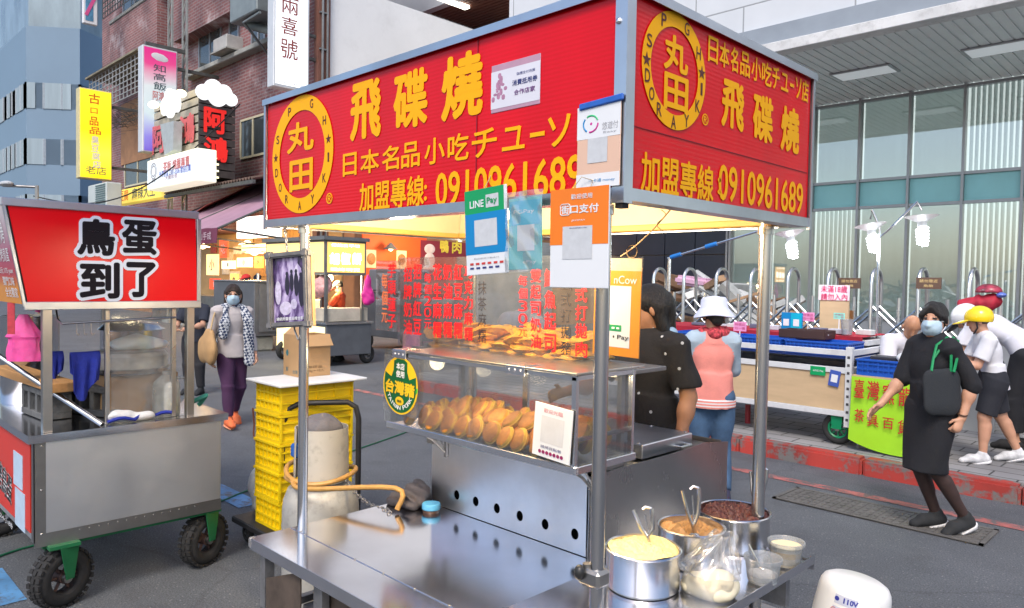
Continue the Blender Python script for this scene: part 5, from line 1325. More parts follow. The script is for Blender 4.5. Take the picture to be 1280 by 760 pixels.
# posts and panes
SQ = steel('post_square', (.55, .52, .48), .3, (3, 3, 1), .3, .04)
for (x, y, w_) in ((EX-.02, .985, .042), (EX-.02, 1.685, .040), (EL+.05, .985, .042), (EL+.05, 1.685, .04), (EX-.06, 1.272, .022), (EX-.06, 1.612, .024)):
    MB().bb((x-w_/2, y-w_/2, .90), (x+w_/2, y+w_/2, 1.56), .002).build('post', SQ, lc)
MB().bb((EX-.062, 1.29, .93), (EX-.058, 1.60, 1.50)).bb((EX-.06, 1.27, .90), (EX-.03, 1.69, .915)).build('side_pane', clear('cart_pane', (.97, .98, .98), .12, .05, .95, .06, (.8, .82, .85)), lc)
b = MB(); b.tube([fE(76, 383)+Vector((-.1, 0, 0)), fE(76, 400)+Vector((-.06, 0, 0)), fE(80, 405)+Vector((-.03, 0, 0)), fE(222, 397)+Vector((-.03, 0, 0))], .006, 8)
b.build('hanging_rail', POLE, lc)
q = MB()
for px_ in (98, 107, 116, 139):
    p = fE(px_, 404)+Vector((-.03, 0, 0)); q.tube([p, p+Vector((0, 0, -.05)), p+Vector((0, .006, -.065)), p+Vector((0, .016, -.055))], .0025, 6)
q.build('hook', POLE, lc)
# sign box: leaning boards
zt0, zt1, zb0, zb1 = 2.01, 2.03, 1.505, 1.55
s00, s01, s10, s11 = fE(4, 255), fE(246, 263), fE(30, 388), fE(248, 373)
TOPY0, TOPY1, BOTY0, BOTY1 = .80, 1.715, .89, 1.725; ZT_, ZB_ = 2.03, 1.53
sb = thing if False else None
SRED = mat('board_red', (.68, .0, .006), .3, 0, .06, 2, 0, 40, 0, None, None, 0, .25)
brd = MB().prism([(EX+.002, BOTY0+.01, ZB_+.02), (EX+.002, BOTY1-.01, ZB_+.02), (EX+.002, TOPY1-.01, ZT_-.02), (EX+.002, TOPY0+.02, ZT_-.02)], (.008, 0, 0)).build('sign_board', SRED, lc)
MB().prism([(EX+.0, BOTY0+.005, ZB_+.01), (EX+.0, BOTY1-.005, ZB_+.01), (EX+.0, TOPY1-.005, ZT_-.01), (EX+.0, TOPY0+.015, ZT_-.01)], (EL-EX, 0, 0)).build('sign_box', mat('box_dark', (.05, .05, .05), .6), lc)
b = MB()
b.bb((EX-.002, TOPY0-.01, ZT_-.02), (EX+.016, TOPY1+.006, ZT_+.02), .003); b.bb((EX-.002, BOTY0-.005, ZB_-.018), (EX+.016, BOTY1+.012, ZB_+.022), .003); b.bb((EX-.002, BOTY1-.012, ZB_+.022), (EX+.0155, BOTY1+.01, ZT_-.02), .002)
b.prism([(EX-.002, BOTY0-.008, ZB_), (EX-.002, BOTY0+.004, ZB_), (EX-.002, TOPY0+.006, ZT_), (EX-.002, TOPY0-.006, ZT_)], (.017, 0, 0))
b.bb((EL, TOPY0-.012, ZT_+.0), (EX, TOPY1, ZT_+.015))
b.build('sign_frame', FLASH, lc)
OUTL = mat('outline_pale', (.60, .66, .78), .4, 0, .04); INK = mat('ink_black', (.010, .008, .012), .7, 0, .1, 4, 0, 40, 0, None, None, 0, .15)
its = [fbox('鳥', 93, 271, 146, 322, fE), fbox('蛋', 149, 273, 198, 321, fE), fbox('到', 96, 325, 152, 376, fE), fbox('了', 155, 325, 196, 374, fE)]
its = [(i[0], i[1]+Vector((.0105, 0, 0)), i[2], i[3]) for i in its]
its = [(i[0], i[1], i[2]*.9, i[3]*.9) for i in its]
big = [(i[0], i[1], i[2]+.17*i[3], i[3]*1.17) for i in its]
letters(big, OUTL, brd, Y3, Z3, 'letter_outline', .0012, .123/1.17)
letters(its, INK, brd, Y3, Z3, 'lettering', .0024, .038)
# slanting front board with faded menu print
def gradmat():
    m = bpy.data.materials.new('menu_print'); m.use_nodes = True
    n, l = m.node_tree.nodes, m.node_tree.links; bs = n['Principled BSDF']; bs.inputs['Roughness'].default_value = .25
    tc = n.new('ShaderNodeTexCoord'); sp = n.new('ShaderNodeSeparateXYZ'); l.new(tc.outputs['Object'], sp.inputs[0])
    mr = n.new('ShaderNodeMapRange'); mr.inputs[1].default_value = 1.53; mr.inputs[2].default_value = 2.03; l.new(sp.outputs['Z'], mr.inputs[0])
    cr = n.new('ShaderNodeValToRGB'); e = cr.color_ramp.elements; e[0].color = (.75, .30, .02, 1); e[1].color = (.62, .62, .66, 1)
    for p_, c_ in ((.18, (.72, .28, .03, 1)), (.3, (.5, .05, .06, 1)), (.5, (.42, .08, .16, 1)), (.72, (.5, .35, .42, 1))):
        k = e.new(p_); k.color = c_
    l.new(mr.outputs[0], cr.inputs[0]); l.new(cr.outputs[0], bs.inputs['Base Color']); return m
fb = MB().prism([(EL, BOTY0-.002, ZB_+.01), (EX-.012, BOTY0-.002, ZB_+.01), (EX-.012, TOPY0+.008, ZT_-.01), (EL, TOPY0+.008, ZT_-.01)], (0, -.008, 0)).build('front_board', gradmat(), lc)
sl_ = Vector((0, TOPY0-BOTY0+.01, ZT_-ZB_)).normalized()
def onb(x, t): return Vector((x, BOTY0-.011, ZB_))+Vector((0, TOPY0-BOTY0+.01, ZT_-ZB_))*t
letters([('鳥蛋', onb(-4.40, .88), .2, .10), ('香烤', onb(-4.38, .70), .18, .09), ('原味烤鳥蛋', onb(-4.42, .50), .30, .07), ('25元 1/75 yuan', onb(-4.40, .34), .30, .035), ('獨門口味', onb(-4.38, .24), .24, .045), ('全台獨家', onb(-4.36, .13), .26, .05)], WHITE, fb, X3, sl_, 'lettering', .001, .004)
# wheels with green forks
for (y, x) in ((1.05, EX-.03), (1.80, EX-.09), (1.05, EL+.12), (1.80, EL+.12)):
    r_ = .152; c = Vector((x, y, r_))
    hub = wheel_parts(c, (.92, .38, 0) if x > -5 else (1, 0, 0), r_, .095, lc, RUBBER, mat('rim_rust', (.12, .07, .06), .6, .3, .3, 10), True)
    ax = Vector((.92, .38, 0)).normalized(); b = MB(); bk = ax.cross(Z3)
    for s_ in (-1, 1): b.prism([c+ax*(s_*.062)+bk*.02, c+ax*(s_*.062)-bk*.02, c+ax*(s_*.062)-bk*.05+Z3*.17, c+ax*(s_*.062)+bk*.05+Z3*.17], ax*.006)
    b.bb((x-.07, y-.07, .318), (x+.075, y+.07, .335)); b.build('fork', GREENP, lc)
b = MB(); b.bb((EX-.12, EY0+.04, .315), (EX-.02, EY1-.05, .36)); b.bb((EL+.05, EY0+.04, .315), (EX-.12, EY0+.08, .36)); b.build('under_frame', GREENP, lc)
# things standing on the egg stall
ZL = .90
def single(b, name, m, label, cat, loc, group=None, **k): return b.build(name, m, None, loc, label, cat, group, **k)
# concrete blocks, plank, pipe
CBLK = mat('block_grey', (.13, .135, .14), .9, 0, .3, 20, .6, 60)
def cblock(c, rz):
    Mx = Matrix.Rotation(rz, 3, 'Z'); b = MB(); c = Vector(c); L_, W_, H_ = .36, .14, .17
    for dz in (.02, H_-.02): b.box(c+Vector((0, 0, dz)), (L_, W_, .035), Mx, .004)
    for dx in (-L_/2+.018, -.06, .06, L_/2-.018): b.box(c+Mx @ Vector((dx, 0, H_/2)), (.034, W_-.004, H_-.075), Mx)
    b.box(c+Mx @ Vector((0, W_/2-.02, H_/2)), (L_-.03, .02, H_-.076), Mx)
    return b
c = Vector((-4.72, 1.10, ZL)); cblock(c, R(4)).build('concrete_block', CBLK, None, c, 'dark hollow concrete block under the plank on the egg stall, nearer one', 'concrete block')
c = Vector((-4.62, 1.32, ZL)); cblock(c, R(20)).build('concrete_block', CBLK, None, c, 'concrete block behind the plank under the blue towel on the egg stall', 'concrete block')
PLK = mat('timber', (.48, .25, .09), .7, 0, .25, 3, .25, 20, 0, (1, 12, 12))
p0, p1 = AX(98, 510, -4.40), AY(-10, 474, 1.06)
p0, p1 = Vector((-4.34, 1.10, ZL+.20)), Vector((-5.25, 1.02, ZL+.215)); d_ = (p1-p0); c = (p0+p1)/2; rm = d_.normalized().to_track_quat('X', 'Z').to_matrix()
MB().box(c, (d_.length, .13, .05), rm, .004).build('plank', PLK, None, c, 'thick orange timber plank lying on concrete blocks at the left cart', 'plank')
p0, p1 = AX(128, 531, EX+.03), AX(0, 446, -4.75)
b = MB().cyl(p0, p1+(p1-p0)*.3, .014, n=16); b.build('pipe', STEEL, None, p0, 'long steel pipe slanting across the corner of the egg stall', 'pipe')
MB().cyl(p0+(p0-p1).normalized()*.0006, p0+(p0-p1).normalized()*.001, .011, n=14).build('bore', BLACK, bpy.data.objects['pipe'])
# towel, pot, board, boxes, jug
TWL = mat('towel_blue', (.015, .03, .30), .95, 0, .25, 30, .5, 120)
def towel(c, w_, h0, h1, lab, ydir=(.0, 1., 0)):
    yd = Vector(ydir)
    def fn(u, v):
        s_ = (v-.35)*(h0+h1); bend = .02*math.tanh(s_*30)
        z = -abs(s_)*(1+.25*math.sin(u*5)) if abs(s_) > .0 else 0
        return Vector(c)+yd*((u-.5)*w_*(1-.25*abs(s_)/(h0+h1)))+yd.cross(Z3)*(bend+.012*math.sin(u*14+v*3)*min(1, abs(s_)*8))+Z3*z
    return MB().sheet(fn, 24, 24, .006).build('towel', TWL, None, c, lab, 'towel')
towel(AX(106, 440, -4.32), .14, .10, .21, 'royal blue towel hung over the rail inside the egg stall, larger one')
towel(AX(68, 440, -4.55), .08, .08, .12, 'small blue towel behind the corner post of the egg stall')
pc_ = Vector((-4.95, 1.62, ZL)); t = thing('steam_pot', 'tall steel steamer pot at the back of the egg stall', 'pot', pc_)
MB().lathe([(0, 0), (.17, 0), (.175, .01), (.175, .44), (.18, .45), (.165, .45), (.16, .02), (0, .02)], pc_, 36).build('shell', BRUSH, t); MB().lathe([(.19, .452), (.15, .49), (.02, .51), (0, .51)], pc_, 36).build('lid', BRUSH, t)
pc_ = Vector((-5.3, 1.15, ZL)); t = thing('stock_pot', 'steel stock pot at the far left of the egg stall, behind the pink bag', 'pot', pc_)
MB().lathe([(0, 0), (.15, 0), (.155, .01), (.155, .52), (.16, .53), (.145, .53), (.14, .02), (0, .02)], pc_, 36).build('shell', BRUSH, t)
c = AX(190, 470, -4.45); t = thing('carton', 'plain brown carton standing inside the egg stall behind the clear jug', 'box', (-4.52, 1.52, ZL))
CARD_ = mat('cardboard', (.45, .28, .14), .8, 0, .15, 4, .15, 12, .08)
MB().bb((-4.66, 1.32, ZL), (-4.42, 1.70, ZL+.23), .004).build('carton_body', CARD_, t)
t = thing('warming_tray', 'round steel warming tray with a pale lid on top of the brown carton', 'tray', (-4.54, 1.47, ZL+.235))
MB().lathe([(0, 0), (.19, 0), (.215, .03), (.22, .03), (.20, .012), (0, .01)], (-4.54, 1.47, ZL+.235), 36).build('tray', BRUSH, t); MB().lathe([(.20, .032), (.205, .10), (.19, .12), (0, .125)], (-4.54, 1.47, ZL+.235), 36).build('lid', clear('tray_lid', (.9, .9, .88), .2, .2, .9, .7, (.62, .6, .57)), t)
bc2 = Vector((-4.60, 1.52, ZL+.36)); sd = SDF(bc2-Vector((.2, .25, .02)), bc2+Vector((.2, .25, .2)), .01)
sd.ell(bc2+Vector((0, -.02, .03)), (.10, .12, .05), k=.03).ell(bc2+Vector((0, .09, .02)), (.08, .1, .035), k=.04).wrinkle(.014, 50, 8).cut(bc2, (0, 0, -1))
sd.build('plastic_bag', mat('bag_pale', (.62, .74, .80), .35, 0, .2, 9, .3, 20), None, bc2, label='pale crumpled plastic bag on top of the warming tray in the egg stall', cat='bag')
jc = AX(208, 500, EX-.12); jc.z = ZL; t = thing('jug', 'clear plastic jug half full of pale liquid inside the egg stall', 'jug', jc)
JPL = clear('jug_plastic', (.95, .96, .95), .12, .2, .88, .4, (.72, .75, .75))
def jugshape(k, z1, nm, m):
    b = MB()
    if z1: b.lathe([(0, .004), (.066*k, .004), (.07*k, .02), (.07*k, z1), (0, z1)], jc, 28)
    else: b.lathe([(0, .0), (.068, 0), (.072, .015), (.072, .16), (.066, .19), (.03, .225), (.022, .232), (.022, .25), (0, .25)], jc, 28)
    return b.build(nm, m, t)
jugshape(1, 0, 'shell', JPL); jugshape(.95, .10, 'liquid', mat('soy_milk', (.66, .62, .42), .4, 0, .05)); 
MB().tube([jc+Vector((.01, .05, .21)), jc+Vector((.01, .1, .205)), jc+Vector((.01, .11, .12)), jc+Vector((.01, .07, .07))], .010, 8).build('handle', JPL, t)
sd = SDF((-4.36, 1.24, ZL-.01), (-4.16, 1.56, ZL+.13), .007)
sd.ell((-4.27, 1.33, ZL+.03), (.05, .06, .04), k=.02).ell((-4.26, 1.42, ZL+.02), (.04, .09, .025), k=.03).wrinkle(.01, 70, 2).cut((0, 0, ZL+.001), (0, 0, -1))
sd.build('rag', mat('rag_white', (.66, .67, .68), .9, 0, .15, 30, .4, 90), None, (-4.27, 1.37, ZL), label='white crumpled rag behind the glass of the egg stall', cat='cloth')
b = MB(); b.tube([(-4.24+.03*math.sin(t), 1.27+t*.05, ZL+.012+.02*abs(math.sin(t*1.3))) for t in [i*.5 for i in range(14)]], .010, 6)
b.build('strap', TWL, None, (-4.24, 1.4, ZL), 'blue strap lying beside the white rag on the egg stall', 'strap')
b = MB(); b.tube([AX(245, 507, EX+.0)+Vector((-.05, 0, .015)), AX(262, 500, EX)+Vector((-.05, 0, .02)), AX(258, 512, EX)+Vector((-.1, .0, .015))], .014, 8); b.build('green_cloth', mat('teal_cloth', (.02, .16, .13), .9, 0, .3, 30), None, (EX-.05, 1.82, ZL), 'dark green rag at the far corner of the egg stall counter', 'cloth')
# pink bag, red tag
pb = AX(30, 430, -4.55); 
def pink(u, v):
    a = 2*math.pi*u; k = v
    if k < .6: rx, ry, z = .072-.010*k, .038, k*.2
    else: j = (k-.6)/.4; rx, ry, z = .066*(1-j)**1.2+.018, .038*(1-j)+.012, .12+.125*j
    r_ = 1+.07*math.sin(5*a+k*7)+.05*math.sin(9*a-k*4)
    return pb+Vector((.7*rx*math.cos(a)*r_, .75*rx*math.cos(a)*r_+ry*math.sin(a)*r_, z-.09))
b = MB().sheet(pink, 44, 24)
pkb = b.build('pink_bag', mat('pink_plastic', (.80, .09, .36), .35, 0, .2, 20, .3, 30, 0, None, None, 0, .5, 1, .2), None, pb-Vector((0, 0, .09)), 'bright pink plastic bag hanging at the corner of the egg stall', 'bag')
MB().tube([pb+Vector((.05, .055, .17)), pb+Vector((.06, .06, .23)), pb+Vector((.03, .03, .24)), pb+Vector((.02, .02, .18))], .016, 8).build('handle_loop', MATS['pink_plastic'], pkb)
P = AX(14, 398, -4.42); MB().box(P, (.003, .035, .16), R(-40), 0).build('red_tag', mat('tag_red', (.5, .04, .06), .5, 0, .3, 40), None, P-Vector((0, 0, .08)), 'narrow red printed tag hanging under the egg stall board', 'tag')
# green hose on the road
pts = [AZ(-20, 704), AZ(40, 684), AZ(120, 672), AZ(230, 640), AZ(275, 628), AZ(315, 612), AZ(420, 572), AZ(505, 542), AZ(560, 520)]
P_ = [p+Z3*.008 for p in pts]
def smooth_path(P, n=6):
    out = []
    for i in range(len(P)-1):
        p0, p1, p2, p3 = P[max(0, i-1)], P[i], P[i+1], P[min(len(P)-1, i+2)]
        for k in range(n):
            t = k/n; out.append(.5*((2*p1)+(p2-p0)*t+(2*p0-5*p1+4*p2-p3)*t*t+(3*p1-p0-3*p2+p3)*t**3))
    return out+[P[-1]]
MB().tube(smooth_path(P_), .007, 8).build('hose', mat('hose_green', (.01, .12, .06), .5), None, P_[4], 'thin dark green hose running across the road under the carts', 'hose')

# --- crates on a platform trolley, carton on top
CRY = mat('crate_yellow', (.78, .56, .006), .4, 0, .12, 3, 0, 40, .12)
def make_crate(L_, W_, H_, m, name, label, group, grid=(5, 2)):
    b = MB(); t = .012
    for z in (.006, H_*.36, H_*.68, H_-.010):
        hh = .012 if z < H_-.02 else .02
        if z == .006: hh = .02
        for s_ in (-1, 1): b.box((0, s_*(W_/2-.004), z+.003), (L_, .014, hh)); b.box((s_*(L_/2-.004), 0, z+.003), (.014, W_-.014, hh))
    nx = grid[0]*2
    for i in range(nx+1):
        for s_ in (-1, 1): b.box((-L_/2+L_*i/nx*.985+.006, s_*(W_/2-.005), H_/2), (.010 if i % 2 else .014, .012, H_-.01))
    for i in range(grid[0]+2):
        for s_ in (-1, 1): b.box((s_*(L_/2-.005), -W_/2+W_*i/(grid[0]+1)*.98+.006, H_/2), (.012, .010, H_-.01))
    for s_ in (-1, 1): b.box((0, s_*(W_/2-.011), H_*.5), (L_-.02, .003, H_-.02)); b.box((s_*(L_/2-.011), 0, H_*.5), (.003, W_-.02, H_-.02))
    b.box((0, 0, .006), (L_-.01, W_-.01, .008)); b.box((0, 0, H_+.0035), (L_+.012, .014, .006)) if False else None
    for s_ in (-1, 1): b.box((0, s_*(W_/2+.002), H_-.006), (L_+.012, .016, .014)); b.box((s_*(L_/2+.002), 0, H_-.006), (.016, W_+.012, .014))
    o = b.build(name, m, None, (0, 0, 0), label, 'crate', group, smooth=0)
    return o
CZ = .17
cA, cB = AZ(348, 666, CZ), AZ(313, 652, CZ)
CW = abs(cB.x-cA.x); CH = .152; CD = .50
ctop = AD(316, 475, ((AZ(313, 652, CZ)-_C).dot(_f))).z
CH = (ctop-CZ)/5-.004
cc = Vector(((cA.x+cB.x)/2, cA.y+CD/2, CZ))
names = ('lowest yellow plastic crate of the stack on the trolley', 'second yellow crate from the bottom of the trolley stack', 'middle yellow crate of the five stacked on the trolley', 'fourth yellow crate up, just under the topmost one', 'topmost yellow crate of the trolley stack, under the white board')
cr0 = make_crate(CW, CD, CH, CRY, 'crate', names[0], 'yellow crates stacked on the trolley', (3, 2))
for i in range(5):
    o = cr0 if i == 0 else cr0.copy()
    if i: COL.objects.link(o)
    o.location = cc+Vector((random.uniform(-.006, .006), random.uniform(-.006, .006), i*(CH+.004))); o['label'] = names[i]; o.name = 'crate'
zt5 = CZ+5*(CH+.004)
tr = thing('trolley', 'black platform trolley with a bent tube handle under the yellow crates', 'trolley', (cc.x+.1, cc.y, 0))
TB = mat('trolley_black', (.022, .022, .024), .5, .2, .3, 10, .1, 40)
MB().bb((cc.x-CW/2-.20, cA.y-.06, CZ-.045), (cc.x+CW/2+.62, cA.y+CD+.10, CZ-.003), .008).build('platform', TB, tr)
for (x, y) in ((cc.x-CW/2-.13, cA.y+.02), (cc.x-CW/2-.13, cA.y+CD), (cc.x+CW/2+.5, cA.y+CD), (cc.x+CW/2+.5, cA.y+.02)):
    wheel_parts((x, y, .06), (0, 1, 0), .06, .035, tr, RUBBER, STEELD)
hA = AD(354, 560, 4.45); hB = AD(448, 560, 4.55)
h0, h1 = Vector((hA.x, hA.y, .12)), Vector((hB.x, hB.y, .12)); ztp = AD(400, 503, 4.5).z
q = [h0, Vector((hA.x, hA.y, ztp-.12)), Vector((hA.x+(hB.x-hA.x)*.08, hA.y+(hB.y-hA.y)*.08, ztp-.03)), Vector((hA.x+(hB.x-hA.x)*.22, hA.y+(hB.y-hA.y)*.22, ztp)), Vector((hA.x+(hB.x-hA.x)*.85, hA.y+(hB.y-hA.y)*.85, ztp)), Vector((hA.x+(hB.x-hA.x)*.96, hA.y+(hB.y-hA.y)*.96, ztp-.03)), Vector((hB.x, hB.y, ztp-.1)), h1]
MB().tube(q, .017, 12).build('handle', TB, tr)
MB().bb((cc.x-CW/2-.03, cA.y-.05, zt5), (cc.x+CW/2+.10, cA.y+CD+.05, zt5+.016), .004).build('board', mat('foam_board', (.72, .74, .76), .5, 0, .08, 5, .2, 20), None, (cc.x, cA.y+CD/2, zt5), 'white sheet board lying on the topmost yellow crate', 'board')
bx = thing('carton', 'open brown cardboard carton with small print on the white board', 'box', (cc.x+.03, cA.y+.28, zt5+.017))
fcx = cc.x+.045; zb5 = zt5+.017
A_ = AZ(350, 465, zb5); Bm = AZ(374, 472, zb5); Cm = AZ(405, 466, zb5)
bh = AD(350, 415, (A_-_C).dot(_f)).z-zb5
bx0, bx1, by0, by1 = Bm.x-.20, Bm.x, Bm.y, Bm.y+.22
b = MB(); w_ = .004
b.bb((bx0, by0, zb5), (bx1, by0+w_, zb5+bh)); b.bb((bx0, by1-w_, zb5), (bx1, by1, zb5+bh)); b.bb((bx0, by0+w_, zb5), (bx0+w_, by1-w_, zb5+bh)); b.bb((bx1-w_, by0+w_, zb5), (bx1, by1-w_, zb5+bh)); b.bb((bx0+w_, by0+w_, zb5), (bx1-w_, by1-w_, zb5+w_))
b.build('carton_body', CARD_, bx)
MB().prism([(bx1-.002, by0+.01, zb5+bh-.002), (bx1-.002, by1-.01, zb5+bh-.002), (bx1+.05, by1-.01, zb5+bh-.07), (bx1+.05, by0+.01, zb5+bh-.07)], (.003, 0, .003)).prism([(bx0+.01, by0, zb5+bh), (bx1-.01, by0, zb5+bh), (bx1-.01, by0+.06, zb5+bh+.05), (bx0+.01, by0+.06, zb5+bh+.05)], (0, .003, 0)).build('flap', CARD_, bx)
letters([('台灣', Vector(((bx0+bx1)/2+.05, by0, zb5+.03)), .06, .025), ('●', Vector(((bx0+bx1)/2-.05, by0, zb5+bh*.55)), .03, .04), ('鮮', Vector(((bx0+bx1)/2-.05, by0, zb5+.04)), .03, .03)], mat('print_bluegreen', (.03, .16, .2), .6), bx, X3, Z3, 'lettering', .001, .0)
letters([('120g × 12入', Vector((bx1, (by0+by1)/2, zb5+.035)), .13, .018), ('易碎品', Vector((bx1, (by0+by1)/2, zb5+.06)), .1, .018)], mat('print_brown', (.12, .07, .03), .6), bx, Y3, Z3, 'lettering', .001, .0)
# white bag behind the crates
wb = AZ(302, 590, .25); wb = Vector((cc.x-CW/2-.14, cA.y+.22, .18))
sd = SDF(wb-Vector((.25, .3, .05)), wb+Vector((.25, .3, .62)), .014)
sd.ell(wb+Vector((0, 0, .16)), (.12, .18, .2), k=.05).ell(wb+Vector((-.02, .05, .36)), (.10, .14, .16), k=.08).ell(wb+Vector((.02, 0, .48)), (.07, .08, .08), k=.05).wrinkle(.02, 28, 4)
sd.build('refuse_bag', mat('bag_white', (.66, .68, .71), .35, 0, .1, 10, .3, 25, 0, None, None, 0, .5, 1, .1), None, wb-Vector((0, 0, .04)), label='white plastic refuse bag slumped beside the yellow crates', cat='bag')
b = MB(); P0 = AD(316, 510, 4.9); b.tube(smooth_path([P0, P0+Vector((.02, .0, -.1)), P0+Vector((.08, -.02, -.2)), AD(345, 580, 4.6)]), .006, 6); b.build('cord', mat('cord_rust', (.35, .12, .05), .8), None, P0, 'rusty orange cord hanging down the yellow crates', 'cord')
# gas cylinder behind the table
GC = Vector((-3.30, 1.98, 0)); gr = .19
dG = (GC+Vector((0, 0, .8))-_C).dot(_f)
zc0, zc1, zsh, zcap = AD(395, 588, dG).z, AD(395, 540, dG).z, AD(395, 612, dG).z, AD(395, 518, dG).z
gt = thing('gas_cylinder', 'grey painted gas cylinder with a collar behind the corner of the steel table', 'gas cylinder', GC)
GP = mat('cylinder_grey', (.40, .395, .375), .45, .1, .12, 4, .1, 20, .5)
b = MB(); b.lathe([(0, .03), (gr*.8, .03), (gr*.96, .08), (gr, .14), (gr, zsh-.10), (gr*.97, zsh-.04), (gr*.86, zsh+.015), (gr*.55, zsh+.055), (gr*.2, zsh+.07), (0, zsh+.07)], GC, 48); b.lathe([(gr*1.005, .44), (gr*1.015, .452), (gr*1.005, .464)], GC, 48); b.build('tank', GP, gt)
MB().lathe([(gr*.75, 0), (gr*.78, .06), (gr*.74, .06)], GC, 36).build('foot_ring', GP, gt)
cr_ = (AD(430, 560, dG)-AD(361, 560, dG)).length/2*.98
b = MB(); N = 40; z0, z1 = zsh+.055, zc1+.03
b.sheet(lambda u, v: GC+Vector((cr_*(1-.04*v)*math.cos(R(-60)+u*R(318)), cr_*(1-.04*v)*math.sin(R(-60)+u*R(318)), z0+(z1-z0)*v)), 44, 4, .004); b.build('collar', mat('collar_grey', (.47, .45, .41), .45, .1, .1, 4, 0, 40, .45), gt)
MB().cyl(GC+Vector((0, 0, zsh+.06)), GC+Vector((0, 0, z1-.02)), .022).cyl(GC+Vector((0, 0, z1-.07)), GC+Vector((-.05, -.06, z1-.08)), .014).build('valve', mat('valve_brass', (.5, .36, .12), .35, .9, .2, 10), gt)
MB().bb(GC+Vector((-.12, -.11, z1-.16)), GC+Vector((-.06, -.07, z1-.09)), .01).build('regulator', mat('valve_blue', (.01, .10, .42), .4), gt)
MB().bb(GC+Vector((-.03, -cr_-.012, z0-.03)), GC+Vector((.05, -cr_+.02, z0+.0)), .008).build('blue_clip', MATS['valve_blue'], gt)
sd = SDF(GC+Vector((-.15, -.15, z1-.06)), GC+Vector((.15, .15, z1+.12)), .006)
sd.ell(GC+Vector((0, .0, z1-.005)), (.105, .10, .065), k=.02).wrinkle(.006, 40, 9).cut(GC+Vector((0, 0, z1-.03)), (0, 0, -1))
sd.build('cap_cloth', mat('cap_grey', (.13, .125, .14), .9, 0, .2, 20, .4, 90), None, GC+Vector((0, 0, z1-.03)), label='dark grey cloth cap covering the gas cylinder valve', cat='cloth')
HOS = mat('hose_amber', (.48, .26, .07), .4, 0, .2, 30)
zr = z0+.0
hp = [GC+Vector((cr_*1.15*math.cos(a), cr_*1.15*math.sin(a), zr+.05+.03*math.sin(a*1.0+.5)-.012*i)) for i, a in enumerate([R(40+28*k) for k in range(22)])]
hp = [GC+Vector((-.05, -.07, z1-.09))]+[GC+Vector((1.25*cr_*math.cos(R(150+k*27)), 1.25*cr_*math.sin(R(150+k*27)), zr+.055-.003*k+.02*math.sin(k*.8))) for k in range(19)]
e0 = hp[-1]; hp += [e0+Vector((.16, -.02, .0)), Vector((-2.70, 2.00, ZT+.10)), Vector((-2.66, 1.98, ZT+.015))]
MB().tube(smooth_path(hp, 5), .012, 10).build('gas_hose', HOS, None, GC+Vector((0, 0, zr)), 'amber rubber gas hose coiled round the grey cylinder', 'hose')
b = MB(); c0, c1 = GC+Vector((cr_*.9, cr_*.3, z0+.03)), Vector((-2.68, 1.96, ZT+.01)); n_ = 22
for i in range(n_):
    t0 = (i+.5)/n_; c = c0.lerp(c1, t0)+Vector((0, 0, -.04*math.sin(t0*3.14))); dz = (c1-c0).normalized(); sd_ = dz.orthogonal().normalized()
    if i % 2: sd_ = dz.cross(sd_)
    L_ = (c1-c0).length/n_
    b.tube([c+dz*(L_*.75*math.cos(t))+sd_*(L_*.38*math.sin(t)) for t in [2*math.pi*k/10 for k in range(10)]], .0028, 5, True)
b.build('chain', STEELD, None, c1, 'steel chain running from the gas cylinder to the table corner', 'chain')
# white appliance bucket bottom right
zb_ = .40; bt_ = AD(1062, 716, 3.0)
bk = AZ(1056, 724, .38); BK = Vector((bk.x, bk.y, 0))
wk = thing('appliance_drum', 'white rounded plastic drum with printed labels on the road at the lower right', 'appliance', BK)
tilt = Vector((.10, .10, 1)).normalized()
WPL = mat('drum_white', (.80, .80, .79), .35, 0, .04, 3)
prof = [(.175, 0), (.164, .15), (.151, .33), (.146, .352), (.135, .372), (.11, .386), (0, .39)]
MB().lathe([(0, 0.0)]+prof, BK, 56, tilt).build('drum', WPL, wk)
def ond(az, h):
    q = tilt.to_track_quat('Z', 'Y').to_matrix(); r_ = .175-.0727*h; e = q @ Vector((math.cos(az), math.sin(az), 0)); return BK+tilt*h+e*(r_+.0015), e
azc = math.atan2(-BK.y, -BK.x)+R(0)
q = tilt.to_track_quat('Z', 'Y').to_matrix()
best = min(range(360), key=lambda d: -(ond(R(d), .2)[1].dot((_C-BK).normalized())))
def label_patch(daz, h, wa, hh, m, nm):
    def fn(u, v): return ond(R(best+daz)+(u-.5)*wa, h+(v-.5)*hh)[0]
    return MB().sheet(fn, 10, 2).build(nm, m, wk)
LBL = mat('label_lilac', (.55, .58, .70), .4, 0, .06)
for (dz, h, hh) in ((-10, .318, .040), (-11, .266, .040), (-12, .214, .036)):
    label_patch(dz, h, .62, hh, LBL if h > .25 else mat('label_grey', (.35, .38, .42), .4), 'label_plate')
def dtext(s_, daz, h, hh, m, step=.10, bold=.02):
    n = len(s_); 
    for i, ch in enumerate(s_):
        P, e = ond(R(best+daz)+(i-(n-1)/2)*step, h); tg = tilt.cross(e).normalized()
        letters([(ch, P, None if ch != '1' else .006, hh)], m, wk, tg, tilt, 'lettering', .0012, bold)
PBL = mat('print_violet', (.04, .05, .35), .5)
dtext('110V', -4, .320, .024, PBL, .10, .05); dtext('●', -24, .320, .02, PBL); dtext('注意電源', -4, .275, .012, PBL, .075, 0); dtext('專用插座', -4, .258, .012, PBL, .075, 0); dtext('⊘', -26, .267, .026, mat('print_red', (.6, .05, .04), .5))
def seam(u): p, e = ond(R(best+42), .02+.33*u); return p
MB().tube([seam(i/12) for i in range(13)], .0025, 6).build('seam', WPL, wk)

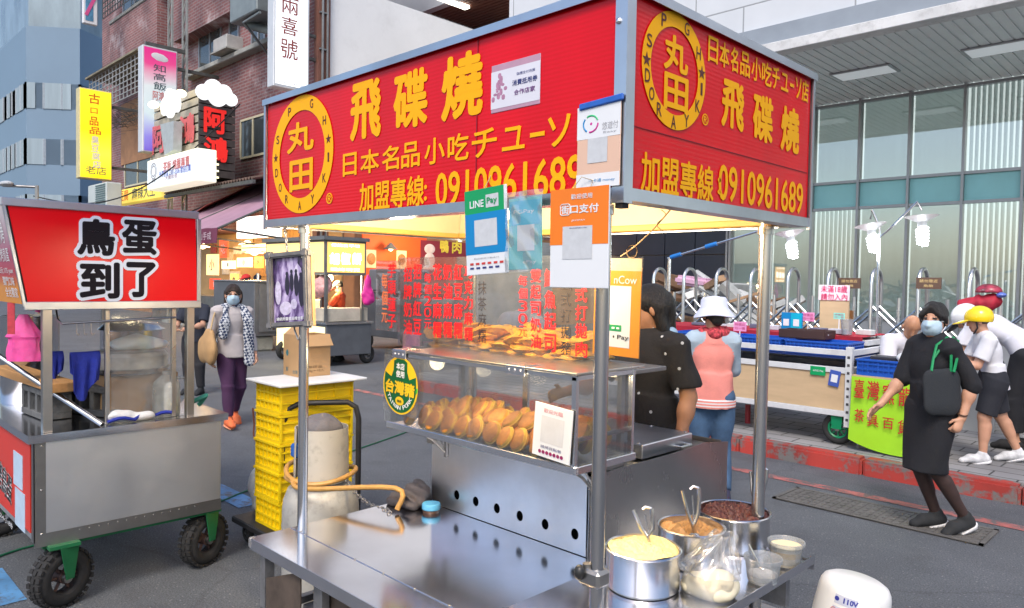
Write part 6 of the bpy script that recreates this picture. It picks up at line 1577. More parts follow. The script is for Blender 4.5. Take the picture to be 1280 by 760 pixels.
# --- lantern, tea goods stall on the pavement
PZ = .15; GYF = 7.3
ps = thing('goods_cart', 'white slotted metal goods cart with plywood sides on the pavement', 'goods cart', (-3.9, 7.8, PZ))
WM = mat('slotted_white', (.66, .68, .70), .45, .1, .08, 4, 0, 40, .15)
PLY = mat('plywood', (.55, .40, .24), .6, 0, .12, 2, .05, 10, .06, (1, 1, 6))
gxr, gxl, gd = -2.66, -5.6, 1.0
zz = lambda y_: AY(1050, y_, GYF).z
zt_, zm_, zl_ = zz(441), zz(463), zz(517)
b = MB()
for (x, y) in ((gxr-.02, GYF+.02), (gxl, GYF+.02), (gxr-.02, GYF+gd), (gxl, GYF+gd)): b.bb((x-.03, y-.03, .34), (x+.03, y+.03, zt_+.06), .003)
for z_ in (zt_, zm_, zl_): b.bb((gxl+.03, GYF-.006, z_-.028), (gxr-.05, GYF+.03, z_+.028), .003); b.bb((gxr-.035, GYF+.05, z_-.028), (gxr+.004, GYF+gd-.03, z_+.028), .003); b.bb((gxl, GYF+gd, z_-.028), (gxr-.05, GYF+gd+.02, z_+.028), .003)
b.build('frame', WM, ps)
q = MB()
for (x) in (gxr-.02,):
    for i in range(9): q.bb((x-.012, GYF-.0125, .40+i*.075), (x+.012, GYF-.0098, .425+i*.075))
q.build('slot', mat('slot_dark', (.05, .05, .06), .8), ps)
MB().bb((gxl, GYF+.01, zl_+.03), (gxr-.055, GYF+.022, zm_-.03)).bb((gxr-.02, GYF+.05, zl_+.03), (gxr-.01, GYF+gd, zm_-.03)).build('plywood_side', PLY, ps)
MB().bb((gxl, GYF+.02, zt_-.06), (gxr-.05, GYF+gd, zt_-.045)).bb((gxl, GYF+.02, zm_-.02), (gxr-.05, GYF+gd, zm_-.005)).build('shelf', mat('shelf_blue', (.02, .05, .22), .6), ps)
wc_ = AY(1046, 549, GYF+.05)
for x in (gxr-.13, gxl+.3):
    c = Vector((x, GYF+.08, PZ+.155)); wheel_parts(c, (0, 1, 0), .155, .07, ps, RUBBER, mat('wheel_green', (.0, .22, .09), .4, 0, .15, 6), False, spokes=8)
    MB().prism([c+Vector((-.045, -.055, .0)), c+Vector((.045, -.055, 0)), c+Vector((.06, -.055, .20)), c+Vector((-.06, -.055, .20))], (0, .008, 0)).bb(c+Vector((-.06, -.055, .185)), c+Vector((.06, .06, .2))).build('fork', mat('wheel_green', (.0, .22, .09), .4), ps)
for x in (-3.9, -4.6): MB().cyl((x, GYF+.4, PZ), (x, GYF+.4, .36), .03).build('stand_leg', mat('leg_red', (.3, .02, .03), .5), ps)
fG = lambda y: (lambda a, c: AY(a, c, y))
A = fG(GYF-.008)
o = MB().bb((A(1013, 460).x, GYF-.010, A(1022, 469).z), (A(1032, 460).x, GYF-.0065, A(1022, 458).z)).build('green_card', GRN, None, A(1022, 469), 'small green payment card on the white rail of the goods cart', 'payment sign')
letters([('LINE Pay', A(1023, 463.5), .10, .022)], WHITE, o, X3, Z3, 'lettering', .003, .01)
o = MB().box(A(1043, 473), (.10, .004, .155), Matrix.Rotation(R(8), 3, 'Y')).build('blue_card', mat('card_royal', (.05, .10, .42), .4), None, A(1043, 483), 'blue payment card with a blank square hanging by the goods cart corner', 'payment sign')
MB().box(A(1043, 473)+Vector((0, -.003, 0)), (.062, .002, .075), Matrix.Rotation(R(8), 3, 'Y')).build('blank_square', WHITE, o)
# blue baskets and trays on top
BBL = mat('basket_blue', (.01, .09, .46), .4, 0, .12, 3)
bs0 = make_crate(.62, .42, .13, BBL, 'basket', 'x', 'blue plastic baskets on the goods cart', (7, 2))
labs = ['blue plastic basket at the right corner of the goods cart top', 'blue plastic basket on the goods cart behind the right steel post', 'blue plastic basket on the goods cart next to the woman in the white hat']
for i, x in enumerate((gxr-.38, gxr-1.06, gxr-1.74)):
    o = bs0 if i == 0 else bs0.copy()
    if i: COL.objects.link(o)
    o.location = (x, GYF+.30, zt_-.044); o['label'] = labs[i]; o.name = 'basket'
b = MB().bb((gxl, GYF+.60, zt_+.04), (gxr-.06, GYF+1.25, zt_+.09)); 
def cl(u, v): x = gxl+(gxr-.1-gxl)*u; return (x, GYF+.56-.02*math.sin(u*40)*max(0, .3-v)*3, zt_+.13-.14*max(0, .6-v)/.6) if v < .6 else (x, GYF+.56+(v-.6)*1.8, zt_+.13+.004*math.sin(u*60))
b2 = MB().sheet(cl, 80, 12, .006)
b.build('display_shelf', WM, ps)
b2.build('red_cloth', mat('cloth_red', (.36, .012, .03), .9, 0, .2, 10, .2, 60), None, (gxr-1.2, GYF+.8, zt_-.02), label='dark red cloth draped over the back shelf of the goods cart', cat='cloth')
wt = thing('wooden_tray', 'dark wooden tray of white wrapped pieces on the goods cart', 'tray', (gxr-.62, GYF+.46, zt_+.09))
c = Vector((gxr-.62, GYF+.44, zt_+.088)); b = MB(); b.bb(c+Vector((-.24, -.14, 0)), c+Vector((.24, .14, .01))); 
for s_ in (-1, 1): b.bb(c+Vector((-.24, s_*.14-.006, .01)), c+Vector((.24, s_*.14+.006, .09))); b.bb(c+Vector((s_*.24-.006, -.134, .01)), c+Vector((s_*.24+.006, .134, .09)))
b.build('tray', mat('wood_dark', (.055, .025, .02), .5), wt)
b = MB()
for i in range(16): b.sphere(c+Vector((random.uniform(-.2, .2), random.uniform(-.1, .1), .05)), .045, (1.2, .8, .6), 10)
b.build('wrapped_pieces', mat('wrap_white', (.66, .67, .7), .5, 0, .15, 30), wt)
for i in range(9):
    x = gxr-.18-i*.24; c = Vector((x, GYF+.78+random.uniform(-.04, .1), zt_+.135)); b = MB().bb(c-Vector((.08, .06, 0)), c+Vector((.08, .06, random.uniform(.02, .06))), .004)
    b.build('paper_box', mat('box_%d' % (i % 3), [(.6, .6, .6), (.5, .52, .58), (.12, .13, .2)][i % 3], .5, 0, .1, 20), None, c, 'small flat paper box in the row behind the red cloth on the goods cart', 'box', 'paper boxes on the goods cart')
# price stands
def pstand(px, pyt, pyb, Y, m, lab, wpx=16, hpx=11, txt='特價品'):
    P = AY(px, pyt, Y); Bp = AY(px, pyb, Y); w_ = (AY(px+wpx/2, pyt, Y)-AY(px-wpx/2, pyt, Y)).length; h_ = hpx/16*w_
    t = thing('price_stand', lab, 'price sign', (P.x, Y, Bp.z))
    MB().bb((P.x-w_/2, Y-.003, P.z-h_/2), (P.x+w_/2, Y+.003, P.z+h_/2)).build('plate', m, t)
    MB().cyl((P.x, Y, P.z-h_/2), (P.x, Y, Bp.z), .006, n=8).sphere((P.x, Y, Bp.z), .022, (1, 1, .5), 10).build('stem', WHITE, t)
    letters([(txt, Vector((P.x, Y-.003, P.z+h_*.2)), w_*.8, h_*.28), ('均一價', Vector((P.x, Y-.003, P.z-h_*.2)), w_*.8, h_*.28)], mat('print_rose2', (.45, .02, .12), .5) if m != TEA else mat('print_teal', (.0, .15, .15), .5), t, X3, Z3, 'lettering', .001, .0)
PKP = mat('plate_pink', (.80, .30, .55), .5, 0, .05)
pstand(925, 408, 428, GYF+.2, PKP, 'pink price stand on the goods cart beside the right steel post')
pstand(1010, 396, 412, GYF+.85, PKP, 'pink price stand behind the payment cards on the goods cart')
pstand(1049, 395, 412, GYF+.85, mat('plate_mint', (.28, .72, .62), .5), 'mint green price stand under the warning notice', 14, 9)
Pq = AY(990, 402, GYF+.72)
o = MB().box(Pq, (.24, .006, .20), 0).build('payment_board', BLU, None, Pq-Vector((0, 0, .10)), 'blue and cyan payment board standing on the goods cart', 'payment sign'); MB().box(Pq+Vector((.05, -.005, 0)), (.12, .003, .19)).build('cyan_half', CYA, o); MB().box(Pq+Vector((.05, -.007, -.01)), (.065, .002, .075)).build('blank_square', WHITE, o); MB().box(Pq+Vector((-.065, -.005, -.01)), (.065, .002, .075)).build('blank_square', WHITE, o)
MB().cyl(Pq-Vector((0, 0, .1)), Pq-Vector((0, 0, .2)), .006).build('stem', WHITE, o)
tb = thing('cup', 'clear plastic cup on the goods cart near its right corner', 'cup', (gxr-.28, GYF+.62, zt_+.14)); MB().lathe([(0, 0), (.05, 0), (.065, .16), (.06, .16), (.046, .006), (0, .006)], (gxr-.28, GYF+.62, zt_+.14), 20).build('shell', TUB, tb)
# banner table next to it
bn = thing('banner_table', 'folding table hung with a lime green banner of red characters', 'table', (-2.0, 7.6, PZ))
BX0, BX1 = gxr+.03, -1.95; zbt = AY(1064, 470, GYF-.06).z; zbb = AY(1064, 548, GYF-.06).z
def ban(u, v): x = BX0+(BX1-BX0)*u; sag = .035*math.sin(u*math.pi)*v; return (x, GYF-.06-.03*v+.010*math.sin(u*9+v*4), zbt+(zbb-zbt)*v*(1+.02*math.sin(u*5))-sag+.0*u-.09*u*v)
LIME = mat('banner_lime', (.34, .68, .02), .5, 0, .08, 4, .2, 8)
bb_ = MB().sheet(ban, 40, 24, .003).build('banner', LIME, bn)
MB().bb((BX0, GYF-.05, zbt-.01), (BX1, GYF+.7, zbt+.015)).build('table_top', PLY, bn)
b = MB()
for (x, y) in ((BX0+.05, GYF+.03), (BX1-.05, GYF+.03), (BX0+.05, GYF+.65), (BX1-.05, GYF+.65)): b.cyl((x, y, PZ), (x, y, zbt-.01), .016, n=10)
b.build('leg_frame', STEELD, bn)
RDT = mat('banner_red', (.50, .02, .02), .6)
fBn = lambda x, y: AY(x, y, GYF-.09)
letters([fbox('臺', 1069, 474, 1081, 497, fBn), fbox('灣', 1085, 476, 1100, 500, fBn), fbox('窯', 1104, 480, 1119, 505, fBn), fbox('龍', 1124, 484, 1140, 508, fBn),
         fbox('茶', 1069, 511, 1081, 527, fBn), fbox('具', 1085, 518, 1099, 533, fBn), fbox('百', 1104, 522, 1118, 536, fBn), fbox('貨', 1123, 525, 1138, 543, fBn)], RDT, bb_, X3, Z3, 'lettering', .02, .012)
o = bs0.copy(); COL.objects.link(o); o.location = (BX0+.36, GYF+.18, zbt+.017); o['label'] = 'blue plastic basket of white packets on the lime banner table'; o.name = 'basket'; o.scale = (1.05, 1, 1.15)
b = MB()
for i in range(12): b.sphere((BX0+.12+random.random()*.5, GYF+.05+random.random()*.25, zbt+.10+random.random()*.05), .05, (1.2, .8, .6), 10)
b.build('white_packet', mat('wrap_white', (.66, .67, .7), .5), o) if False else b.bm.free()
MB().bb((BX0+.1, GYF+.1, zbt+.05), (BX0+.62, GYF+.3, zbt+.19), .01).build('black_box', mat('box_black', (.02, .02, .03), .5), None, (BX0+.36, GYF+.2, zbt+.05), 'black box sitting in the blue basket on the lime banner table', 'box')
sd = SDF((BX0+.25, GYF-.02, zbt+.12), (BX0+.62, GYF+.22, zbt+.30), .012); sd.ell((BX0+.45, GYF+.09, zbt+.20), (.12, .06, .05), k=.02).wrinkle(.015, 45, 7)
sd.build('film_bag', mat('bag_white', (.66, .68, .71), .35), None, (BX0+.45, GYF+.09, zbt+.16), label='crumpled white film bag on top of the black box', cat='bag')
# more goods tables behind the people
for (x0, x1, y0, z0, lab, m_) in ((-1.05, 1.6, 7.9, .72, 'red draped goods table behind the boy in the yellow helmet', 'cloth_red'),):
    t = thing('goods_table', lab, 'table', ((x0+x1)/2, y0+.4, PZ)); MB().bb((x0, y0, z0-.03), (x1, y0+.8, z0)).build('table_top', WM, t); MB().bb((x0, y0-.01, z0-.3), (x1, y0-.003, z0-.005)).build('table_cloth', MATS[m_], t)
    b = MB()
    for x in (x0+.06, x1-.06):
        for y in (y0+.06, y0+.74): b.cyl((x, y, PZ), (x, y, z0-.03), .018, n=8)
    b.build('leg_frame', STEELD, t)
for i, (x, y, m_, lab) in enumerate(((-.85, 8.1, BBL, 'blue tub of goods on the red draped table, left one'), (-.25, 8.3, mat('tub_sky', (.05, .22, .5), .4), 'sky blue tub on the red draped table, right one'))):
    t = thing('goods_tub', lab, 'tub', (x, y, .72)); MB().lathe([(0, 0), (.17, 0), (.20, .20), (.215, .21), (.19, .20), (.16, .01), (0, .01)], (x, y, .722), 28).build('shell', m_, t); MB().sphere((x, y, .90), .16, (1, 1, .4), 16).build('contents', mat('wrap_white', (.66, .67, .7), .5), t)
MB().bb((-1.0, 7.88, .25), (-.55, 8.2, .45), .01).build('yellow_box', mat('box_yellow', (.75, .45, .02), .5), None, (-.8, 8.0, .15), 'yellow crate on the pavement under the red draped table', 'crate')
# lamps on poles
CFL = glow('cfl_glow', (.86, .95, 1), 5)
SHD = mat('lamp_shade', (.72, .68, .66), .4, .2, .1, 6)
def cfl(P, h_, lab, pole, tilt=0.):
    P = Vector(P); t = thing('work_lamp', lab, 'lamp', (pole[0].x, pole[0].y, pole[0].z)); Tm = Matrix.Rotation(tilt, 3, 'Y'); ax = Tm @ Vector((0, 0, -1))
    MB().lathe([(.02, -.07), (.05, -.055), (.11, -.02), (.165, .0), (.16, -.004), (.05, -.06), (.02, -.075)], P, 32, -ax).build('lamp_shade', SHD, t)
    s_ = MB().lathe([(0, -.01), (.034, -.01), (.034, .055), (.045, .06), (.045, .11), (0, .11)], P, 20, ax).build('socket', mat('white_plastic', (.78, .78, .76), .4), t)
    b = MB(); q = ax.to_track_quat('Z', 'Y').to_matrix(); pts = []
    for i in range(70): a = i*.5; rr = .052*(1-.25*(i/70)**3); pts.append(P+ax*.12+q @ Vector((rr*math.cos(a), rr*math.sin(a), .19*i/70)))
    b.tube(pts, .0125, 7); b.build('spiral_bulb', CFL, s_)
    b = MB(); b.tube(pole, .012, 10); b.build('pole', STEEL, t)
    L = bpy.data.lights.new('work_lamp_light', 'POINT'); L.energy = 4; L.color = (.88, .95, 1); L.shadow_soft_size = .06; lo = bpy.data.objects.new('work_lamp_light', L); COL.objects.link(lo); lo.location = P+ax*.36
    return t
LYp = 8.45
pb_ = AY(1098, 438, LYp); pt = AY(1098, 298, LYp)
P1, P2, P3 = AY(1152, 270, LYp), AY(1088, 281, LYp), AY(987, 290, LYp-.2)
cfl(P1, 0, 'spiral work lamp on the tall pole, right and nearest of the two on it', [Vector((pb_.x, LYp, PZ)), Vector((pt.x, LYp, pt.z)), AY(1110, 288, LYp), AY(1147, 252, LYp), P1+Vector((0, 0, .06))], R(-4))
cfl(P2, 0, 'spiral work lamp with a small shade, left one on the tall pole', [pt+Vector((0, .03, -.35)), pt+Vector((0, .03, .12)), AY(1090, 262, LYp), P2+Vector((0, 0, .06))], R(-10))
cfl(P3, 0, 'spiral work lamp hanging beside the right post of the red stall', [Vector((AY(960, 300, LYp-.2).x, LYp-.2, PZ)), AY(958, 276, LYp-.2), AY(975, 284, LYp-.2), P3+Vector((0, 0, .06))], R(-10))
# awning pole with guy rod
pp = AY(837, 322, 8.6); t = thing('tent_pole', 'thin grey tent pole with a slanting rod and blue ties behind the white hat', 'pole', (pp.x, 8.6, PZ))
MB().cyl((pp.x, 8.6, PZ), (pp.x, 8.6, pp.z), .022, n=12).cyl(pp+Vector((-.03, 0, -.01)), AY(985, 278, 8.6), .014, n=10).build('pole', STEEL, t)
b = MB()
for k in (.06, .38): c = (pp).lerp(AY(985, 278, 8.6), k); d_ = (AY(985, 278, 8.6)-pp).normalized(); b.cyl(c-d_*.08, c+d_*.08, .028, n=10)
b.build('blue_tie', mat('tie_blue', (.02, .2, .6), .5), t)
b = MB()
for y_ in (415, 458): c = AY(838, y_, 8.57); b.box(c, (.06, .03, .05), R(30), .01)
b.build('yellow_clip', mat('clip_yellow', (.8, .5, .02), .5), t)
# folding gate
GY = 9.6; GAL = steel('gate_steel', (.60, .62, .64), .3, (4, 4, 1), .2, .02)
gz = AY(960, 336, GY).z
gt_ = thing('folding_gate', 'long stainless folding gate of arched tubes in front of the office building', 'gate', (-4, GY, PZ))
x = AY(790, 340, GY).x; i = 0; b2 = MB()
step = .52
while x < 4.5:
    b = MB(); pts = [Vector((x, GY-.17, PZ+.08))]+[Vector((x, GY-.17, gz-.17))]+[Vector((x+.0, GY-.17*math.cos(a), gz-.17+.17*math.sin(a))) for a in [R(15*k) for k in range(1, 12)]]+[Vector((x, GY+.17, gz-.17)), Vector((x, GY+.17, PZ+.08))]
    b.tube(pts, .024, 10); b.build('arch_post', GAL, gt_)
    MB().cyl((x, GY, PZ), (x, GY, PZ+.09), .05, n=10).build('caster', RUBBER, gt_) if i % 2 == 0 else None
    if i:
        for yy in (GY-.12, GY+.12):
            for z_ in (PZ+.25, PZ+.8): b2.cyl((x-step, yy, z_), (x, yy, z_+.5), .016, n=6).cyl((x-step, yy+.01, z_+.5), (x, yy+.01, z_), .016, n=6)
        b2.cyl((x-step/2, GY, PZ+.1), (x-step/2, GY, gz-.35), .022, n=8)
    x += step; i += 1
b2.build('lattice', GAL, gt_)
for (px, py, lab) in ((1062, 354, 'small brown plate with gold characters on the gate above the pink notice'), (1161, 354, 'small brown plate with gold characters on the gate above the woman in black')):
    P = AY(px, py, GY-.22); o = MB().bb((P.x-.13, P.y-.01, P.z-.065), (P.x+.13, P.y+.01, P.z+.065)).build('gate_plate', mat('plate_brown', (.10, .05, .03), .5), None, P-Vector((0, 0, .065)), lab, 'sign')
    letters([('請勿靠近', P+Vector((0, -.01, .025)), .19, .035), ('危險', P+Vector((0, -.01, -.03)), .1, .03)], mat('plate_gold', (.7, .5, .2), .4), o, X3, Z3, 'lettering', .001, .0)
# 18 notice on carton board
NY = 8.9; P = AY(1043, 365, NY); fN = lambda x, y: AY(x, y, NY-.012)
t = thing('notice_board', 'tan board with a white and pink age notice standing behind the goods cart', 'notice board', (P.x, NY, PZ))
A, B_ = AY(1025, 378, NY), AY(1060, 412, NY); MB().bb((A.x, NY, .9), (B_.x, NY+.03, A.z+.05)).bb((A.x+.05, NY+.03, PZ), (A.x+.09, NY+.06, 1.5)).bb((B_.x-.09, NY+.03, PZ), (B_.x-.05, NY+.06, 1.5)).build('backing', PLY, t)
A, B_ = AY(1024, 356, NY), AY(1062, 376, NY); nn_ = MB().bb((A.x, NY-.010, B_.z), (B_.x, NY-.004, A.z)).build('notice', mat('notice_pale', (.78, .66, .72), .5, 0, .05), t)
letters([fbox('未滿18歲', 1026, 357, 1059, 366, fN), fbox('請勿入內', 1026, 367, 1059, 375.5, fN)], mat('notice_crimson', (.62, .01, .12), .5), nn_, X3, Z3, 'lettering', .001, .014)
A, B_ = AY(1060, 388, NY+.2), AY(1064, 410, NY+.2); MB().bb((A.x, NY+.2, PZ), (B_.x, NY+.26, A.z)).build('wood_post', mat('wood_orange', (.35, .15, .05), .6), None, (A.x, NY+.2, PZ), 'short orange wooden post beside the age notice', 'post')
# white hoarding between
A, B_ = AY(1066, 416, 9.2), AY(1300, 500, 9.2); MB().bb((A.x, 9.2, PZ), (B_.x-.4, 9.25, A.z)).build('hoarding', mat('hoarding_white', (.46, .48, .49), .6, 0, .06, 1, .2, 5), None, (A.x+1.5, 9.2, PZ), 'low white hoarding behind the people at the goods tables', 'hoarding')
# red bag and helmet hanging on gate
P = AY(1226, 376, 9.1); sd = SDF(P-Vector((.35, .25, .25)), P+Vector((.35, .25, .3)), .014)
sd.ell(P+Vector((0, 0, -.04)), (.16, .09, .08), k=.03).ell(P+Vector((.08, 0, .0)), (.12, .1, .07), k=.04).ell(P+Vector((-.12, 0, -.06)), (.1, .08, .07), k=.03).wrinkle(.022, 34, 3)
sd.build('red_bag', mat('bag_red', (.36, .01, .03), .7, 0, .2, 12, .2, 60), None, P-Vector((0, 0, .14)), label='dark red cloth bag on the hoarding behind the yellow helmet', cat='bag')
P = AY(1236, 366, 9.1); t = thing('spare_helmet', 'red and white patterned helmet lying on the dark red bag', 'helmet', P)
sd = SDF(P-Vector((.2, .2, .06)), P+Vector((.2, .2, .2)), .01); sd.ell(P+Vector((0, 0, .01)), (.125, .11, .085), k=.02).cut(P+Vector((0, 0, .0)), (0, 0, -1)); 
sd.build('shell', mat('helmet_pattern', (.30, .03, .06), .3, 0, .9, 16), t)
MB().sphere(P+Vector((.12, -.03, -.02)), .05, (1, 1, .6), 12).build('visor', mat('visor_blue', (.1, .16, .5), .3), t)
# rubble of boards behind the gate
RB = [mat('rub_tan', (.42, .26, .15), .8, 0, .3, 5), mat('rub_grey', (.40, .42, .42), .8, 0, .3, 5), mat('rub_pink', (.60, .36, .5), .6), mat('rub_white', (.62, .64, .64), .7, 0, .2, 5), mat('rub_brown', (.16, .09, .05), .8, 0, .3, 5)]
rr = random.Random(11)
pile = thing('rubble_pile', 'heap of broken boards and panels behind the folding gate', 'rubble', (-7.5, 11.4, PZ))
for k, m_ in enumerate(RB):
    b = MB()
    for i in range(26):
        a = rr.random(); px_ = rr.uniform(800, 1005); top_ = 345+max(0, (px_-905))*.55+max(0, (835-px_))*.9; py_ = rr.uniform(top_, 460)
        c = AY(px_, py_, 11.2+rr.uniform(-.5, .7)); c.z = max(c.z, .25)
        b.box(c, (rr.uniform(.3, 1.1), rr.uniform(.03, .35), rr.uniform(.02, .12)), Matrix.Rotation(rr.uniform(-.7, .9), 3, 'Y') @ Matrix.Rotation(rr.uniform(0, 3), 3, 'Z'))
    b.build(['tan_board', 'grey_board', 'pink_sheet', 'white_panel', 'brown_scrap'][k], m_, pile) if k != 2 else None
    if k == 2: b.bm.free()
MB().box(AY(868, 352, 10.9), (.62, .3, .16), Matrix.Rotation(.1, 3, 'Y'), .05, 3).build('pink_sheet', RB[2], pile)
b = MB(); A, B_ = AY(870, 340, 11), AY(1000, 428, 11)
for k in range(5): b.cyl(A+Vector((k*.1, -.1*k, -.12*k)), B_+Vector((.1*k, -.1*k, -.12*k)), .05, n=6)
b.build('grey_rail', RB[1], pile)

# --- signs on the brick building
def plaque(name, lab, lo, hi, m_side, cat='sign'):
    t = thing(name, lab, cat, ((lo[0]+hi[0])/2, (lo[1]+hi[1])/2, lo[2])); MB().bb(lo, hi, .02).build('sign_box', m_side, t); return t
def fx_(X): return lambda a, c: AX(a, c, X)
ALB = mat('sign_alu', (.62, .65, .68), .4, .2, .08, 2)
# white vertical sign
SX = -18.45; f_ = fx_(SX); y0, y1 = f_(342, 50).y, f_(387, 50).y; zt1, zb1 = f_(365, -60).z, f_(365, 112).z
t = plaque('vertical_sign', 'tall white lit sign with red brush characters at the brick corner', (SX-.35, y0, zb1), (SX, y1, zt1), ALB)
fc_ = MB().bb((SX, y0+.06, zb1+.08), (SX+.012, y1-.06, zt1-.06)).build('sign_face', glow('sign_white_lit', (.84, .87, .90), .55), t)
f2 = fx_(SX+.013)
letters([fbox('兩', 352, -3, 373, 18, f2), fbox('喜', 352, 22, 372, 44, f2), fbox('號', 351, 49, 372, 74, f2)], mat('sign_rust', (.28, .05, .04), .5), fc_, Y3, Z3, 'lettering', .004, .006)
letters([fbox('TAIWAN LITERATURE', 346, 103, 380, 106, f2)], GRYT, fc_, Y3, Z3, 'small_lettering', .004)
b = MB(); b.box((SX-.2, YB-.1, zt1-2), (.08, 1.2, .08)); b.box((SX-.2, YB-.1, zb1+1), (.08, 1.2, .08)); b.build('bracket', WROUGHT, t)
# pink-blue gradient sign
def grad2(name, z0, z1, stops, es=.0):
    m = bpy.data.materials.new(name); m.use_nodes = True
    n, l = m.node_tree.nodes, m.node_tree.links; bs = n['Principled BSDF']; bs.inputs['Roughness'].default_value = .3
    tc = n.new('ShaderNodeTexCoord'); sp = n.new('ShaderNodeSeparateXYZ'); l.new(tc.outputs['Object'], sp.inputs[0])
    nz = n.new('ShaderNodeTexNoise'); nz.inputs['Scale'].default_value = .8; l.new(tc.outputs['Object'], nz.inputs['Vector'])
    mr = n.new('ShaderNodeMapRange'); mr.inputs[1].default_value = z0; mr.inputs[2].default_value = z1; l.new(sp.outputs['Z'], mr.inputs[0])
    ad = n.new('ShaderNodeMath'); l.new(mr.outputs[0], ad.inputs[0]); mm = n.new('ShaderNodeMapRange'); mm.inputs[3].default_value = -.12; mm.inputs[4].default_value = .12; l.new(nz.outputs['Fac'], mm.inputs[0]); l.new(mm.outputs[0], ad.inputs[1])
    cr = n.new('ShaderNodeValToRGB'); e = cr.color_ramp.elements; e[0].position, e[0].color = stops[0][0], (*stops[0][1], 1); e[1].position, e[1].color = stops[-1][0], (*stops[-1][1], 1)
    for p_, c_ in stops[1:-1]: k = e.new(p_); k.color = (*c_, 1)
    l.new(ad.outputs[0], cr.inputs[0]); l.new(cr.outputs[0], bs.inputs['Base Color']); l.new(cr.outputs[0], bs.inputs['Emission Color']); bs.inputs['Emission Strength'].default_value = es; return m
SX = -25.; f_ = fx_(SX); y0, y1 = f_(178, 100).y, f_(222, 100).y; zt1, zb1 = f_(200, 60).z, f_(200, 192).z
t = plaque('vertical_sign', 'tall lit sign fading from crimson to blue with dark characters above the carved sign', (SX-.4, y0, zb1), (SX, y1, zt1), ALB)
fc_ = MB().bb((SX, y0+.05, zb1+.05), (SX+.012, y1-.05, zt1-.05)).build('sign_face', grad2('sign_gradient', 0, zt1-zb1, [(.0, (.12, .06, .5)), (.15, (.2, .2, .6)), (.35, (.45, .55, .6)), (.62, (.55, .6, .62)), (.85, (.62, .06, .22)), (1, (.6, .02, .2))], .35), t)
f2 = fx_(SX+.013)
letters([fbox('知', 192, 81, 207, 90, f2), fbox('高', 192, 92, 207, 101, f2), fbox('飯', 192, 103, 208, 113, f2)], mat('sign_teal', (.05, .10, .12), .5), fc_, Y3, Z3, 'lettering', .004, .01)
letters([fbox('阿鴻', 191, 114, 205, 126, f2)], mat('sign_coral', (.6, .15, .15), .5), fc_, Y3, Z3, 'lettering', .004, .01)
b = MB()
for u, v, r_ in ((196, 70, .17), (200, 72, .2), (204, 74, .16)): b.sphere(f2(u, v), r_, (.04, 1, .6), 12)
b.build('cloud_emblem', WHITE, fc_)
MB().box((SX-.2, y0+.8, zt1+.1), (.1, 1.3, .12)).box((SX-.2, (y1+YB)/2, zt1-.5), (.1, YB-y1+.2, .1)).build('bracket', WROUGHT, t)
# yellow sign
SX = -30.; f_ = fx_(SX); y0, y1 = f_(99, 160).y, f_(140, 160).y; zt1, zb1 = f_(120, 112).z, f_(120, 224).z
t = plaque('vertical_sign', 'tall lit yellow sign with red and white characters at the far left', (SX-.4, y0, zb1), (SX, y1, zt1), mat('yellow_edge', (.62, .55, .3), .5))
fc_ = MB().bb((SX, y0+.03, zb1+.04), (SX+.012, y1-.03, zt1-.04)).build('sign_face', grad2('sign_sun', 0, zt1-zb1, [(0, (.85, .62, .01)), (.3, (.85, .72, .06)), (.5, (.85, .60, .01)), (1, (.86, .66, .02))], .6), t)
f2 = fx_(SX+.013)
letters([fbox('古', 111, 117, 125, 130, f2), fbox('口', 113, 135, 122, 142, f2), fbox('品', 112, 146, 123, 157, f2), fbox('品', 112, 159, 126, 168, f2)], mat('sign_orange', (.75, .18, .01), .5), fc_, Y3, Z3, 'lettering', .004, .02)
letters([fbox('臭', 114, 170, 124, 180, f2), fbox('豆', 114, 181, 124, 190, f2), fbox('腐', 115, 191, 125, 200, f2), fbox('店', 116, 201, 126, 210, f2)], WHITE, fc_, Y3, Z3, 'lettering', .004, .02)
letters([fbox('老店', 107, 208, 133, 218, f2)], mat('sign_teal', (.05, .10, .12), .5), fc_, Y3, Z3, 'lettering', .004, .0)
MB().box((SX-.2, (y1+YB)/2, zt1-.5), (.1, YB-y1+.2, .1)).box((SX-.2, (y1+YB)/2, zb1+.5), (.1, YB-y1+.2, .1)).build('bracket', WROUGHT, t)
# carved slat sign with red characters
SX = -21.5; f_ = fx_(SX); y0, y1 = f_(249, 150).y, f_(294, 150).y; zt1, zb1 = f_(270, 112).z, f_(270, 222).z
xl = AY(190, 170, y0).x
t = thing('slat_sign', 'dark slatted corner sign with red block characters and white cloud emblems', 'sign', (SX, (y0+y1)/2, zb1))
MB().bb((xl, y0+.1, zb1), (SX-.1, y1-.05, zt1)).build('sign_box', mat('slat_black', (.02, .018, .018), .6), t)
b = MB(); n_ = 11; SLT = mat('slat_grey', (.06, .05, .05), .55, 0, .3, 6)
for i in range(n_): z_ = zb1+(zt1-zb1)*(i+.5)/n_; b.bb((SX-.06, y0, z_-.10), (SX, y1, z_+.10))
b.build('slat', SLT, t)
b = MB(); SLP = mat('slat_pale', (.42, .38, .30), .5, 0, .2, 5); zl0 = AY(220, 215, y0).z; zl1 = AY(220, 120, y0).z
for i in range(9): z_ = zl0+(zl1-zl0)*(i+.5)/9; b.bb((xl, y0+.0, z_-.10), (SX-.07, y0+.06, z_+.10))
b.build('pale_slat', SLP, t)
f2 = fx_(SX+.05); REDL = glow('letter_red', (.75, .02, .015), .25)
letters([fbox('阿', 255, 135, 283, 167, f2), fbox('鴻', 255, 171, 285, 202, f2)], REDL, t, Y3, Z3, 'lettering', .0, .035)
fl_ = lambda a, c: AY(a, c, y0-.05)
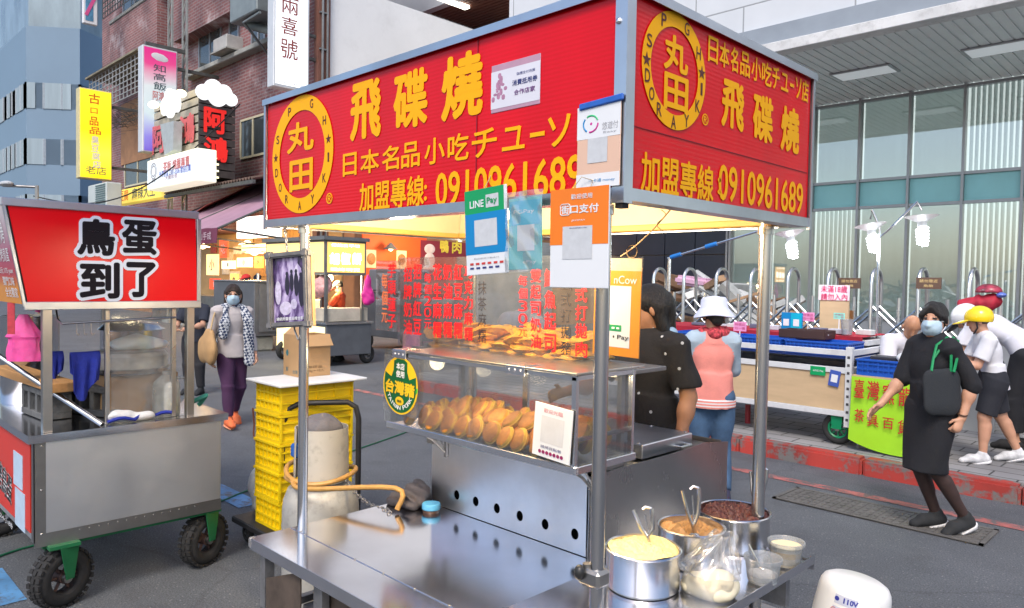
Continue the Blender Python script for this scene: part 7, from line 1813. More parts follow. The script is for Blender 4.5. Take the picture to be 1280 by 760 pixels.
letters([fbox('鴻', 224, 142, 243, 180, fl_), fbox('阿', 190, 156, 206, 192, fl_)], mat('letter_pink', (.62, .12, .12), .5), t, X3, Z3, 'lettering', .0, .035)
def cloud(px, py, f, sc_, lab, flat):
    P = f(px, py); b = MB()
    for dx, dz, r_ in ((-.55, .0, .36), (-.1, .25, .42), (.4, .12, .40), (.75, -.12, .3), (.1, -.1, .45)): c = P+(Y3 if flat else X3)*(dx*sc_)+Z3*(dz*sc_); nv = X3 if flat else -Y3; b.cyl(c-nv*.02, c+nv*(.05+.012*dx), r_*sc_, None, 24)
    b.build('cloud_emblem', glow('cloud_white', (.9, .92, .94), .5), t)
cloud(269, 118, f2, .62, '', True); cloud(213, 131, fl_, .75, '', False)
b = MB(); A = AY(208, 172, y0-.4); b.prism([A+Vector((-.5, 0, .45)), A+Vector((.55, 0, .42)), A+Vector((.5, 0, -.42)), A+Vector((-.15, 0, -.5))], (0, .25, 0)); b.build('back_lit_panel', mat('panel_pale', (.40, .44, .45), .4), t)
for (px, py) in ((192, 131), (226, 117)): P = AY(px, py, y0-.3); MB().sphere(P, .16, (1.2, 1, .7), 14).build('spot_lamp', glow('spot_warm', (1, .85, .45), 2.2), t)
for i in range(4): z_ = zb1+.1+i*.12; MB().bb((SX+.001, y0+.35+.1*(i % 2), zb1-.02+i*.19), (SX+.03, y1-.5, zb1+.03+i*.19)).build('glow_strip', glow('strip_warm', (.95, .9, .55), 1.2), t)
# white light box below
LBY = 8.3; f_ = lambda a, c: AY(a, c, LBY); A, B_ = f_(184, 218), f_(246, 205); zt1, zb1 = f_(215, 193).z, f_(215, 232).z
t = plaque('light_box', 'long white light box with red and blue rows below the carved slat sign', (A.x, LBY, zb1), (B_.x, LBY+.55, zt1), glow('lightbox_side', (.86, .86, .66), .45))
fc_ = MB().bb((A.x+.05, LBY-.012, zb1+.05), (B_.x-.05, LBY, zt1-.05)).build('sign_face', glow('lightbox_face', (.70, .76, .78), .35), t)
f2 = lambda a, c: AY(a, c, LBY-.014)
letters([('茶飯 燒臘專賣', f2(220, 205), 1.9, .30)], mat('row_red', (.6, .08, .06), .5), fc_, X3, Z3, 'lettering', .003, .012); letters([('外帶便當 2381-5506 歡迎訂購', f2(218, 214), 2.3, .2)], mat('row_blue', (.05, .1, .5), .5), fc_, X3, Z3, 'lettering', .003, .01); letters([('大盤批發', f2(214, 221), .9, .12)], mat('row_plum', (.3, .1, .2), .5), fc_, X3, Z3, 'lettering', .003, 0)
letters([('◎', f2(192, 214), .5, .5), ('商標', f2(192, 226), .3, .12)], GRYT, fc_, X3, Z3, 'emblem', .003, 0)
# yellow horizontal sign
HY = 9.2; f_ = lambda a, c: AY(a, c, HY); A, B_ = f_(140, 245), f_(206, 240); zt1, zb1 = f_(172, 233).z, f_(172, 252).z
t = plaque('shop_sign', 'long yellow shop sign with dark characters under the light box', (A.x, HY, zb1), (B_.x, HY+.3, zt1), glow('shop_yellow', (.80, .60, .10), .4))
f2 = lambda a, c: AY(a, c, HY-.003); letters([('麻辣大王', f2(179, 240), 2.2, .42)], mat('sign_teal', (.05, .10, .12), .5), t, X3, Z3, 'lettering', .004, .01); letters([('臭豆腐', f2(152, 245), 1.4, .4)], mat('sign_orange', (.75, .18, .01), .5), t, X3, Z3, 'lettering', .004, .01)
P = AY(121, 246, 8.2); t = thing('condenser', 'pale outdoor air conditioner above the left cart sign', 'air conditioner', P-Vector((0, 0, .45))); MB().bb((P.x-1.0, 8.2, P.z-.4), (P.x+1., 8.7, P.z+.45), .03).build('casing', mat('casing_pale', (.50, .56, .56), .5, 0, .1, 2), t)
b = MB()
for i in range(10): b.bb((P.x-.1, 8.175, P.z-.32+i*.075), (P.x+.92, 8.198, P.z-.29+i*.075))
b.build('fan_grille', mat('grille_dark', (.12, .2, .2), .6), t); MB().bb((P.x-1, 8.2, P.z-.5), (P.x+1, 10.9, P.z-.41)).build('shelf', WROUGHT, t)
P = AY(284, 56, YB-.3); t = thing('window_unit', 'small window air conditioner on the brick wall', 'air conditioner', P-Vector((0, 0, .25))); MB().bb((P.x-.5, YB-.55, P.z-.22), (P.x+.5, YB+.02, P.z+.2), .02).build('casing', mat('casing_grey', (.40, .40, .39), .6, 0, .2, 3), t); MB().bb((P.x-.6, YB-.6, P.z-.27), (P.x+.6, YB+.0, P.z-.225)).build('shelf', CONC, t)
P = AY(317, 15, YB-1.0); t = thing('duct_unit', 'grey duct and condenser hung high beside the tall white sign', 'air conditioner', P-Vector((0, 0, .6))); MB().bb((P.x-.9, YB-1.3, P.z-.2), (P.x+.8, YB-.3, P.z+.6), .03).build('casing', mat('casing_dark', (.22, .26, .27), .5, .2, .2, 3), t); MB().cyl((P.x-.6, YB-.9, P.z-.2), (P.x+.6, YB-.4, P.z-.6), .13, n=12).tube([(P.x-.8, YB-.1, P.z-.9), (P.x-.2, YB-1.2, P.z-.3), (P.x+.8, YB-1.2, P.z-.25)], .04, 8).build('duct', mat('casing_dark', (.22, .26, .27), .5), t)
P = AY(318, 10, YB-.7); t = thing('poster_sign', 'white framed poster sign with blue and pink shapes at the top left', 'sign', AX(113, 25, -33)-Vector((0, 0, 1.2)))
SX = -33.; f_ = fx_(SX); y0, y1 = f_(104, 10).y, f_(122, 10).y; MB().bb((SX-.2, y0, f_(112, 30).z), (SX, y1, f_(112, -30).z), .02).build('sign_box', WHITE, t)
MB().bb((SX+.002, y0+.08, f_(112, 26).z), (SX+.012, (y0+y1)/2+.1, f_(112, -28).z)).build('sign_face', mat('poster_blue', (.10, .3, .5), .4, 0, .8, 1.5), t); MB().box((SX+.02, y0+.25, f_(112, 8).z), (.01, .12, .8), Matrix.Rotation(-.4, 3, 'X')).build('pink_stroke', mat('poster_pink', (.7, .1, .3), .4), t)
# awning over the shop front
AWY = 7.6; af = AY(272, 291, AWY); zaf = af.z; xar = af.x; xal = xar-5.6
PUR = mat('awning_purple', (.36, .21, .28), .8, 0, .15, 2, .15, 12); PURD = mat('valance_plum', (.16, .035, .075), .8, 0, .1, 3)
t = thing('awning', 'purple cloth awning over the lit shop front', 'awning', (xar-2.8, AWY, zaf))
def aw(u, v): return (xal+(xar-xal)*u, AWY+(YB-AWY)*v, zaf+.12+1.75*v-.05*math.sin(v*math.pi)+.02*math.sin(u*30)*(1-v))
MB().sheet(aw, 40, 12, .015).build('canopy', PUR, t)
def va(u, v): return (xal+(xar-xal)*u, AWY-.02*math.sin(u*40)*v, zaf+.12-.36*v)
vv = MB().sheet(va, 60, 4, .012).build('valance', PURD, t)
letters([('圍山手成', Vector((xar-.75, AWY-.04, zaf-.06)), .95, .19)], mat('valance_ink', (.62, .5, .55), .6), vv, X3, Z3, 'lettering', .0, .0)
b = MB()
for x in (xar, xal, (xar+xal)/2): b.tube([(x, AWY, zaf+.1), (x, YB, zaf+1.8)], .03, 8); b.tube([(x, AWY+.1, zaf+.1), (x, YB, zaf-.2)], .025, 8)
b.build('frame', WROUGHT, t)
P = AY(235, 275, 9.0); b = MB(); b.prism([P+Vector((-1.6, 0, -.3)), P+Vector((1.2, 0, .35)), P+Vector((1.0, 1.5, 1.1)), P+Vector((-1.8, 1.5, .5))], (0, .02, .03)); b.build('small_awning', mat('awning_coral', (.62, .17, .13), .7, 0, .1, 4), None, P, 'coral red side awning behind the left cart sign', 'awning')
# lit shop front under it
WARM = (1, .62, .25)
t = thing('food_shop', 'brightly lit food shop interior under the purple awning', 'shop', (-22, YB+.5, 0))
xs, xe = -29., XE-.05
MB().bb((xs, YB+.86, 0), (xe, YB+.897, 3.15)).build('back_wall', mat('shop_wall', (.5, .33, .15), .6, 0, .25, 1.2), t)
b = MB()
pal = [mat('poster_%d' % i, c_, .5, 0, .4, 9) for i, c_ in enumerate(((.75, .62, .40), (.6, .10, .05), (.78, .72, .6), (.55, .3, .08)))]
rr = random.Random(3)
for i in range(26):
    x = rr.uniform(xs+.5, xe-.4); z_ = rr.uniform(.9, 2.9); w_, h_ = rr.uniform(.3, .8), rr.uniform(.25, .7)
    MB().bb((x, YB+.83-i*.0008, z_), (x+w_, YB+.86-.001-i*.0008, z_+h_)).build('menu_poster', pal[i % 4], t)
for i, (x0_, y0_, w_, h_, c_, e_) in enumerate(((258, 318, 14, 26, (1, .72, .3), .9), (274, 300, 10, 22, (.9, .12, .04), .5), (277, 326, 16, 10, (1, .85, .6), 1.0), (262, 348, 12, 14, (.85, .1, .04), .5), (296, 322, 18, 12, (1, .8, .5), .9), (318, 321, 10, 14, (.95, .5, .08), .8), (332, 322, 12, 10, (1, .9, .75), 1.0), (288, 342, 9, 16, (1, .6, .15), .8))):
    A, B_ = AY(x0_, y0_, 10.3+i*.06), AY(x0_+w_, y0_+h_, 10.3+i*.06); lb_ = MB().bb((A.x, A.y, B_.z), (B_.x, A.y+.05, A.z)).build('menu_light', glow('menu_glow_%d' % i, c_, e_), t)
    letters([('小吃美食'[i % 4], Vector(((A.x+B_.x)/2, A.y-.002, (A.z+B_.z)/2)), None, abs(A.z-B_.z)*.55)], MATS['sign_teal'] if e_ > .6 else WHITE, lb_, X3, Z3, 'lettering', .004, .02)
lgt = MB().bb((AY(296, 270, 9.6).x, 9.6, AY(300, 298, 9.6).z), (AY(346, 270, 9.6).x, 9.75, AY(320, 270, 9.6).z)).build('menu_light_box', glow('menu_lit', (1, .93, .86), 1.6), t)
letters([('小', AY(322, 284, 9.59), .35, .35)], mat('menu_rose', (.6, .1, .25), .5), lgt, X3, Z3, 'lettering', .003, 0)
lg2 = MB().bb((AY(302, 300, 9.9).x, 9.9, AY(302, 316, 9.9).z), (AY(346, 300, 9.9).x, 9.98, AY(320, 304, 9.9).z)).build('menu_strip', glow('menu_amber', (1, .75, .4), 1.3), t)
for i in range(3): MB().bb((AY(303, 305, 9.88).x, 9.86, AY(320, 304+i*5, 9.88).z), (AY(346, 305, 9.88).x, 9.89, AY(320, 305+i*5, 9.88).z)).build('menu_rail', WROUGHT, lg2)
for (x, y, z_, e_) in ((-25, 10.4, 2.6, 130), (-21.5, 10.3, 2.6, 130), (-19.6, 9.6, 2.3, 70)):
    L = bpy.data.lights.new('shop_lamp', 'POINT'); L.energy = e_; L.color = WARM; L.shadow_soft_size = .2; lo = bpy.data.objects.new('shop_lamp', L); COL.objects.link(lo); lo.location = (x, y, z_)
    MB().sphere((x, y, z_+.05), .12, (1, 1, .8), 14).lathe([(.05, .1), (.25, .02)], (x, y, z_), 20).build('hanging_lamp', glow('lamp_warm', (1, .75, .4), 7), t)
MB().bb((xs, YB-.8, 0), (xe-1.2, YB-.2, 1.0)).build('service_counter', STEELD, t)
# grey cart and planters before it
def simple_cart(name, lab, x0, x1, y0, y1, z0, z1, m, roof=None, cat='food stall', wheel=.17):
    t = thing(name, lab, cat, ((x0+x1)/2, (y0+y1)/2, 0)); MB().bb((x0, y0, z0), (x1, y1, z1), .01).build('body', m, t); MB().bb((x0-.02, y0-.02, z1), (x1+.02, y1+.02, z1+.03), .004).build('counter_top', STEEL, t)
    for x in (x0+.18, x1-.2):
        for y in (y0+.05, y1-.05): wheel_parts((x, y, wheel), (0, 1, 0), wheel, .08, t, RUBBER, STEELD)
    return t
GRYB = mat('cart_grey', (.13, .14, .16), .45, .3, .15, 3, 0, 40, .2)
P = AZ(306, 432); Q = AZ(345, 438)
t = simple_cart('grey_cart', 'dark grey panelled cart behind the walking woman with the tan bag', -17.6, -15.5, 7.6, 8.5, .35, 1.55, GRYB)
MB().bb((-15.49, 7.7, .45), (-15.47, 8.4, 1.5)).build('end_panel', mat('cart_slate', (.16, .17, .19), .4, .3), t)
P = AZ(322, 438); b = MB(); b.cyl((P.x, P.y, .25), (P.x, P.y, 1.75), .035, n=10); o = b.build('pole', STEEL, None, (P.x, P.y, 0), 'steel pole in a concrete foot beside the dark grey cart', 'pole'); MB().bb((P.x-.28, P.y-.25, 0), (P.x+.28, P.y+.25, .36), .04, 2).build('concrete_foot', CONC, o)
# pepper bun stall
t = thing('bun_stall', 'grey bun stall with glowing yellow sign boxes in the side street', 'food stall', (-12.9, 7.9, 0))
PX = -12.2; f_ = fx_(PX); ya, yb_ = f_(408, 420).y, f_(464, 420).y; zb0, zb1 = f_(436, 444).z, f_(436, 405).z
MB().bb((PX-1.9, ya, zb0), (PX, yb_, zb1), .01).build('body', GRYB, t); MB().bb((PX-1.95, ya-.03, zb1), (PX+.03, yb_+.03, zb1+.04)).build('counter_top', STEEL, t)
MB().bb((PX-1.9, ya-.004, zb0+.05), (PX-.05, ya-.001, zb1-.05)).build('front_glow', glow('panel_warm', (.95, .82, .42), .7), t)
for (x, y) in ((PX-.12, ya+.05), (PX-.12, yb_-.02), (PX-1.7, ya+.05), (PX-1.7, yb_-.05)): wheel_parts((x, y, .19), (1, .2, 0), .19, .11, t, RUBBER, STEELD)
f_ = fx_(PX+.0); zs0, zs1 = f_(432, 344).z, f_(432, 301).z; ys0, ys1 = f_(406, 320).y, f_(457, 320).y
b = MB(); b.bb((PX-2.3, ys0, zs0), (PX+.02, ys1, zs1)); b.bb((PX-2.35, ys0-.06, zs1), (PX+.07, ys1+.05, zs1+.07)); b.build('sign_box', mat('box_grey', (.14, .15, .16), .5), t)
sg = MB().bb((PX+.021, ys0+.04, zs0+.05), (PX+.03, ys1-.04, zs1-.04)).build('sign_face', glow('bun_yellow', (1, .58, .14), .62), t)
f2 = fx_(PX+.032)
letters([fbox('胡', 412, 316, 424, 331, f2), fbox('椒', 426, 316, 438, 331, f2), fbox('餅', 440, 316, 452, 331, f2)], glow('bun_white', (1, .97, .9), 1.6), sg, Y3, Z3, 'lettering', .006, .05); letters([fbox('傳統古早味', 414, 305, 450, 309, f2), fbox('現烤現賣', 413, 335, 450, 339, f2)], glow('bun_white', (1, .97, .9), 1.6), sg, Y3, Z3, 'small_lettering', .006, .01)
MB().bb((PX-2.25, ys0-.01, zs0+.05), (PX-.03, ys0-.002, zs1-.04)).build('sign_face', glow('bun_amber', (1, .66, .22), .7), t)
b = MB()
for (x, y) in ((PX-.03, ys0+.05), (PX-.03, ys1-.05), (PX-1.85, ys0+.05), (PX-1.85, ys1-.05)): b.bb((x-.025, y-.025, zb1+.04), (x+.025, y+.025, zs0))
b.build('post', STEELD, t)
MB().bb((PX-.5, ya+.05, zb1+.045), (PX-.05, yb_-.05, zb1+.3), .01).bb((PX-1.7, ya+.05, zb1+.045), (PX-.9, ya+.4, zb1+.45), .01).build('warming_case', mat('case_pale', (.62, .56, .46), .4, .2, .2, 5), t)
for (x, y, z_, e_) in ((PX-.7, (ya+yb_)/2, zs0-.12, 45), (PX-1.5, ya-.2, zs0-.1, 25)):
    L = bpy.data.lights.new('stall_lamp', 'POINT'); L.energy = e_; L.color = (1, .78, .45); L.shadow_soft_size = .1; lo = bpy.data.objects.new('stall_lamp', L); COL.objects.link(lo); lo.location = (x, y, z_)
    MB().sphere((x, y, z_+.06), .06, (1, 1, 1.2), 12).build('lamp_bulb', glow('lamp_warm', (1, .75, .4), 7), t)
P = AX(400, 360, PX-.3); b = MB(); b.bb((P.x-.3, P.y-.25, P.z-.5), (P.x+.25, P.y+.05, P.z-.1))
sd = SDF(P-Vector((.4, .3, .3)), P+Vector((.4, .3, .3)), .02); sd.ell(P, (.26, .15, .2), k=.05).ell(P+Vector((.1, .05, .1)), (.16, .12, .14), k=.05).wrinkle(.02, 22, 2); b.bm.free()
sd.build('bag_bundle', mat('bag_rose', (.75, .38, .36), .5, 0, .5, 14), None, P-Vector((0, 0, .2)), label='bundle of pink and white bags hanging on the bun stall', cat='bag')
P = AX(460, 360, PX+.1); sd = SDF(P-Vector((.2, .25, .35)), P+Vector((.2, .25, .35)), .018); sd.cap(P+Vector((0, 0, .22)), P+Vector((0, 0, -.2)), .05, .14, flat=(1, 0, 0), fs=1.8).wrinkle(.02, 30, 5)
sd.build('magenta_bag', mat('bag_magenta', (.70, .03, .30), .4, 0, .3, 12), None, P-Vector((0, 0, .3)), label='magenta plastic bag hanging at the corner of the bun stall', cat='bag')
# grey trailer behind the acrylic sheets
t = simple_cart('grey_trailer', 'large dark grey covered cart parked beyond the bun stall', -15.2, -12.9, 10.2, 11.4, .3, 1.35, mat('trailer_grey', (.10, .11, .13), .45, .3, .2, 3), wheel=.2)
MB().bb((-15.1, 10.3, 1.38), (-13.0, 11.3, 1.9), .03).build('cover', mat('trailer_cover', (.15, .16, .19), .5, .2, .2, 2, .2, 10), t)
# orange shop in the end wall
OX = XE+.14; f_ = fx_(OX); oy0, oy1 = f_(452, 320).y, f_(532, 320).y; oz1 = f_(490, 294).z
t = thing('orange_shop', 'small shop with a bright orange wall and framed pictures in the side street', 'shop', (OX, (oy0+oy1)/2, 0))
MB().bb((OX, oy0, 0), (OX+.04, oy1, oz1)).build('orange_wall', mat('wall_orange', (.80, .10, .012), .6, 0, .1, 1), t)
f2 = fx_(OX+.06)
for (x0, y0, x1, y1) in ((458, 312, 470, 335), (496, 313, 508, 336)):
    A, B_ = f2(x0, y0), f2(x1, y1); pf = MB().bb((OX+.042, A.y, B_.z), (OX+.06, B_.y, A.z)).build('framed_picture', mat('pic_cream', (.75, .62, .38), .5, 0, .1), t); MB().sphere((OX+.062, (A.y+B_.y)/2, (A.z+B_.z)/2), .16, (.05, 1, 1.1), 14).build('food_print', mat('pic_brown', (.4, .16, .04), .5, 0, .5, 14), pf)
P = f2(481, 312); MB().lathe([(.03, .2), (.22, 0)], P+Vector((.3, 0, 0)), 18).build('lamp_shade', WROUGHT, t); MB().sphere(P+Vector((.3, 0, .02)), .07, n=12).build('lamp_bulb', glow('lamp_warm', (1, .75, .4), 7), t)
L = bpy.data.lights.new('shop_lamp', 'POINT'); L.energy = 110; L.color = (1, .6, .3); L.shadow_soft_size = .2; lo = bpy.data.objects.new('shop_lamp', L); COL.objects.link(lo); lo.location = P+Vector((1.2, .3, .1))
MB().bb((OX+.3, oy0, 0), (OX+.7, oy1+.2, 1.1)).build('service_counter', GRYB, t)
A, B_ = f2(526, 300), f2(584, 352); bn2 = MB().bb((OX, A.y, B_.z-1.0), (OX+.05, B_.y, A.z)).build('banner', mat('banner_maroon', (.20, .015, .03), .6, 0, .1), None, (OX, A.y+1, B_.z-1), 'maroon banner with a pale cook figure and yellow characters in the side street', 'banner')
f3 = fx_(OX+.052); letters([fbox('鴨', 550, 300, 561, 316, f3), fbox('肉', 565, 301, 577, 317, f3)], mat('banner_gold', (.75, .6, .05), .5), bn2, Y3, Z3, 'lettering', .004, .03)
b = MB(); P = f3(537, 325); b.sphere(P, .22, (.05, 1, 1.1), 14).sphere(P+Vector((0, 0, .35)), .2, (.05, 1.1, .8), 14).sphere(P+Vector((0, 0, -.45)), .35, (.05, 1, .9), 14); b.build('cook_figure', mat('banner_pale', (.62, .56, .56), .5), bn2)
P = AX(487, 338, -13); 
MB().bb((-18.5, 13.5, PZ-.15), (-17.9, 14.1, .9), .02).build('freezer_box', mat('freezer_white', (.62, .64, .66), .4), None, (-18.2, 13.8, 0), 'white box standing against the end wall in the side street', 'box')
P = AZ(655, 452); P = AX(655, 400, -12.5); sd = SDF((P.x-.9, P.y-.5, 0), (P.x+.9, P.y+.5, 1.5), .03)
sd.cap((P.x-.45, P.y, .55), (P.x+.35, P.y, .62), .38, .34, flat=(0, 1, 0), fs=1.4).cap((P.x+.3, P.y, .8), (P.x+.45, P.y, 1.1), .2, .14, k=.1).cap((P.x-.45, P.y, .1), (P.x+.5, P.y, .1), .25, .25, flat=(0, 1, 0), fs=1.6, k=.1).wrinkle(.03, 12, 3).cut((0, 0, .03), (0, 0, -1))
sd.build('covered_scooter', mat('tarp_slate', (.15, .17, .21), .6, 0, .2, 4, .3, 14), None, (P.x, P.y, 0), label='scooter under a slate blue cover in the side street behind the menu sheet', cat='scooter')
# street lamp above the left cart
P = AD(46, 236, 22); t = thing('street_lamp', 'thin street lamp arm above the left cart sign', 'street lamp', (P.x, P.y, 0)); MB().cyl((P.x, P.y, 0), (P.x, P.y, P.z+.1), .06, .05, 10).tube([P+Vector((0, 0, .05)), AD(30, 233, 22), AD(4, 232, 22)], .04, 8).build('pole', STEELD, t); Q = AD(8, 230, 22); MB().sphere(Q, .3, (1.4, .6, .3), 14).build('lamp_head', mat('lamp_grey', (.5, .52, .54), .4), t)
b = MB(); A, B_ = AD(42, 245, 24), AD(300, 130, 20); b.tube([A.lerp(B_, i/20)+Vector((0, 0, -1.2*math.sin(i/20*math.pi))) for i in range(21)], .02, 5); b.build('overhead_cable', RUBBER, None, A, 'thin black overhead cable sagging before the brick building', 'cable')
# low grey kerbside planter pieces near the crossing
P = AZ(452, 447); MB().bb((P.x-.2, P.y+1.2, 0), (P.x+.3, P.y+1.8, .5), .03).build('paint_tin', mat('tin_rose', (.6, .25, .32), .5), None, (P.x, P.y+1.5, 0), 'pinkish box on the ground beyond the bun stall wheel', 'box')
# ================================================================== PEOPLE
SKIN = mat('skin', (.55, .30, .20), .5, 0, .10, 14, .05, 80, 0, None, None, 0, .4, 1, .12)
SKIN2 = mat('skin_tan', (.46, .23, .13), .5, 0, .10, 14, .05, 80, 0, None, None, 0, .4, 1, .12)
EYE = mat('eye_dark', (.02, .014, .012), .3); LIP = mat('lip', (.36, .12, .10), .5)
HAIR = mat('hair_black', (.012, .010, .010), .45, 0, .6, 22, 1., 26, 0, (9, 9, .6)); HAIRB = mat('hair_brown', (.035, .018, .012), .5, 0, .6, 22, 1., 26, 0, (9, 9, .6))
MASK = mat('mask_blue', (.46, .62, .74), .8, 0, .06, 20, .3, 60, 0, (1, 1, 4))
V_ = lambda *a: np.array(a, float)
def unit(v): v = np.array(v, float); return v/np.linalg.norm(v)
def human(label, loc, heading, H=1.6, J=None, look=(0, 1, 0), upv=(0, 0, 1), skin=None, res=.009, hand=None, body_mats=None, legs_slot=0, feet=True, face=True, girth=1., group=None):
    """one continuous body in its own frame (facing +Y, right hand at +X); returns root and helpers for clothing"""
    k = H/1.6; skin = skin or SKIN
    j = dict(pel=V_(0, 0, .88), waist=V_(0, 0, 1.02), chest=V_(0, .0, 1.18), neck=V_(0, -.01, 1.335), head=V_(0, .015, 1.475),
             shR=V_(.165, -.01, 1.295), elR=V_(.205, -.03, 1.02), wrR=V_(.215, .06, .79), shL=V_(-.165, -.01, 1.295), elL=V_(-.205, -.03, 1.02), wrL=V_(-.215, .06, .79),
             hipR=V_(.085, 0, .84), knR=V_(.095, .02, .46), anR=V_(.095, -.02, .075), hipL=V_(-.085, 0, .84), knL=V_(-.095, .02, .46), anL=V_(-.095, -.02, .075),
             toeR=V_(.11, .14, .03), toeL=V_(-.11, .14, .03))
    for q, v in (J or {}).items(): j[q] = np.array(v, float)
    for q in j: j[q] = j[q]*k
    if 'toeR' not in (J or {}): j['toeR'] = j['anR']+V_(.02, .15, -.045)*k
    if 'toeL' not in (J or {}): j['toeL'] = j['anL']+V_(-.02, .15, -.045)*k
    f = unit(look); u = unit(np.array(upv)-f*np.dot(f, upv)); r = np.cross(f, u)
    Hm = np.stack([r, f, u], 1)          # columns: right, forward, up
    hp = lambda x, y, z: j['head']+Hm @ (V_(x, y, z)*k)
    allp = np.array(list(j.values())); lo = allp.min(0)-.24*k; hi = allp.max(0)+.24*k; lo[2] = max(lo[2], -.03)
    s = SDF(lo, hi, res); g = girth
    # trunk
    sx = unit(j['shR']-j['shL']); tf = unit(np.cross(unit(j['chest']-j['pel']), sx)*-1) if True else None
    s.cap(j['pel'], j['waist'], .128*k*g, .112*k*g, .03, 0, tf, 1.35); s.cap(j['waist'], j['chest'], .112*k*g, .135*k*g, .04, 0, tf, 1.4)
    s.cap(j['chest'], (j['shR']+j['shL'])/2-(j['neck']-j['chest'])*.15, .135*k*g, .10*k, .04, 0, tf, 1.45)
    for a in 'RL': s.cap(j['sh'+a]*.55+j['neck']*.45-V_(0, 0, .02*k), j['sh'+a], .055*k, .056*k, .05, 0)
    s.cap(j['neck']-unit(j['head']-j['neck'])*.05*k, j['head']-Hm @ V_(0, .01, .03)*k, .052*k, .048*k, .025, 0)
    # head
    s.ell(hp(0, -.012, .028), V_(.074, .092, .088)*k, Hm, .02, 0); s.ell(hp(0, .018, -.045), V_(.058, .066, .066)*k, Hm, .03, 0)
    s.ell(hp(0, .048, -.088), V_(.03, .03, .024)*k, Hm, .025, 0)
    s.cap(hp(0, .082, .012), hp(0, .099, -.030), .010*k, .0135*k, .012, 0)
    for a in (1, -1):
        s.ell(hp(a*.078, -.008, -.01), V_(.012, .022, .032)*k, Hm, .008, 0)
        if face:
            s.ell(hp(a*.033, .079, .014), V_(.0145, .010, .006)*k, Hm, .003, 1); s.cap(hp(a*.018, .085, .034), hp(a*.050, .070, .036), .0038*k, .003*k, .003, 2)
    if face: s.ell(hp(0, .082, -.060), V_(.025, .010, .009)*k, Hm, .006, 3)
    # limbs
    for a in 'RL':
        s.cap(j['sh'+a], j['el'+a], .049*k*g, .038*k*g, .02, 0); s.cap(j['el'+a], j['wr'+a], .038*k*g, .025*k, .012, 0)
        m = j['el'+a]*.7+j['wr'+a]*.3; s.ell(m, V_(.041, .041, .05)*k, None, .03, 0)
        s.cap(j['hip'+a], j['kn'+a], .088*k*g, .056*k*g, .03, legs_slot); s.cap(j['kn'+a], j['an'+a], .054*k*g, .034*k, .02, legs_slot)
        d_ = unit(j['an'+a]-j['kn'+a]); bk = unit(np.cross(d_, sx)); bk = bk if bk[1] < 0 else -bk
        s.cap(j['kn'+a]*.75+j['an'+a]*.25+bk*.018*k, j['kn'+a]*.5+j['an'+a]*.5+bk*.012*k, .046*k*g, .038*k*g, .03, legs_slot)
        s.cap(j['an'+a]-V_(0, .02, .02)*k, j['toe'+a], .036*k, .028*k, .02, legs_slot)
        # hand: palm, four fingers of two bones, thumb leaving the side of the palm
        hd, pn, curl = (hand or {}).get(a, (None, None, .5))
        wd = unit(j['wr'+a]-j['el'+a]); hd = unit(hd) if hd is not None else wd
        pn = unit(pn) if pn is not None else V_(-1 if a == 'R' else 1, 0, 0)
        pn = unit(pn-hd*np.dot(pn, hd)); sd_ = np.cross(hd, pn)
        if sd_[1] < 0 and abs(sd_[1]) > .3: sd_ = -sd_
        w_ = j['wr'+a]; kk = k*.95
        s.cap(w_, w_+hd*.075*kk, .026*kk, .036*kk, .012, 0, pn, 1.75)
        for i, (ln, off) in enumerate(((.066, -.027), (.075, -.009), (.070, .009), (.056, .026))):
            b0 = w_+hd*.082*kk-sd_*off*kk; c1, c2 = curl*.9, curl*1.9
            d1 = hd*math.cos(c1)+pn*math.sin(c1); d2 = hd*math.cos(c2)+pn*math.sin(c2)
            p1 = b0+d1*ln*.5*kk; p2 = p1+d2*ln*.5*kk
            s.cap(b0-hd*.02*kk, p1, .0098*kk, .0088*kk, .004, 0); s.cap(p1, p2, .0088*kk, .0072*kk, .003, 0)
        t0 = w_+hd*.022*kk+sd_*.022*kk; t1 = t0+(hd*.6+sd_*.75+pn*.25)*.036*kk; t2 = t1+(hd*.85+sd_*.25+pn*.35)*.030*kk
        s.cap(t0, t1, .014*kk, .011*kk, .008, 0); s.cap(t1, t2, .0105*kk, .0085*kk, .003, 0)
    root = thing('person', label, 'person', loc, R(heading), group)
    body = s.build('body', body_mats or [skin, EYE, HAIR, LIP, skin], root, local=True)
    return root, j, hp, Hm, k, tf
def garment(root, name, m, build, lo, hi, res=.010, wr=.004, wf=32, seed=1, cuts=(), mats=None):
    s = SDF(lo, hi, res); build(s)
    if wr: s.wrinkle(wr*1.7, wf*.8, seed, .55)
    for p, n in cuts: s.cut(p, n)
    return s.build(name, mats or m, root, local=True)
def bounds(j, names, m): a = np.array([j[n] for n in names]); return a.min(0)-m, a.max(0)+m
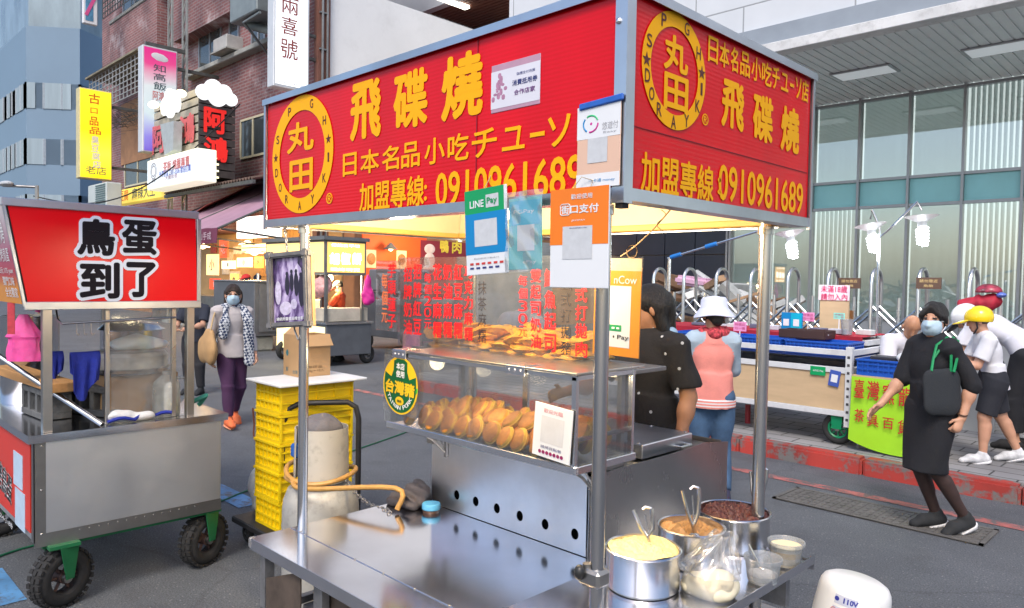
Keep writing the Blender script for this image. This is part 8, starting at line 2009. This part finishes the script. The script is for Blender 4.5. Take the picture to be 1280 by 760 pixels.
def shirt(root, j, k, tf, m, sleeve=.6, hem=.84, infl=.018, name='shirt', wr=.005, seed=1, collar=True, res=.010, flare=1.0, cuts=(), fore=0., mats=None, g=1.):
    """sleeve: part of the upper arm covered (with fore: part of the forearm)"""
    si = .014 if infl < .022 else .019
    def bd(s):
        ax = unit(j['waist']-j['pel']); hp_ = j['waist']+(j['pel']-j['waist'])*1.0
        low = j['pel']-ax*(.88-hem)*k
        s.cone(low, j['waist'], (.160*flare+infl)*k*g, (.128*g+infl)*k, .02, 0, tf, 1.34); s.cap(j['waist'], j['chest'], (.114*g+infl)*k, (.136*g+infl)*k, .04, 0, tf, 1.38)
        s.cap(j['chest'], (j['shR']+j['shL'])/2-(j['neck']-j['chest'])*.15, (.136*g+infl)*k, (.10+infl)*k, .04, 0, tf, 1.42)
        nk = unit(j['neck']-j['chest'])
        s.cone(j['neck']-nk*.07*k, j['neck']+nk*(.012 if collar else -.01)*k, .10*k, .062*k, .03, 0)
        for a in 'RL':
            sh, el, wr_ = j['sh'+a], j['el'+a], j['wr'+a]
            s.cap(sh*.5+j['neck']*.5-V_(0, 0, .02*k), sh, (.056+si*.8)*k, (.052+si)*k, .04, 1)
            e = sh+(el-sh)*sleeve; r1 = (.046+si+.010)*k if sleeve < .95 else (.040+si)*k
            s.cone(sh-(el-sh)*.05, e, (.054+si)*k, r1, .02, 1)
            if fore > 0: s.cap(el, el, r1, None, .01, 1); s.cone(el-(wr_-el)*.02, el+(wr_-el)*fore, r1, (.028+si*.8)*k, .02, 1)
    lo, hi = bounds(j, ['pel', 'chest', 'neck', 'shR', 'shL', 'elR', 'elL', 'wrR', 'wrL'], .22*k); lo[2] = min(lo[2], j['pel'][2]-(.88-hem)*k-.05)
    return garment(root, name, m, bd, lo, hi, res, wr*k, 30, seed, cuts, mats)
def trousers(root, j, k, tf, m, to=.95, infl=.014, name='trousers', top=.04, wr=.005, seed=2, res=.010, loose=0., g=1.):
    def bd(s):
        ax = unit(j['waist']-j['pel'])
        s.cap(j['pel']-ax*.02*k, j['pel']+ax*top*k, (.126*g+infl)*k, (.120*g+infl)*k, .03, 0, tf, 1.32)
        for a in 'RL':
            h_, kn, an = j['hip'+a], j['kn'+a], j['an'+a]
            if to <= .5:
                e = h_+(kn-h_)*(to/.5); s.cap(h_, h_+(kn-h_)*.15, (.092*g+infl)*k, None, .04, 0); s.cone(h_, e, (.092*g+infl)*k, (.066*g+infl+loose)*k, .04, 0)
            else:
                s.cap(h_, kn, (.090*g+infl)*k, (.058*g+infl+loose)*k, .04, 0); s.cone(kn, kn+(an-kn)*((to-.5)/.5), (.058*g+infl+loose)*k, (.040+infl+loose)*k, .03, 0)
    lo, hi = bounds(j, ['pel', 'waist', 'hipR', 'hipL', 'knR', 'knL', 'anR', 'anL'], .22*k)
    return garment(root, name, m, bd, lo, hi, res, wr*k, 30, seed)
def shoes(root, j, k, m, sole, name='shoe', res=.008, hi_=.05, sandals=False):
    for a in 'RL':
        an, toe = j['an'+a], j['toe'+a]; d_ = unit(toe-an-V_(0, 0, 0)); fl = unit(V_(d_[0], d_[1], 0) if abs(d_[2]) < .75 else d_)
        up = unit(np.cross(np.cross(d_, V_(0, 0, 1)), d_)) if abs(d_[2]) < .95 else V_(0, -1, 0)
        heel = an-up*.04*k-d_*.03*k if True else an
        heel = an+V_(0, 0, -.045*k)-fl*.03*k; tip = toe+d_*.012*k
        s = SDF(np.minimum(heel, tip)-.13*k, np.maximum(heel, tip)+.13*k, res)
        s.cap(heel+up*.018*k, an*.35+toe*.65+up*.004*k, .044*k, .044*k, .02, 0); s.cap(an*.3+toe*.7, tip, .043*k, .036*k, .02, 0, up, 1.25)
        if not sandals: s.cap(an-up*.01*k, an+up*hi_*.4*k, .046*k, .044*k, .02, 0)
        base = heel-up*.012*k; s.cut(base-up*.002*k, -up)
        o = s.build(name, m, root, local=True)
        s = SDF(np.minimum(heel, tip)-.13*k, np.maximum(heel, tip)+.13*k, res)
        s.cap(heel, tip-up*.004*k, .050*k, .044*k, .02, 0); s.cut(base+up*.012*k, up); s.cut(base-up*.016*k, -up); s.build('sole', sole, o, local=True)
def hair(root, hp, Hm, k, m, style='bob', res=.008, name='hair'):
    c = hp(0, -.01, .02); s = SDF(c-.30*k, c+.22*k, res)
    s.ell(hp(0, -.016, .034), V_(.084, .100, .094)*k, Hm, .01, 0)
    if style == 'bob':
        for a in (1, -1): s.cap(hp(a*.072, -.03, .03), hp(a*.078, -.025, -.075), .026*k, .024*k, .02, 0)
        s.cap(hp(0, -.07, .0), hp(0, -.06, -.085), .06*k, .055*k, .04, 0); s.cap(hp(.02, .06, .085), hp(.070, .035, .03), .016*k, .010*k, .02, 0); s.cap(hp(-.02, .06, .085), hp(-.072, .03, .01), .016*k, .010*k, .02, 0)
    if style in ('pony', 'long'):
        s.cap(hp(0, -.09, .0), hp(.0, -.085, -.24), .05*k, .030*k, .04, 0)
        if style == 'long':
            for a in (1, -1): s.cap(hp(a*.06, -.04, .0), hp(a*.06, -.06, -.24), .04*k, .02*k, .04, 0)
    if style == 'tied':
        s.cap(hp(.0, -.08, .0), hp(.0, -.09, -.05), .05*k, .04*k, .03, 0); s.cap(hp(.0, .055, .085), hp(.062, .055, .03), .026*k, .014*k, .02, 0); s.cap(hp(-.01, .055, .085), hp(-.062, .055, .03), .026*k, .014*k, .02, 0)
        for a in (1, -1): s.cap(hp(a*.072, .012, .02), hp(a*.076, -.01, -.04), .018*k, .012*k, .02, 0)
    # clear the face
    s.ell(hp(0, .108, -.028), V_(.063, .082, .082)*k, Hm, sub=True); s.wrinkle(.0035*k, 70, 3)
    s.cut(hp(0, 0, -.27), -(Hm @ V_(0, 0, 1))) if style in ('pony', 'long') else s.cut(hp(0, 0, -.12), -(Hm @ V_(0, 0, 1)))
    return s.build(name, m, root, local=True)
def face_mask(root, hp, Hm, k, res=.006):
    c = hp(0, .06, -.04); s = SDF(c-.13*k, c+.13*k, res)
    s.ell(hp(0, .026, -.045), V_(.066, .083, .074)*k, Hm, .01, 0); s.cap(hp(0, .095, -.01), hp(0, .105, -.035), .016*k, .018*k, .02, 0)
    Fw, Up, Rt = Hm[:, 1], Hm[:, 2], Hm[:, 0]
    s.cut(hp(0, 0, .0), Up); s.cut(hp(0, 0, -.108), -Up); s.cut(hp(0, .028, 0), -Fw); s.wrinkle(.0015*k, 90, 5)
    o = s.build('face_mask', MASK, root, local=True)
    b = MB()
    for a in (1, -1):
        for z_ in (-.005, -.085): b.tube([hp(a*.060, .045, z_), hp(a*.078, .0, -.012 if z_ > -.05 else -.04), hp(a*.084, -.02, -.01)], .0022*k, 5)
    me = bpy.data.meshes.new('ear_loop'); oo = mkobj('ear_loop', me, o); b.bm.to_mesh(me); b.bm.free(); me.materials.append(WHITE)
    return o
def local_mesh(b, name, m, parent, smooth=35):
    me = bpy.data.meshes.new(name); o = mkobj(name, me, parent); bmesh.ops.recalc_face_normals(b.bm, faces=b.bm.faces[:]); b.bm.to_mesh(me); b.bm.free(); me.materials.append(m)
    me.polygons.foreach_set('use_smooth', [True]*len(me.polygons)); me.set_sharp_from_angle(angle=R(smooth)); return o
def cloth(name, col, var=.12, **k): return mat(name, col, .92, 0, var, 9, .25, 120, **k)
def hd(x, y): return math.degrees(math.atan2(-x, y))    # heading whose +Y points along (x, y)

# 1 woman walking right in the black dress
P = AZ(1160, 664)
JW = dict(neck=(0, .0, 1.335), shL=(-.145, -.02, 1.29), elL=(-.20, -.13, 1.05), wrL=(-.21, -.06, .83), shR=(.145, .03, 1.29), elR=(.17, .11, 1.05), wrR=(.15, .29, .86),
          hipL=(-.08, 0, .84), knL=(-.085, .02, .45), anL=(-.08, -.22, .11), toeL=(-.085, -.08, .02), hipR=(.08, .02, .84), knR=(.08, .04, .46), anR=(.075, -.12, .085), toeR=(.085, .03, .035))
DRESS = cloth('dress_black', (.010, .011, .016), .3); TIGHT = mat('tights', (.045, .025, .022), .6, 0, .2, 40)
hdg = hd(-.62, -.78)
root, j, hp, Hm, k, tf = human('woman in a black dress and blue mask striding past with a black shoulder bag', (P.x, P.y, 0), hdg, 1.60, JW, (-.62, .78, -.02), skin=SKIN, res=.0065, girth=.92,
    hand={'R': ((.1, .75, -.65), (-.6, -.2, -.3), .35), 'L': ((0, .45, -.88), (.9, .1, 0), .9)}, body_mats=[SKIN, EYE, HAIR, LIP, TIGHT], legs_slot=4)
shirt(root, j, k, tf, DRESS, 1.0, .80, .023, 'dress_top', .009, 3, True, .009, fore=.12)
def skirt_(s):
    s.cap(j['waist']+V_(0, 0, .04), j['pel'], .125*k, .150*k, .03, 0, tf, 1.25); s.cone(j['pel'], V_(-.01, .045, .43)*k, .142*k, .150*k, .04, 0, (0, 1, 0), 1.1); s.cap(j['hipR'], j['knR']*.9+j['hipR']*.1, .105, .085, .05, 0); s.cap(j['hipL'], j['knL']*.9+j['hipL']*.1, .105, .085, .05, 0)
garment(root, 'skirt', DRESS, skirt_, V_(-.32, -.36, .36)*k, V_(.32, .40, 1.15)*k, .009, .012, 20, 5, [(V_(0, 0, .43)*k, V_(0, .0, -1))])
shoes(root, j, k, cloth('shoe_black', (.02, .022, .025)), mat('sole_white', (.68, .68, .70), .6))
hair(root, hp, Hm, k, HAIR, 'tied'); face_mask(root, hp, Hm, k)
b = MB(); b.tube([j['wrL']+V_(.028*math.cos(t), .028*math.sin(t), .03+.01*math.cos(t)) for t in [i*.4 for i in range(16)]], .006, 6, True); local_mesh(b, 'bracelet', mat('bracelet_brown', (.10, .05, .03), .4), root)
bag = thing('shoulder_bag', 'black fabric shoulder bag with green handles on the woman in the black dress', 'bag', (P.x, P.y, .80), R(hdg))
def bagshape(s): [s.cap(V_(-.205+.006*i, .02, .11+.045*i), V_(-.195+.006*i, .14, .11+.045*i), .07, .07, .03, 0, (1, 0, 0), 3.0) for i in range(5)]
BAGB = cloth('bag_black', (.018, .022, .028))
s = SDF(V_(-.42, -.36, -.04), V_(-.02, .30, .50), .010); bagshape(s); s.wrinkle(.008, 22, 7); s.build('bag_body', BAGB, bag, local=True)
b = MB(); z0 = .80
for dx, m_ in ((.02, 0), (-.025, 0)):
    b.tube([V_(-.205+dx*.6, .02, .34), V_(-.19, .0+dx, .44), V_(-.165, -.02+dx, .545), V_(-.135, -.015+dx, .565), V_(-.115, .05+dx, .51), V_(-.14, .11, .42), V_(-.18, .15, .34)], .009, 6)
local_mesh(b, 'handle', mat('handle_green', (.0, .24, .08), .6), bag)

# 2 woman on the left with tan bag
P = AZ(290, 532); hdg = hd(.96, -.12)
JL = dict(elR=(.21, -.07, 1.03), wrR=(.235, .02, .80), shL=(-.16, .0, 1.29), elL=(-.205, -.02, 1.02), wrL=(-.22, .10, .81), knR=(.085, .12, .47), anR=(.08, .14, .085), toeR=(.09, .30, .06), knL=(-.085, -.02, .45), anL=(-.085, -.20, .11), toeL=(-.09, -.07, .02))
root, j, hp, Hm, k, tf = human('woman with a blue mask, grey blouse and purple trousers walking behind the left cart', (P.x, P.y, 0), hdg, 1.60, JL, (.30, .95, 0), res=.008)
shirt(root, j, k, tf, cloth('blouse_grey', (.46, .42, .42)), 1.0, .78, .02, 'blouse', .006, 4, False, .009, 1.1, fore=.9)
trousers(root, j, k, tf, cloth('trousers_purple', (.065, .022, .07)), .93, .010, res=.009)
shoes(root, j, k, mat('shoe_orange', (.75, .16, .05), .7, 0, .2, 20), mat('sole_orange', (.8, .35, .2), .6)); hair(root, hp, Hm, k, HAIRB, 'bob'); face_mask(root, hp, Hm, k)
GLS = MB()
for a in (1, -1): GLS.tube([hp(a*.034+.022*math.cos(t), .098, .014+.017*math.sin(t)) for t in [i*.45 for i in range(14)]], .0016, 5, True); GLS.tube([hp(a*.056, .096, .016), hp(a*.078, .04, .016), hp(a*.08, -.01, .012)], .0016, 5)
local_mesh(GLS, 'glasses', mat('glasses_dark', (.03, .03, .03), .3), root)
def plaid():
    m = bpy.data.materials.new('plaid'); m.use_nodes = True; n, l = m.node_tree.nodes, m.node_tree.links; bs = n['Principled BSDF']; bs.inputs['Roughness'].default_value = .9
    tc = n.new('ShaderNodeTexCoord'); ck = n.new('ShaderNodeTexChecker'); ck.inputs['Scale'].default_value = 38; ck.inputs['Color1'].default_value = (.03, .045, .10, 1); ck.inputs['Color2'].default_value = (.55, .57, .60, 1)
    mp = n.new('ShaderNodeMapping'); mp.inputs['Rotation'].default_value = (.5, .3, .6); l.new(tc.outputs['Object'], mp.inputs[0]); l.new(mp.outputs[0], ck.inputs['Vector']); l.new(ck.outputs['Color'], bs.inputs['Base Color']); return m
def scarf(s):
    s.cap(V_(-.10, .075, 1.33)*k, V_(-.13, .15, 1.18)*k, .04, .055, .02, 0, (0, 1, 0), 2.0); s.cap(V_(-.13, .15, 1.18)*k, V_(-.14, .14, .74)*k, .05, .07, .02, 0, (0, 1, 0), 2.2)
    s.cap(V_(.10, .075, 1.32)*k, V_(.13, .14, 1.16)*k, .04, .05, .02, 0, (0, 1, 0), 2.0); s.cap(V_(.13, .14, 1.16)*k, V_(.14, .14, 1.04)*k, .05, .05, .02, 0, (0, 1, 0), 2.2); s.cap(V_(-.11, .03, 1.35)*k, V_(.11, .03, 1.35)*k, .03, .03, .03, 0)
garment(root, 'plaid_shirt', plaid(), scarf, V_(-.3, -.1, .62)*k, V_(.3, .3, 1.45)*k, .009, .007, 34, 8)
bag = thing('shoulder_bag', 'tan fabric shoulder bag hanging on the woman in purple trousers', 'bag', (P.x, P.y, .75), R(hdg))
s = SDF(V_(.08, -.32, -.05), V_(.45, .36, .48), .011); s.cap(V_(.27, -.10, .12), V_(.27, .12, .12), .15, .15, .03, 0, (1, 0, 0), 2.4).cap(V_(.25, -.05, .30), V_(.25, .08, .30), .05, .05, .1, 0, (1, 0, 0), 2.0).wrinkle(.010, 22, 4)
s.build('bag_body', cloth('bag_tan', (.45, .27, .12)), bag, local=True)
b = MB(); b.tube([V_(.27, .10, .32), V_(.24, .08, .45), V_(.19, .02, .56), V_(.14, -.03, .55), V_(.15, -.08, .44), V_(.25, -.07, .32)], .010, 6); local_mesh(b, 'strap', cloth('strap_tan', (.5, .36, .2)), bag)

# 3 vendor in black behind the counter
P = AD(812, 480, 4.15); P = Vector((P.x, P.y, 0)); hdg = hd(-.15, -.98)
JV = dict(shL=(-.18, .0, 1.29), elL=(-.24, -.03, 1.03), wrL=(-.25, .05, .80), shR=(.18, .02, 1.29), elR=(.27, .14, 1.05), wrR=(.26, .38, 1.02))
root, j, hp, Hm, k, tf = human('stall keeper in a dark dotted short sleeved shirt behind the steel counter', (P.x, P.y, 0), hdg, 1.69, JV, (.62, .78, -.12), skin=SKIN2, res=.009, girth=1.12)
SHB = cloth('shirt_black', (.016, .015, .016), .3)
shirt(root, j, k, tf, SHB, .80, .80, .024, 'shirt', .007, 6, True, .009, g=1.14)
trousers(root, j, k, tf, cloth('trousers_dark', (.02, .02, .025)), .95, .02); shoes(root, j, k, cloth('shoe_black', (.02, .022, .025)), RUBBER); hair(root, hp, Hm, k, HAIR, 'long')
def clr(s): s.cone(j['neck']-V_(0, 0, .03), j['neck']+V_(0, 0, .035), .105, .072, .02, 0); s.cap(j['neck']+V_(-.05, -.06, -.01), j['shL']*.5+j['neck']*.5+V_(0, -.05, .03), .045, .04, .03, 0)
garment(root, 'collar', cloth('denim_pale', (.26, .40, .56)), clr, j['neck']-.28, j['neck']+.2, .008, .004, 40, 2)
def dots_on(obj, n, m, root, seed):
    rs = random.Random(seed); me = obj.data; b = MB(); vs = [v for v in me.vertices]; c = 0; used = []
    order = list(range(len(vs))); rs.shuffle(order)
    for i in order:
        v = vs[i].co
        if all((v-w_).length > .085 for w_ in used):
            used.append(v.copy()); nn = vs[i].normal; q = nn.to_track_quat('Z', 'Y').to_matrix(); b.lathe([(0, .0015), (.0032, .0015), (.0034, .0), ], v, 8, nn); b.tube([v+nn*.001+q @ Vector((.0065*math.cos(t), .0065*math.sin(t), 0)) for t in [2*math.pi*a/10 for a in range(10)]], .0018, 4, True); c += 1
            if c >= n: break
    local_mesh(b, 'dot_print', m, obj)
sh_ = [c for c in root.children if c.name.startswith('shirt')][0]
dots_on(sh_, 44, WHITE, root, 5)

# 4 woman in the white hat, from behind
P = AZ(886, 630); hdg = hd(-.55, .83)
JH = dict(shR=(.15, -.01, 1.285), shL=(-.15, -.01, 1.285), elR=(.175, .08, 1.05), wrR=(.11, .28, 1.02), elL=(-.19, .07, 1.05), wrL=(-.14, .27, 1.05), knR=(.085, .05, .45), anR=(.10, -.16, .12), toeR=(.12, .0, .03), knL=(-.085, .02, .46), anL=(-.08, .04, .08), toeL=(-.09, .20, .03))
root, j, hp, Hm, k, tf = human('woman seen from behind in a white bucket hat, pink vest and jeans', (P.x, P.y, 0), hdg, 1.58, JH, (-.25, .95, -.1), res=.009)
SLV = cloth('sleeve_blue', (.36, .46, .56)); PINK = cloth('vest_pink', (.78, .27, .23))
shirt(root, j, k, tf, PINK, 1.0, .80, .020, 'jacket', .007, 9, True, .009, 1.0, fore=.9, mats=[PINK, SLV], g=1.0)
def hemf(s): s.cone(j['pel']-V_(0, 0, .115)*k, j['pel']-V_(0, 0, .045)*k, .183*k, .186*k, .01, 0, tf, 1.34)
def stripes():
    m = bpy.data.materials.new('hem_stripe'); m.use_nodes = True; n, l = m.node_tree.nodes, m.node_tree.links; bs = n['Principled BSDF']; bs.inputs['Roughness'].default_value = .9
    tc = n.new('ShaderNodeTexCoord'); wv = n.new('ShaderNodeTexWave'); wv.bands_direction = 'Z'; wv.inputs['Scale'].default_value = 14; cr = n.new('ShaderNodeValToRGB'); cr.color_ramp.interpolation = 'CONSTANT'; cr.color_ramp.elements[0].color = (.78, .27, .23, 1); cr.color_ramp.elements[1].position = .6; cr.color_ramp.elements[1].color = (.78, .74, .74, 1)
    l.new(tc.outputs['Object'], wv.inputs['Vector']); l.new(wv.outputs['Color'], cr.inputs[0]); l.new(cr.outputs[0], bs.inputs['Base Color']); return m
garment(root, 'hem_band', stripes(), hemf, V_(-.28, -.28, .70)*k, V_(.28, .28, .90)*k, .008, .002, 40, 3)
trousers(root, j, k, tf, cloth('denim', (.06, .12, .22), .35), .95, .012); shoes(root, j, k, cloth('shoe_navy', (.04, .04, .08)), mat('sole_pale', (.5, .6, .66), .6)); hair(root, hp, Hm, k, HAIR, 'tied')
b = MB()
for a in 'RL':
    t0, t1 = j['an'+a], j['toe'+a]; c = t0*.55+t1*.45+V_(0, 0, .012); b.sphere(c, .05, (.9, .55, .55), 12)
local_mesh(b, 'shoe_trim', mat('trim_magenta', (.62, .06, .36), .6), root)
def scf(s): s.cap(j['neck']+V_(-.07, -.0, .005), j['neck']+V_(.07, -.0, .005), .05, .05, .04, 0); s.cap(j['neck']+V_(0, -.05, -.0), j['neck']+V_(0, .06, 0), .05, .05, .03, 0)
garment(root, 'scarf', mat('scarf_red', (.60, .06, .08), .9, 0, 1.2, 45), scf, j['neck']-.18, j['neck']+.16, .008, .006, 50, 2)
HATW = cloth('hat_white', (.62, .66, .80), .05)
hat = thing('bucket_hat', 'white bucket hat worn by the woman in the pink vest', 'hat', (P.x, P.y, float(j['head'][2])), R(hdg))
b = MB(); q = Matrix([[float(Hm[i][c]) for c in range(3)] for i in range(3)]); h0 = Vector(hp(0, -.012, .0))-Vector((0, 0, float(j['head'][2])))
prof = [(.155, -.018), (.152, -.024), (.108, .045), (.100, .050), (.094, .115), (.080, .135), (0, .142)]
rings = MB(); rings.lathe([(r_*k*1.02, z_*k) for r_, z_ in [(.104, .042), (.150, -.020), (.155, -.016), (.110, .050), (.104, .056), (.097, .118), (.082, .138), (0, .144)]], (0, 0, 0), 40)
for v in rings.bm.verts:
    a = math.atan2(v.co.y, v.co.x); v.co.z += .006*math.sin(3*a+1)*min(1, v.co.to_2d().length/.12); v.co = q @ v.co + h0
local_mesh(rings, 'hat_body', HATW, hat, 60)

# 6 boy in the yellow helmet
P = AZ(1238, 578, .15); hdg = hd(-.86, -.48)
JK = dict(pel=(0, -.0, .84), chest=(0, .06, 1.13), waist=(0, .02, .98), neck=(0, .10, 1.28), head=(0, .155, 1.42), shR=(.15, .08, 1.24), elR=(.17, .18, .98), wrR=(.12, .40, .96), shL=(-.15, .10, 1.24), elL=(-.17, .2, .98), wrL=(-.12, .42, .97),
          knR=(.10, -.10, .47), anR=(.11, -.28, .10), toeR=(.12, -.11, .03), knL=(-.10, .10, .47), anL=(-.10, .10, .08), toeL=(-.11, .27, .03))
root, j, hp, Hm, k, tf = human('boy in a yellow helmet, white T-shirt and black shorts stepping along the pavement', (P.x, P.y, .15), hdg, 1.42, JK, (.25, .93, -.2), res=.0085, girth=1.08)
shirt(root, j, k, tf, cloth('tee_white', (.66, .67, .72), .06), .75, .77, .022, 'shirt', .005, 11, True, .009, .94); trousers(root, j, k, tf, cloth('shorts_black', (.014, .016, .024)), .46, .020, 'shorts', .12, loose=.012, wr=.004)
shoes(root, j, k, mat('shoe_white', (.62, .63, .66), .7, 0, .3, 20), mat('sole_white', (.68, .68, .7), .6))
def socks(s):
    for a in 'RL': s.cone(j['an'+a]-V_(0, 0, .02), j['an'+a]*.8+j['kn'+a]*.2, .045*k, .045*k, .01, 0)
def helmet(root, hp, Hm, k, P, rot, z0, name, label, m, visor=None, logo=None):
    t = thing(name, label, 'helmet', (P.x, P.y, z0), rot); o_ = V_(0, 0, z0-P.z)
    c = hp(0, -.012, .03); s = SDF(c-.22*k-o_, c+.22*k-o_, .008)
    s.ell(c-o_, V_(.108, .130, .118)*k, Hm, .01, 0); s.ell(hp(0, .0, -.02)-o_, V_(.09, .11, .10)*k, Hm, sub=True)
    s.cut(hp(0, 0, -.012)-o_, -(Hm @ V_(0, -.25, 1))); s.build('shell', m, t, local=True)
    if visor: 
        s = SDF(c-.25*k-o_, c+.25*k-o_, .008); s.cap(hp(0, .09, .02)-o_, hp(0, .165, .0)-o_, .075*k, .07*k, .01, 0, Hm[:, 2], 9.); s.build('peak', visor, t, local=True)
    b = MB()
    for a in (1, -1): b.tube([hp(a*.088, .02, -.005)-o_, hp(a*.078, .02, -.07)-o_, hp(a*.03, .055, -.118)-o_, hp(0, .06, -.122)-o_], .007, 6)
    local_mesh(b, 'chin_strap', mat('strap_black', (.015, .015, .02), .6), t); return t
HY_ = mat('helmet_yellow', (.85, .62, .01), .2, 0, .06, 6, 0, 40, 0, None, None, 0, .5, 1, 0, .5)
t = helmet(root, hp, Hm, k, P, R(hdg), .15+float(j['head'][2]), 'helmet', 'yellow helmet with a peak on the boy in the white T-shirt', HY_, HY_)
hair(root, hp, Hm, k, HAIR, 'short')

# 7 adult bending in the white helmet
P = AZ(1276, 562, .15); hdg = hd(-.90, .1)
JA = dict(pel=(0, -.02, .92), waist=(0, .08, 1.04), chest=(0, .26, 1.12), neck=(0, .40, 1.17), head=(0, .50, 1.19), shR=(.165, .36, 1.13), elR=(.19, .42, .90), wrR=(.14, .58, .82), shL=(-.165, .38, 1.13), elL=(-.2, .44, .90), wrL=(-.14, .60, .84), hipR=(.09, -.03, .88), hipL=(-.09, -.03, .88), knR=(.09, .02, .47), knL=(-.09, .06, .47), anR=(.09, -.06, .075), anL=(-.09, .02, .075))
root, j, hp, Hm, k, tf = human('adult in a white helmet and white shirt bending over the goods beside the boy', (P.x, P.y, .15), hdg, 1.66, JA, (.1, .75, -.65), (0, .6, .8), res=.009)
shirt(root, j, k, tf, cloth('shirt_white', (.62, .62, .68), .06), .8, .83, .024, 'shirt', .006, 13, True, .01); trousers(root, j, k, tf, cloth('trousers_black', (.012, .013, .018)), .88, .02, 'trousers', loose=.006)
shoes(root, j, k, cloth('sandal_black', (.02, .02, .022)), RUBBER, 'sandal', sandals=True); hair(root, hp, Hm, k, HAIR, 'short')
helmet(root, hp, Hm, k, P, R(hdg), .15+float(j['head'][2]), 'helmet', 'plain white helmet on the adult bending over the goods', mat('helmet_white', (.74, .76, .78), .2, 0, .04, 6, 0, 40, 0, None, None, 0, .5, 1, 0, .5), mat('strap_black', (.015, .015, .02), .6))

# 8 bald man leaning over behind the banner table
P = AY(1126, 470, 8.35); P = Vector((P.x, P.y, 0)); hdg = hd(.55, -.8)
JB = dict(pel=(0, -.1, .62), waist=(0, -.02, .74), chest=(0, .10, .88), neck=(0, .19, 1.02), head=(0, .27, 1.13), shR=(.17, .16, .98), elR=(.22, .28, .76), wrR=(.12, .46, .74), shL=(-.17, .16, .98), elL=(-.22, .28, .76), wrL=(-.12, .46, .74), hipR=(.1, -.1, .58), hipL=(-.1, -.1, .58), knR=(.12, .28, .52), knL=(-.12, .28, .52), anR=(.12, .25, .08), anL=(-.12, .25, .08))
root, j, hp, Hm, k, tf = human('bald man in a white shirt leaning down behind the lime banner table', (P.x, P.y, .15), hdg, 1.62, JB, (.1, .72, -.68), (0, .7, .7), skin=SKIN2, res=.009, face=False)
shirt(root, j, k, tf, cloth('shirt_white', (.62, .62, .68)), .8, .84, .022, 'shirt', .006, 15, True, .011); trousers(root, j, k, tf, cloth('trousers_dark', (.02, .02, .025)), .93, .014, res=.012); shoes(root, j, k, cloth('shoe_black', (.02, .022, .025)), RUBBER, res=.01)
MB().cyl((P.x, P.y, .15), (P.x, P.y, .60), .16, n=18).build('stool', STEELD, None, (P.x, P.y, .15), 'low round stool under the bald man behind the banner table', 'stool')

# 9 bun stall cook, 10 and 11 cooks in the lit shop
def cook(px, py, dist, hdg, label, top, cap_m, caplab, look=(.1, .9, -.3), H=1.64, J=None):
    Pm = AD(px, py, dist); P = Vector((Pm.x, Pm.y, 0))
    root, j, hp, Hm, k, tf = human(label, (P.x, P.y, 0), hdg, H, J or dict(elR=(.2, .12, 1.06), wrR=(.1, .32, 1.02), elL=(-.2, .12, 1.06), wrL=(-.1, .32, 1.02)), look, res=.012)
    shirt(root, j, k, tf, top, .8, .80, .022, 'shirt', .006, 17, True, .012); trousers(root, j, k, tf, MATS['trousers_dark'], .95, .014, res=.013); shoes(root, j, k, MATS['shoe_black'], RUBBER, res=.012)
    hair(root, hp, Hm, k, HAIR, 'short', .011)
    if cap_m:
        z0 = float(j['head'][2]); t = thing('cap', caplab, 'cap', (P.x, P.y, z0), R(hdg)); o_ = V_(0, 0, z0)
        c = hp(0, -.012, .045); s = SDF(c-.2*k-o_, c+.22*k-o_, .010); s.ell(c-o_, V_(.094, .108, .090)*k, Hm, .01, 0); s.cut(hp(0, 0, .045)-o_, -(Hm @ V_(0, 0, 1))); s.cap(hp(0, .07, .055)-o_, hp(0, .15, .045)-o_, .06*k, .055*k, .01, 0, Hm[:, 2], 7.); s.build('cap_body', cap_m, t, local=True)
cook(424, 375, 14.9, hd(-.75, -.65), 'cook in an orange red shirt and pale cap bent over the bun stall', cloth('shirt_orange', (.68, .09, .03)), cloth('cap_beige', (.55, .42, .33)), 'pale beige cap on the bun stall cook', (.1, .75, -.6), 1.62)
cook(308, 345, 18.2, hd(.5, -.85), 'cook in a dark shirt and red cap in the lit shop behind the picture frame', cloth('shirt_char', (.03, .028, .03)), cloth('cap_red', (.55, .03, .03)), 'red cap on the cook in the lit shop', (.3, .9, -.2), 1.72)
cook(322, 346, 19.2, hd(.8, -.5), 'dark capped helper beside the red capped cook in the lit shop', cloth('shirt_tan', (.42, .24, .12)), cloth('cap_navy', (.03, .035, .06)), 'dark cap on the helper in the lit shop', (.2, .9, -.2), 1.72)
cook(243, 395, 10.5, hd(.6, -.75), 'person in a navy top mostly hidden behind the left cart corner post', cloth('top_navy', (.02, .024, .04)), None, '', (0, 1, 0), 1.5)
flush_queue()
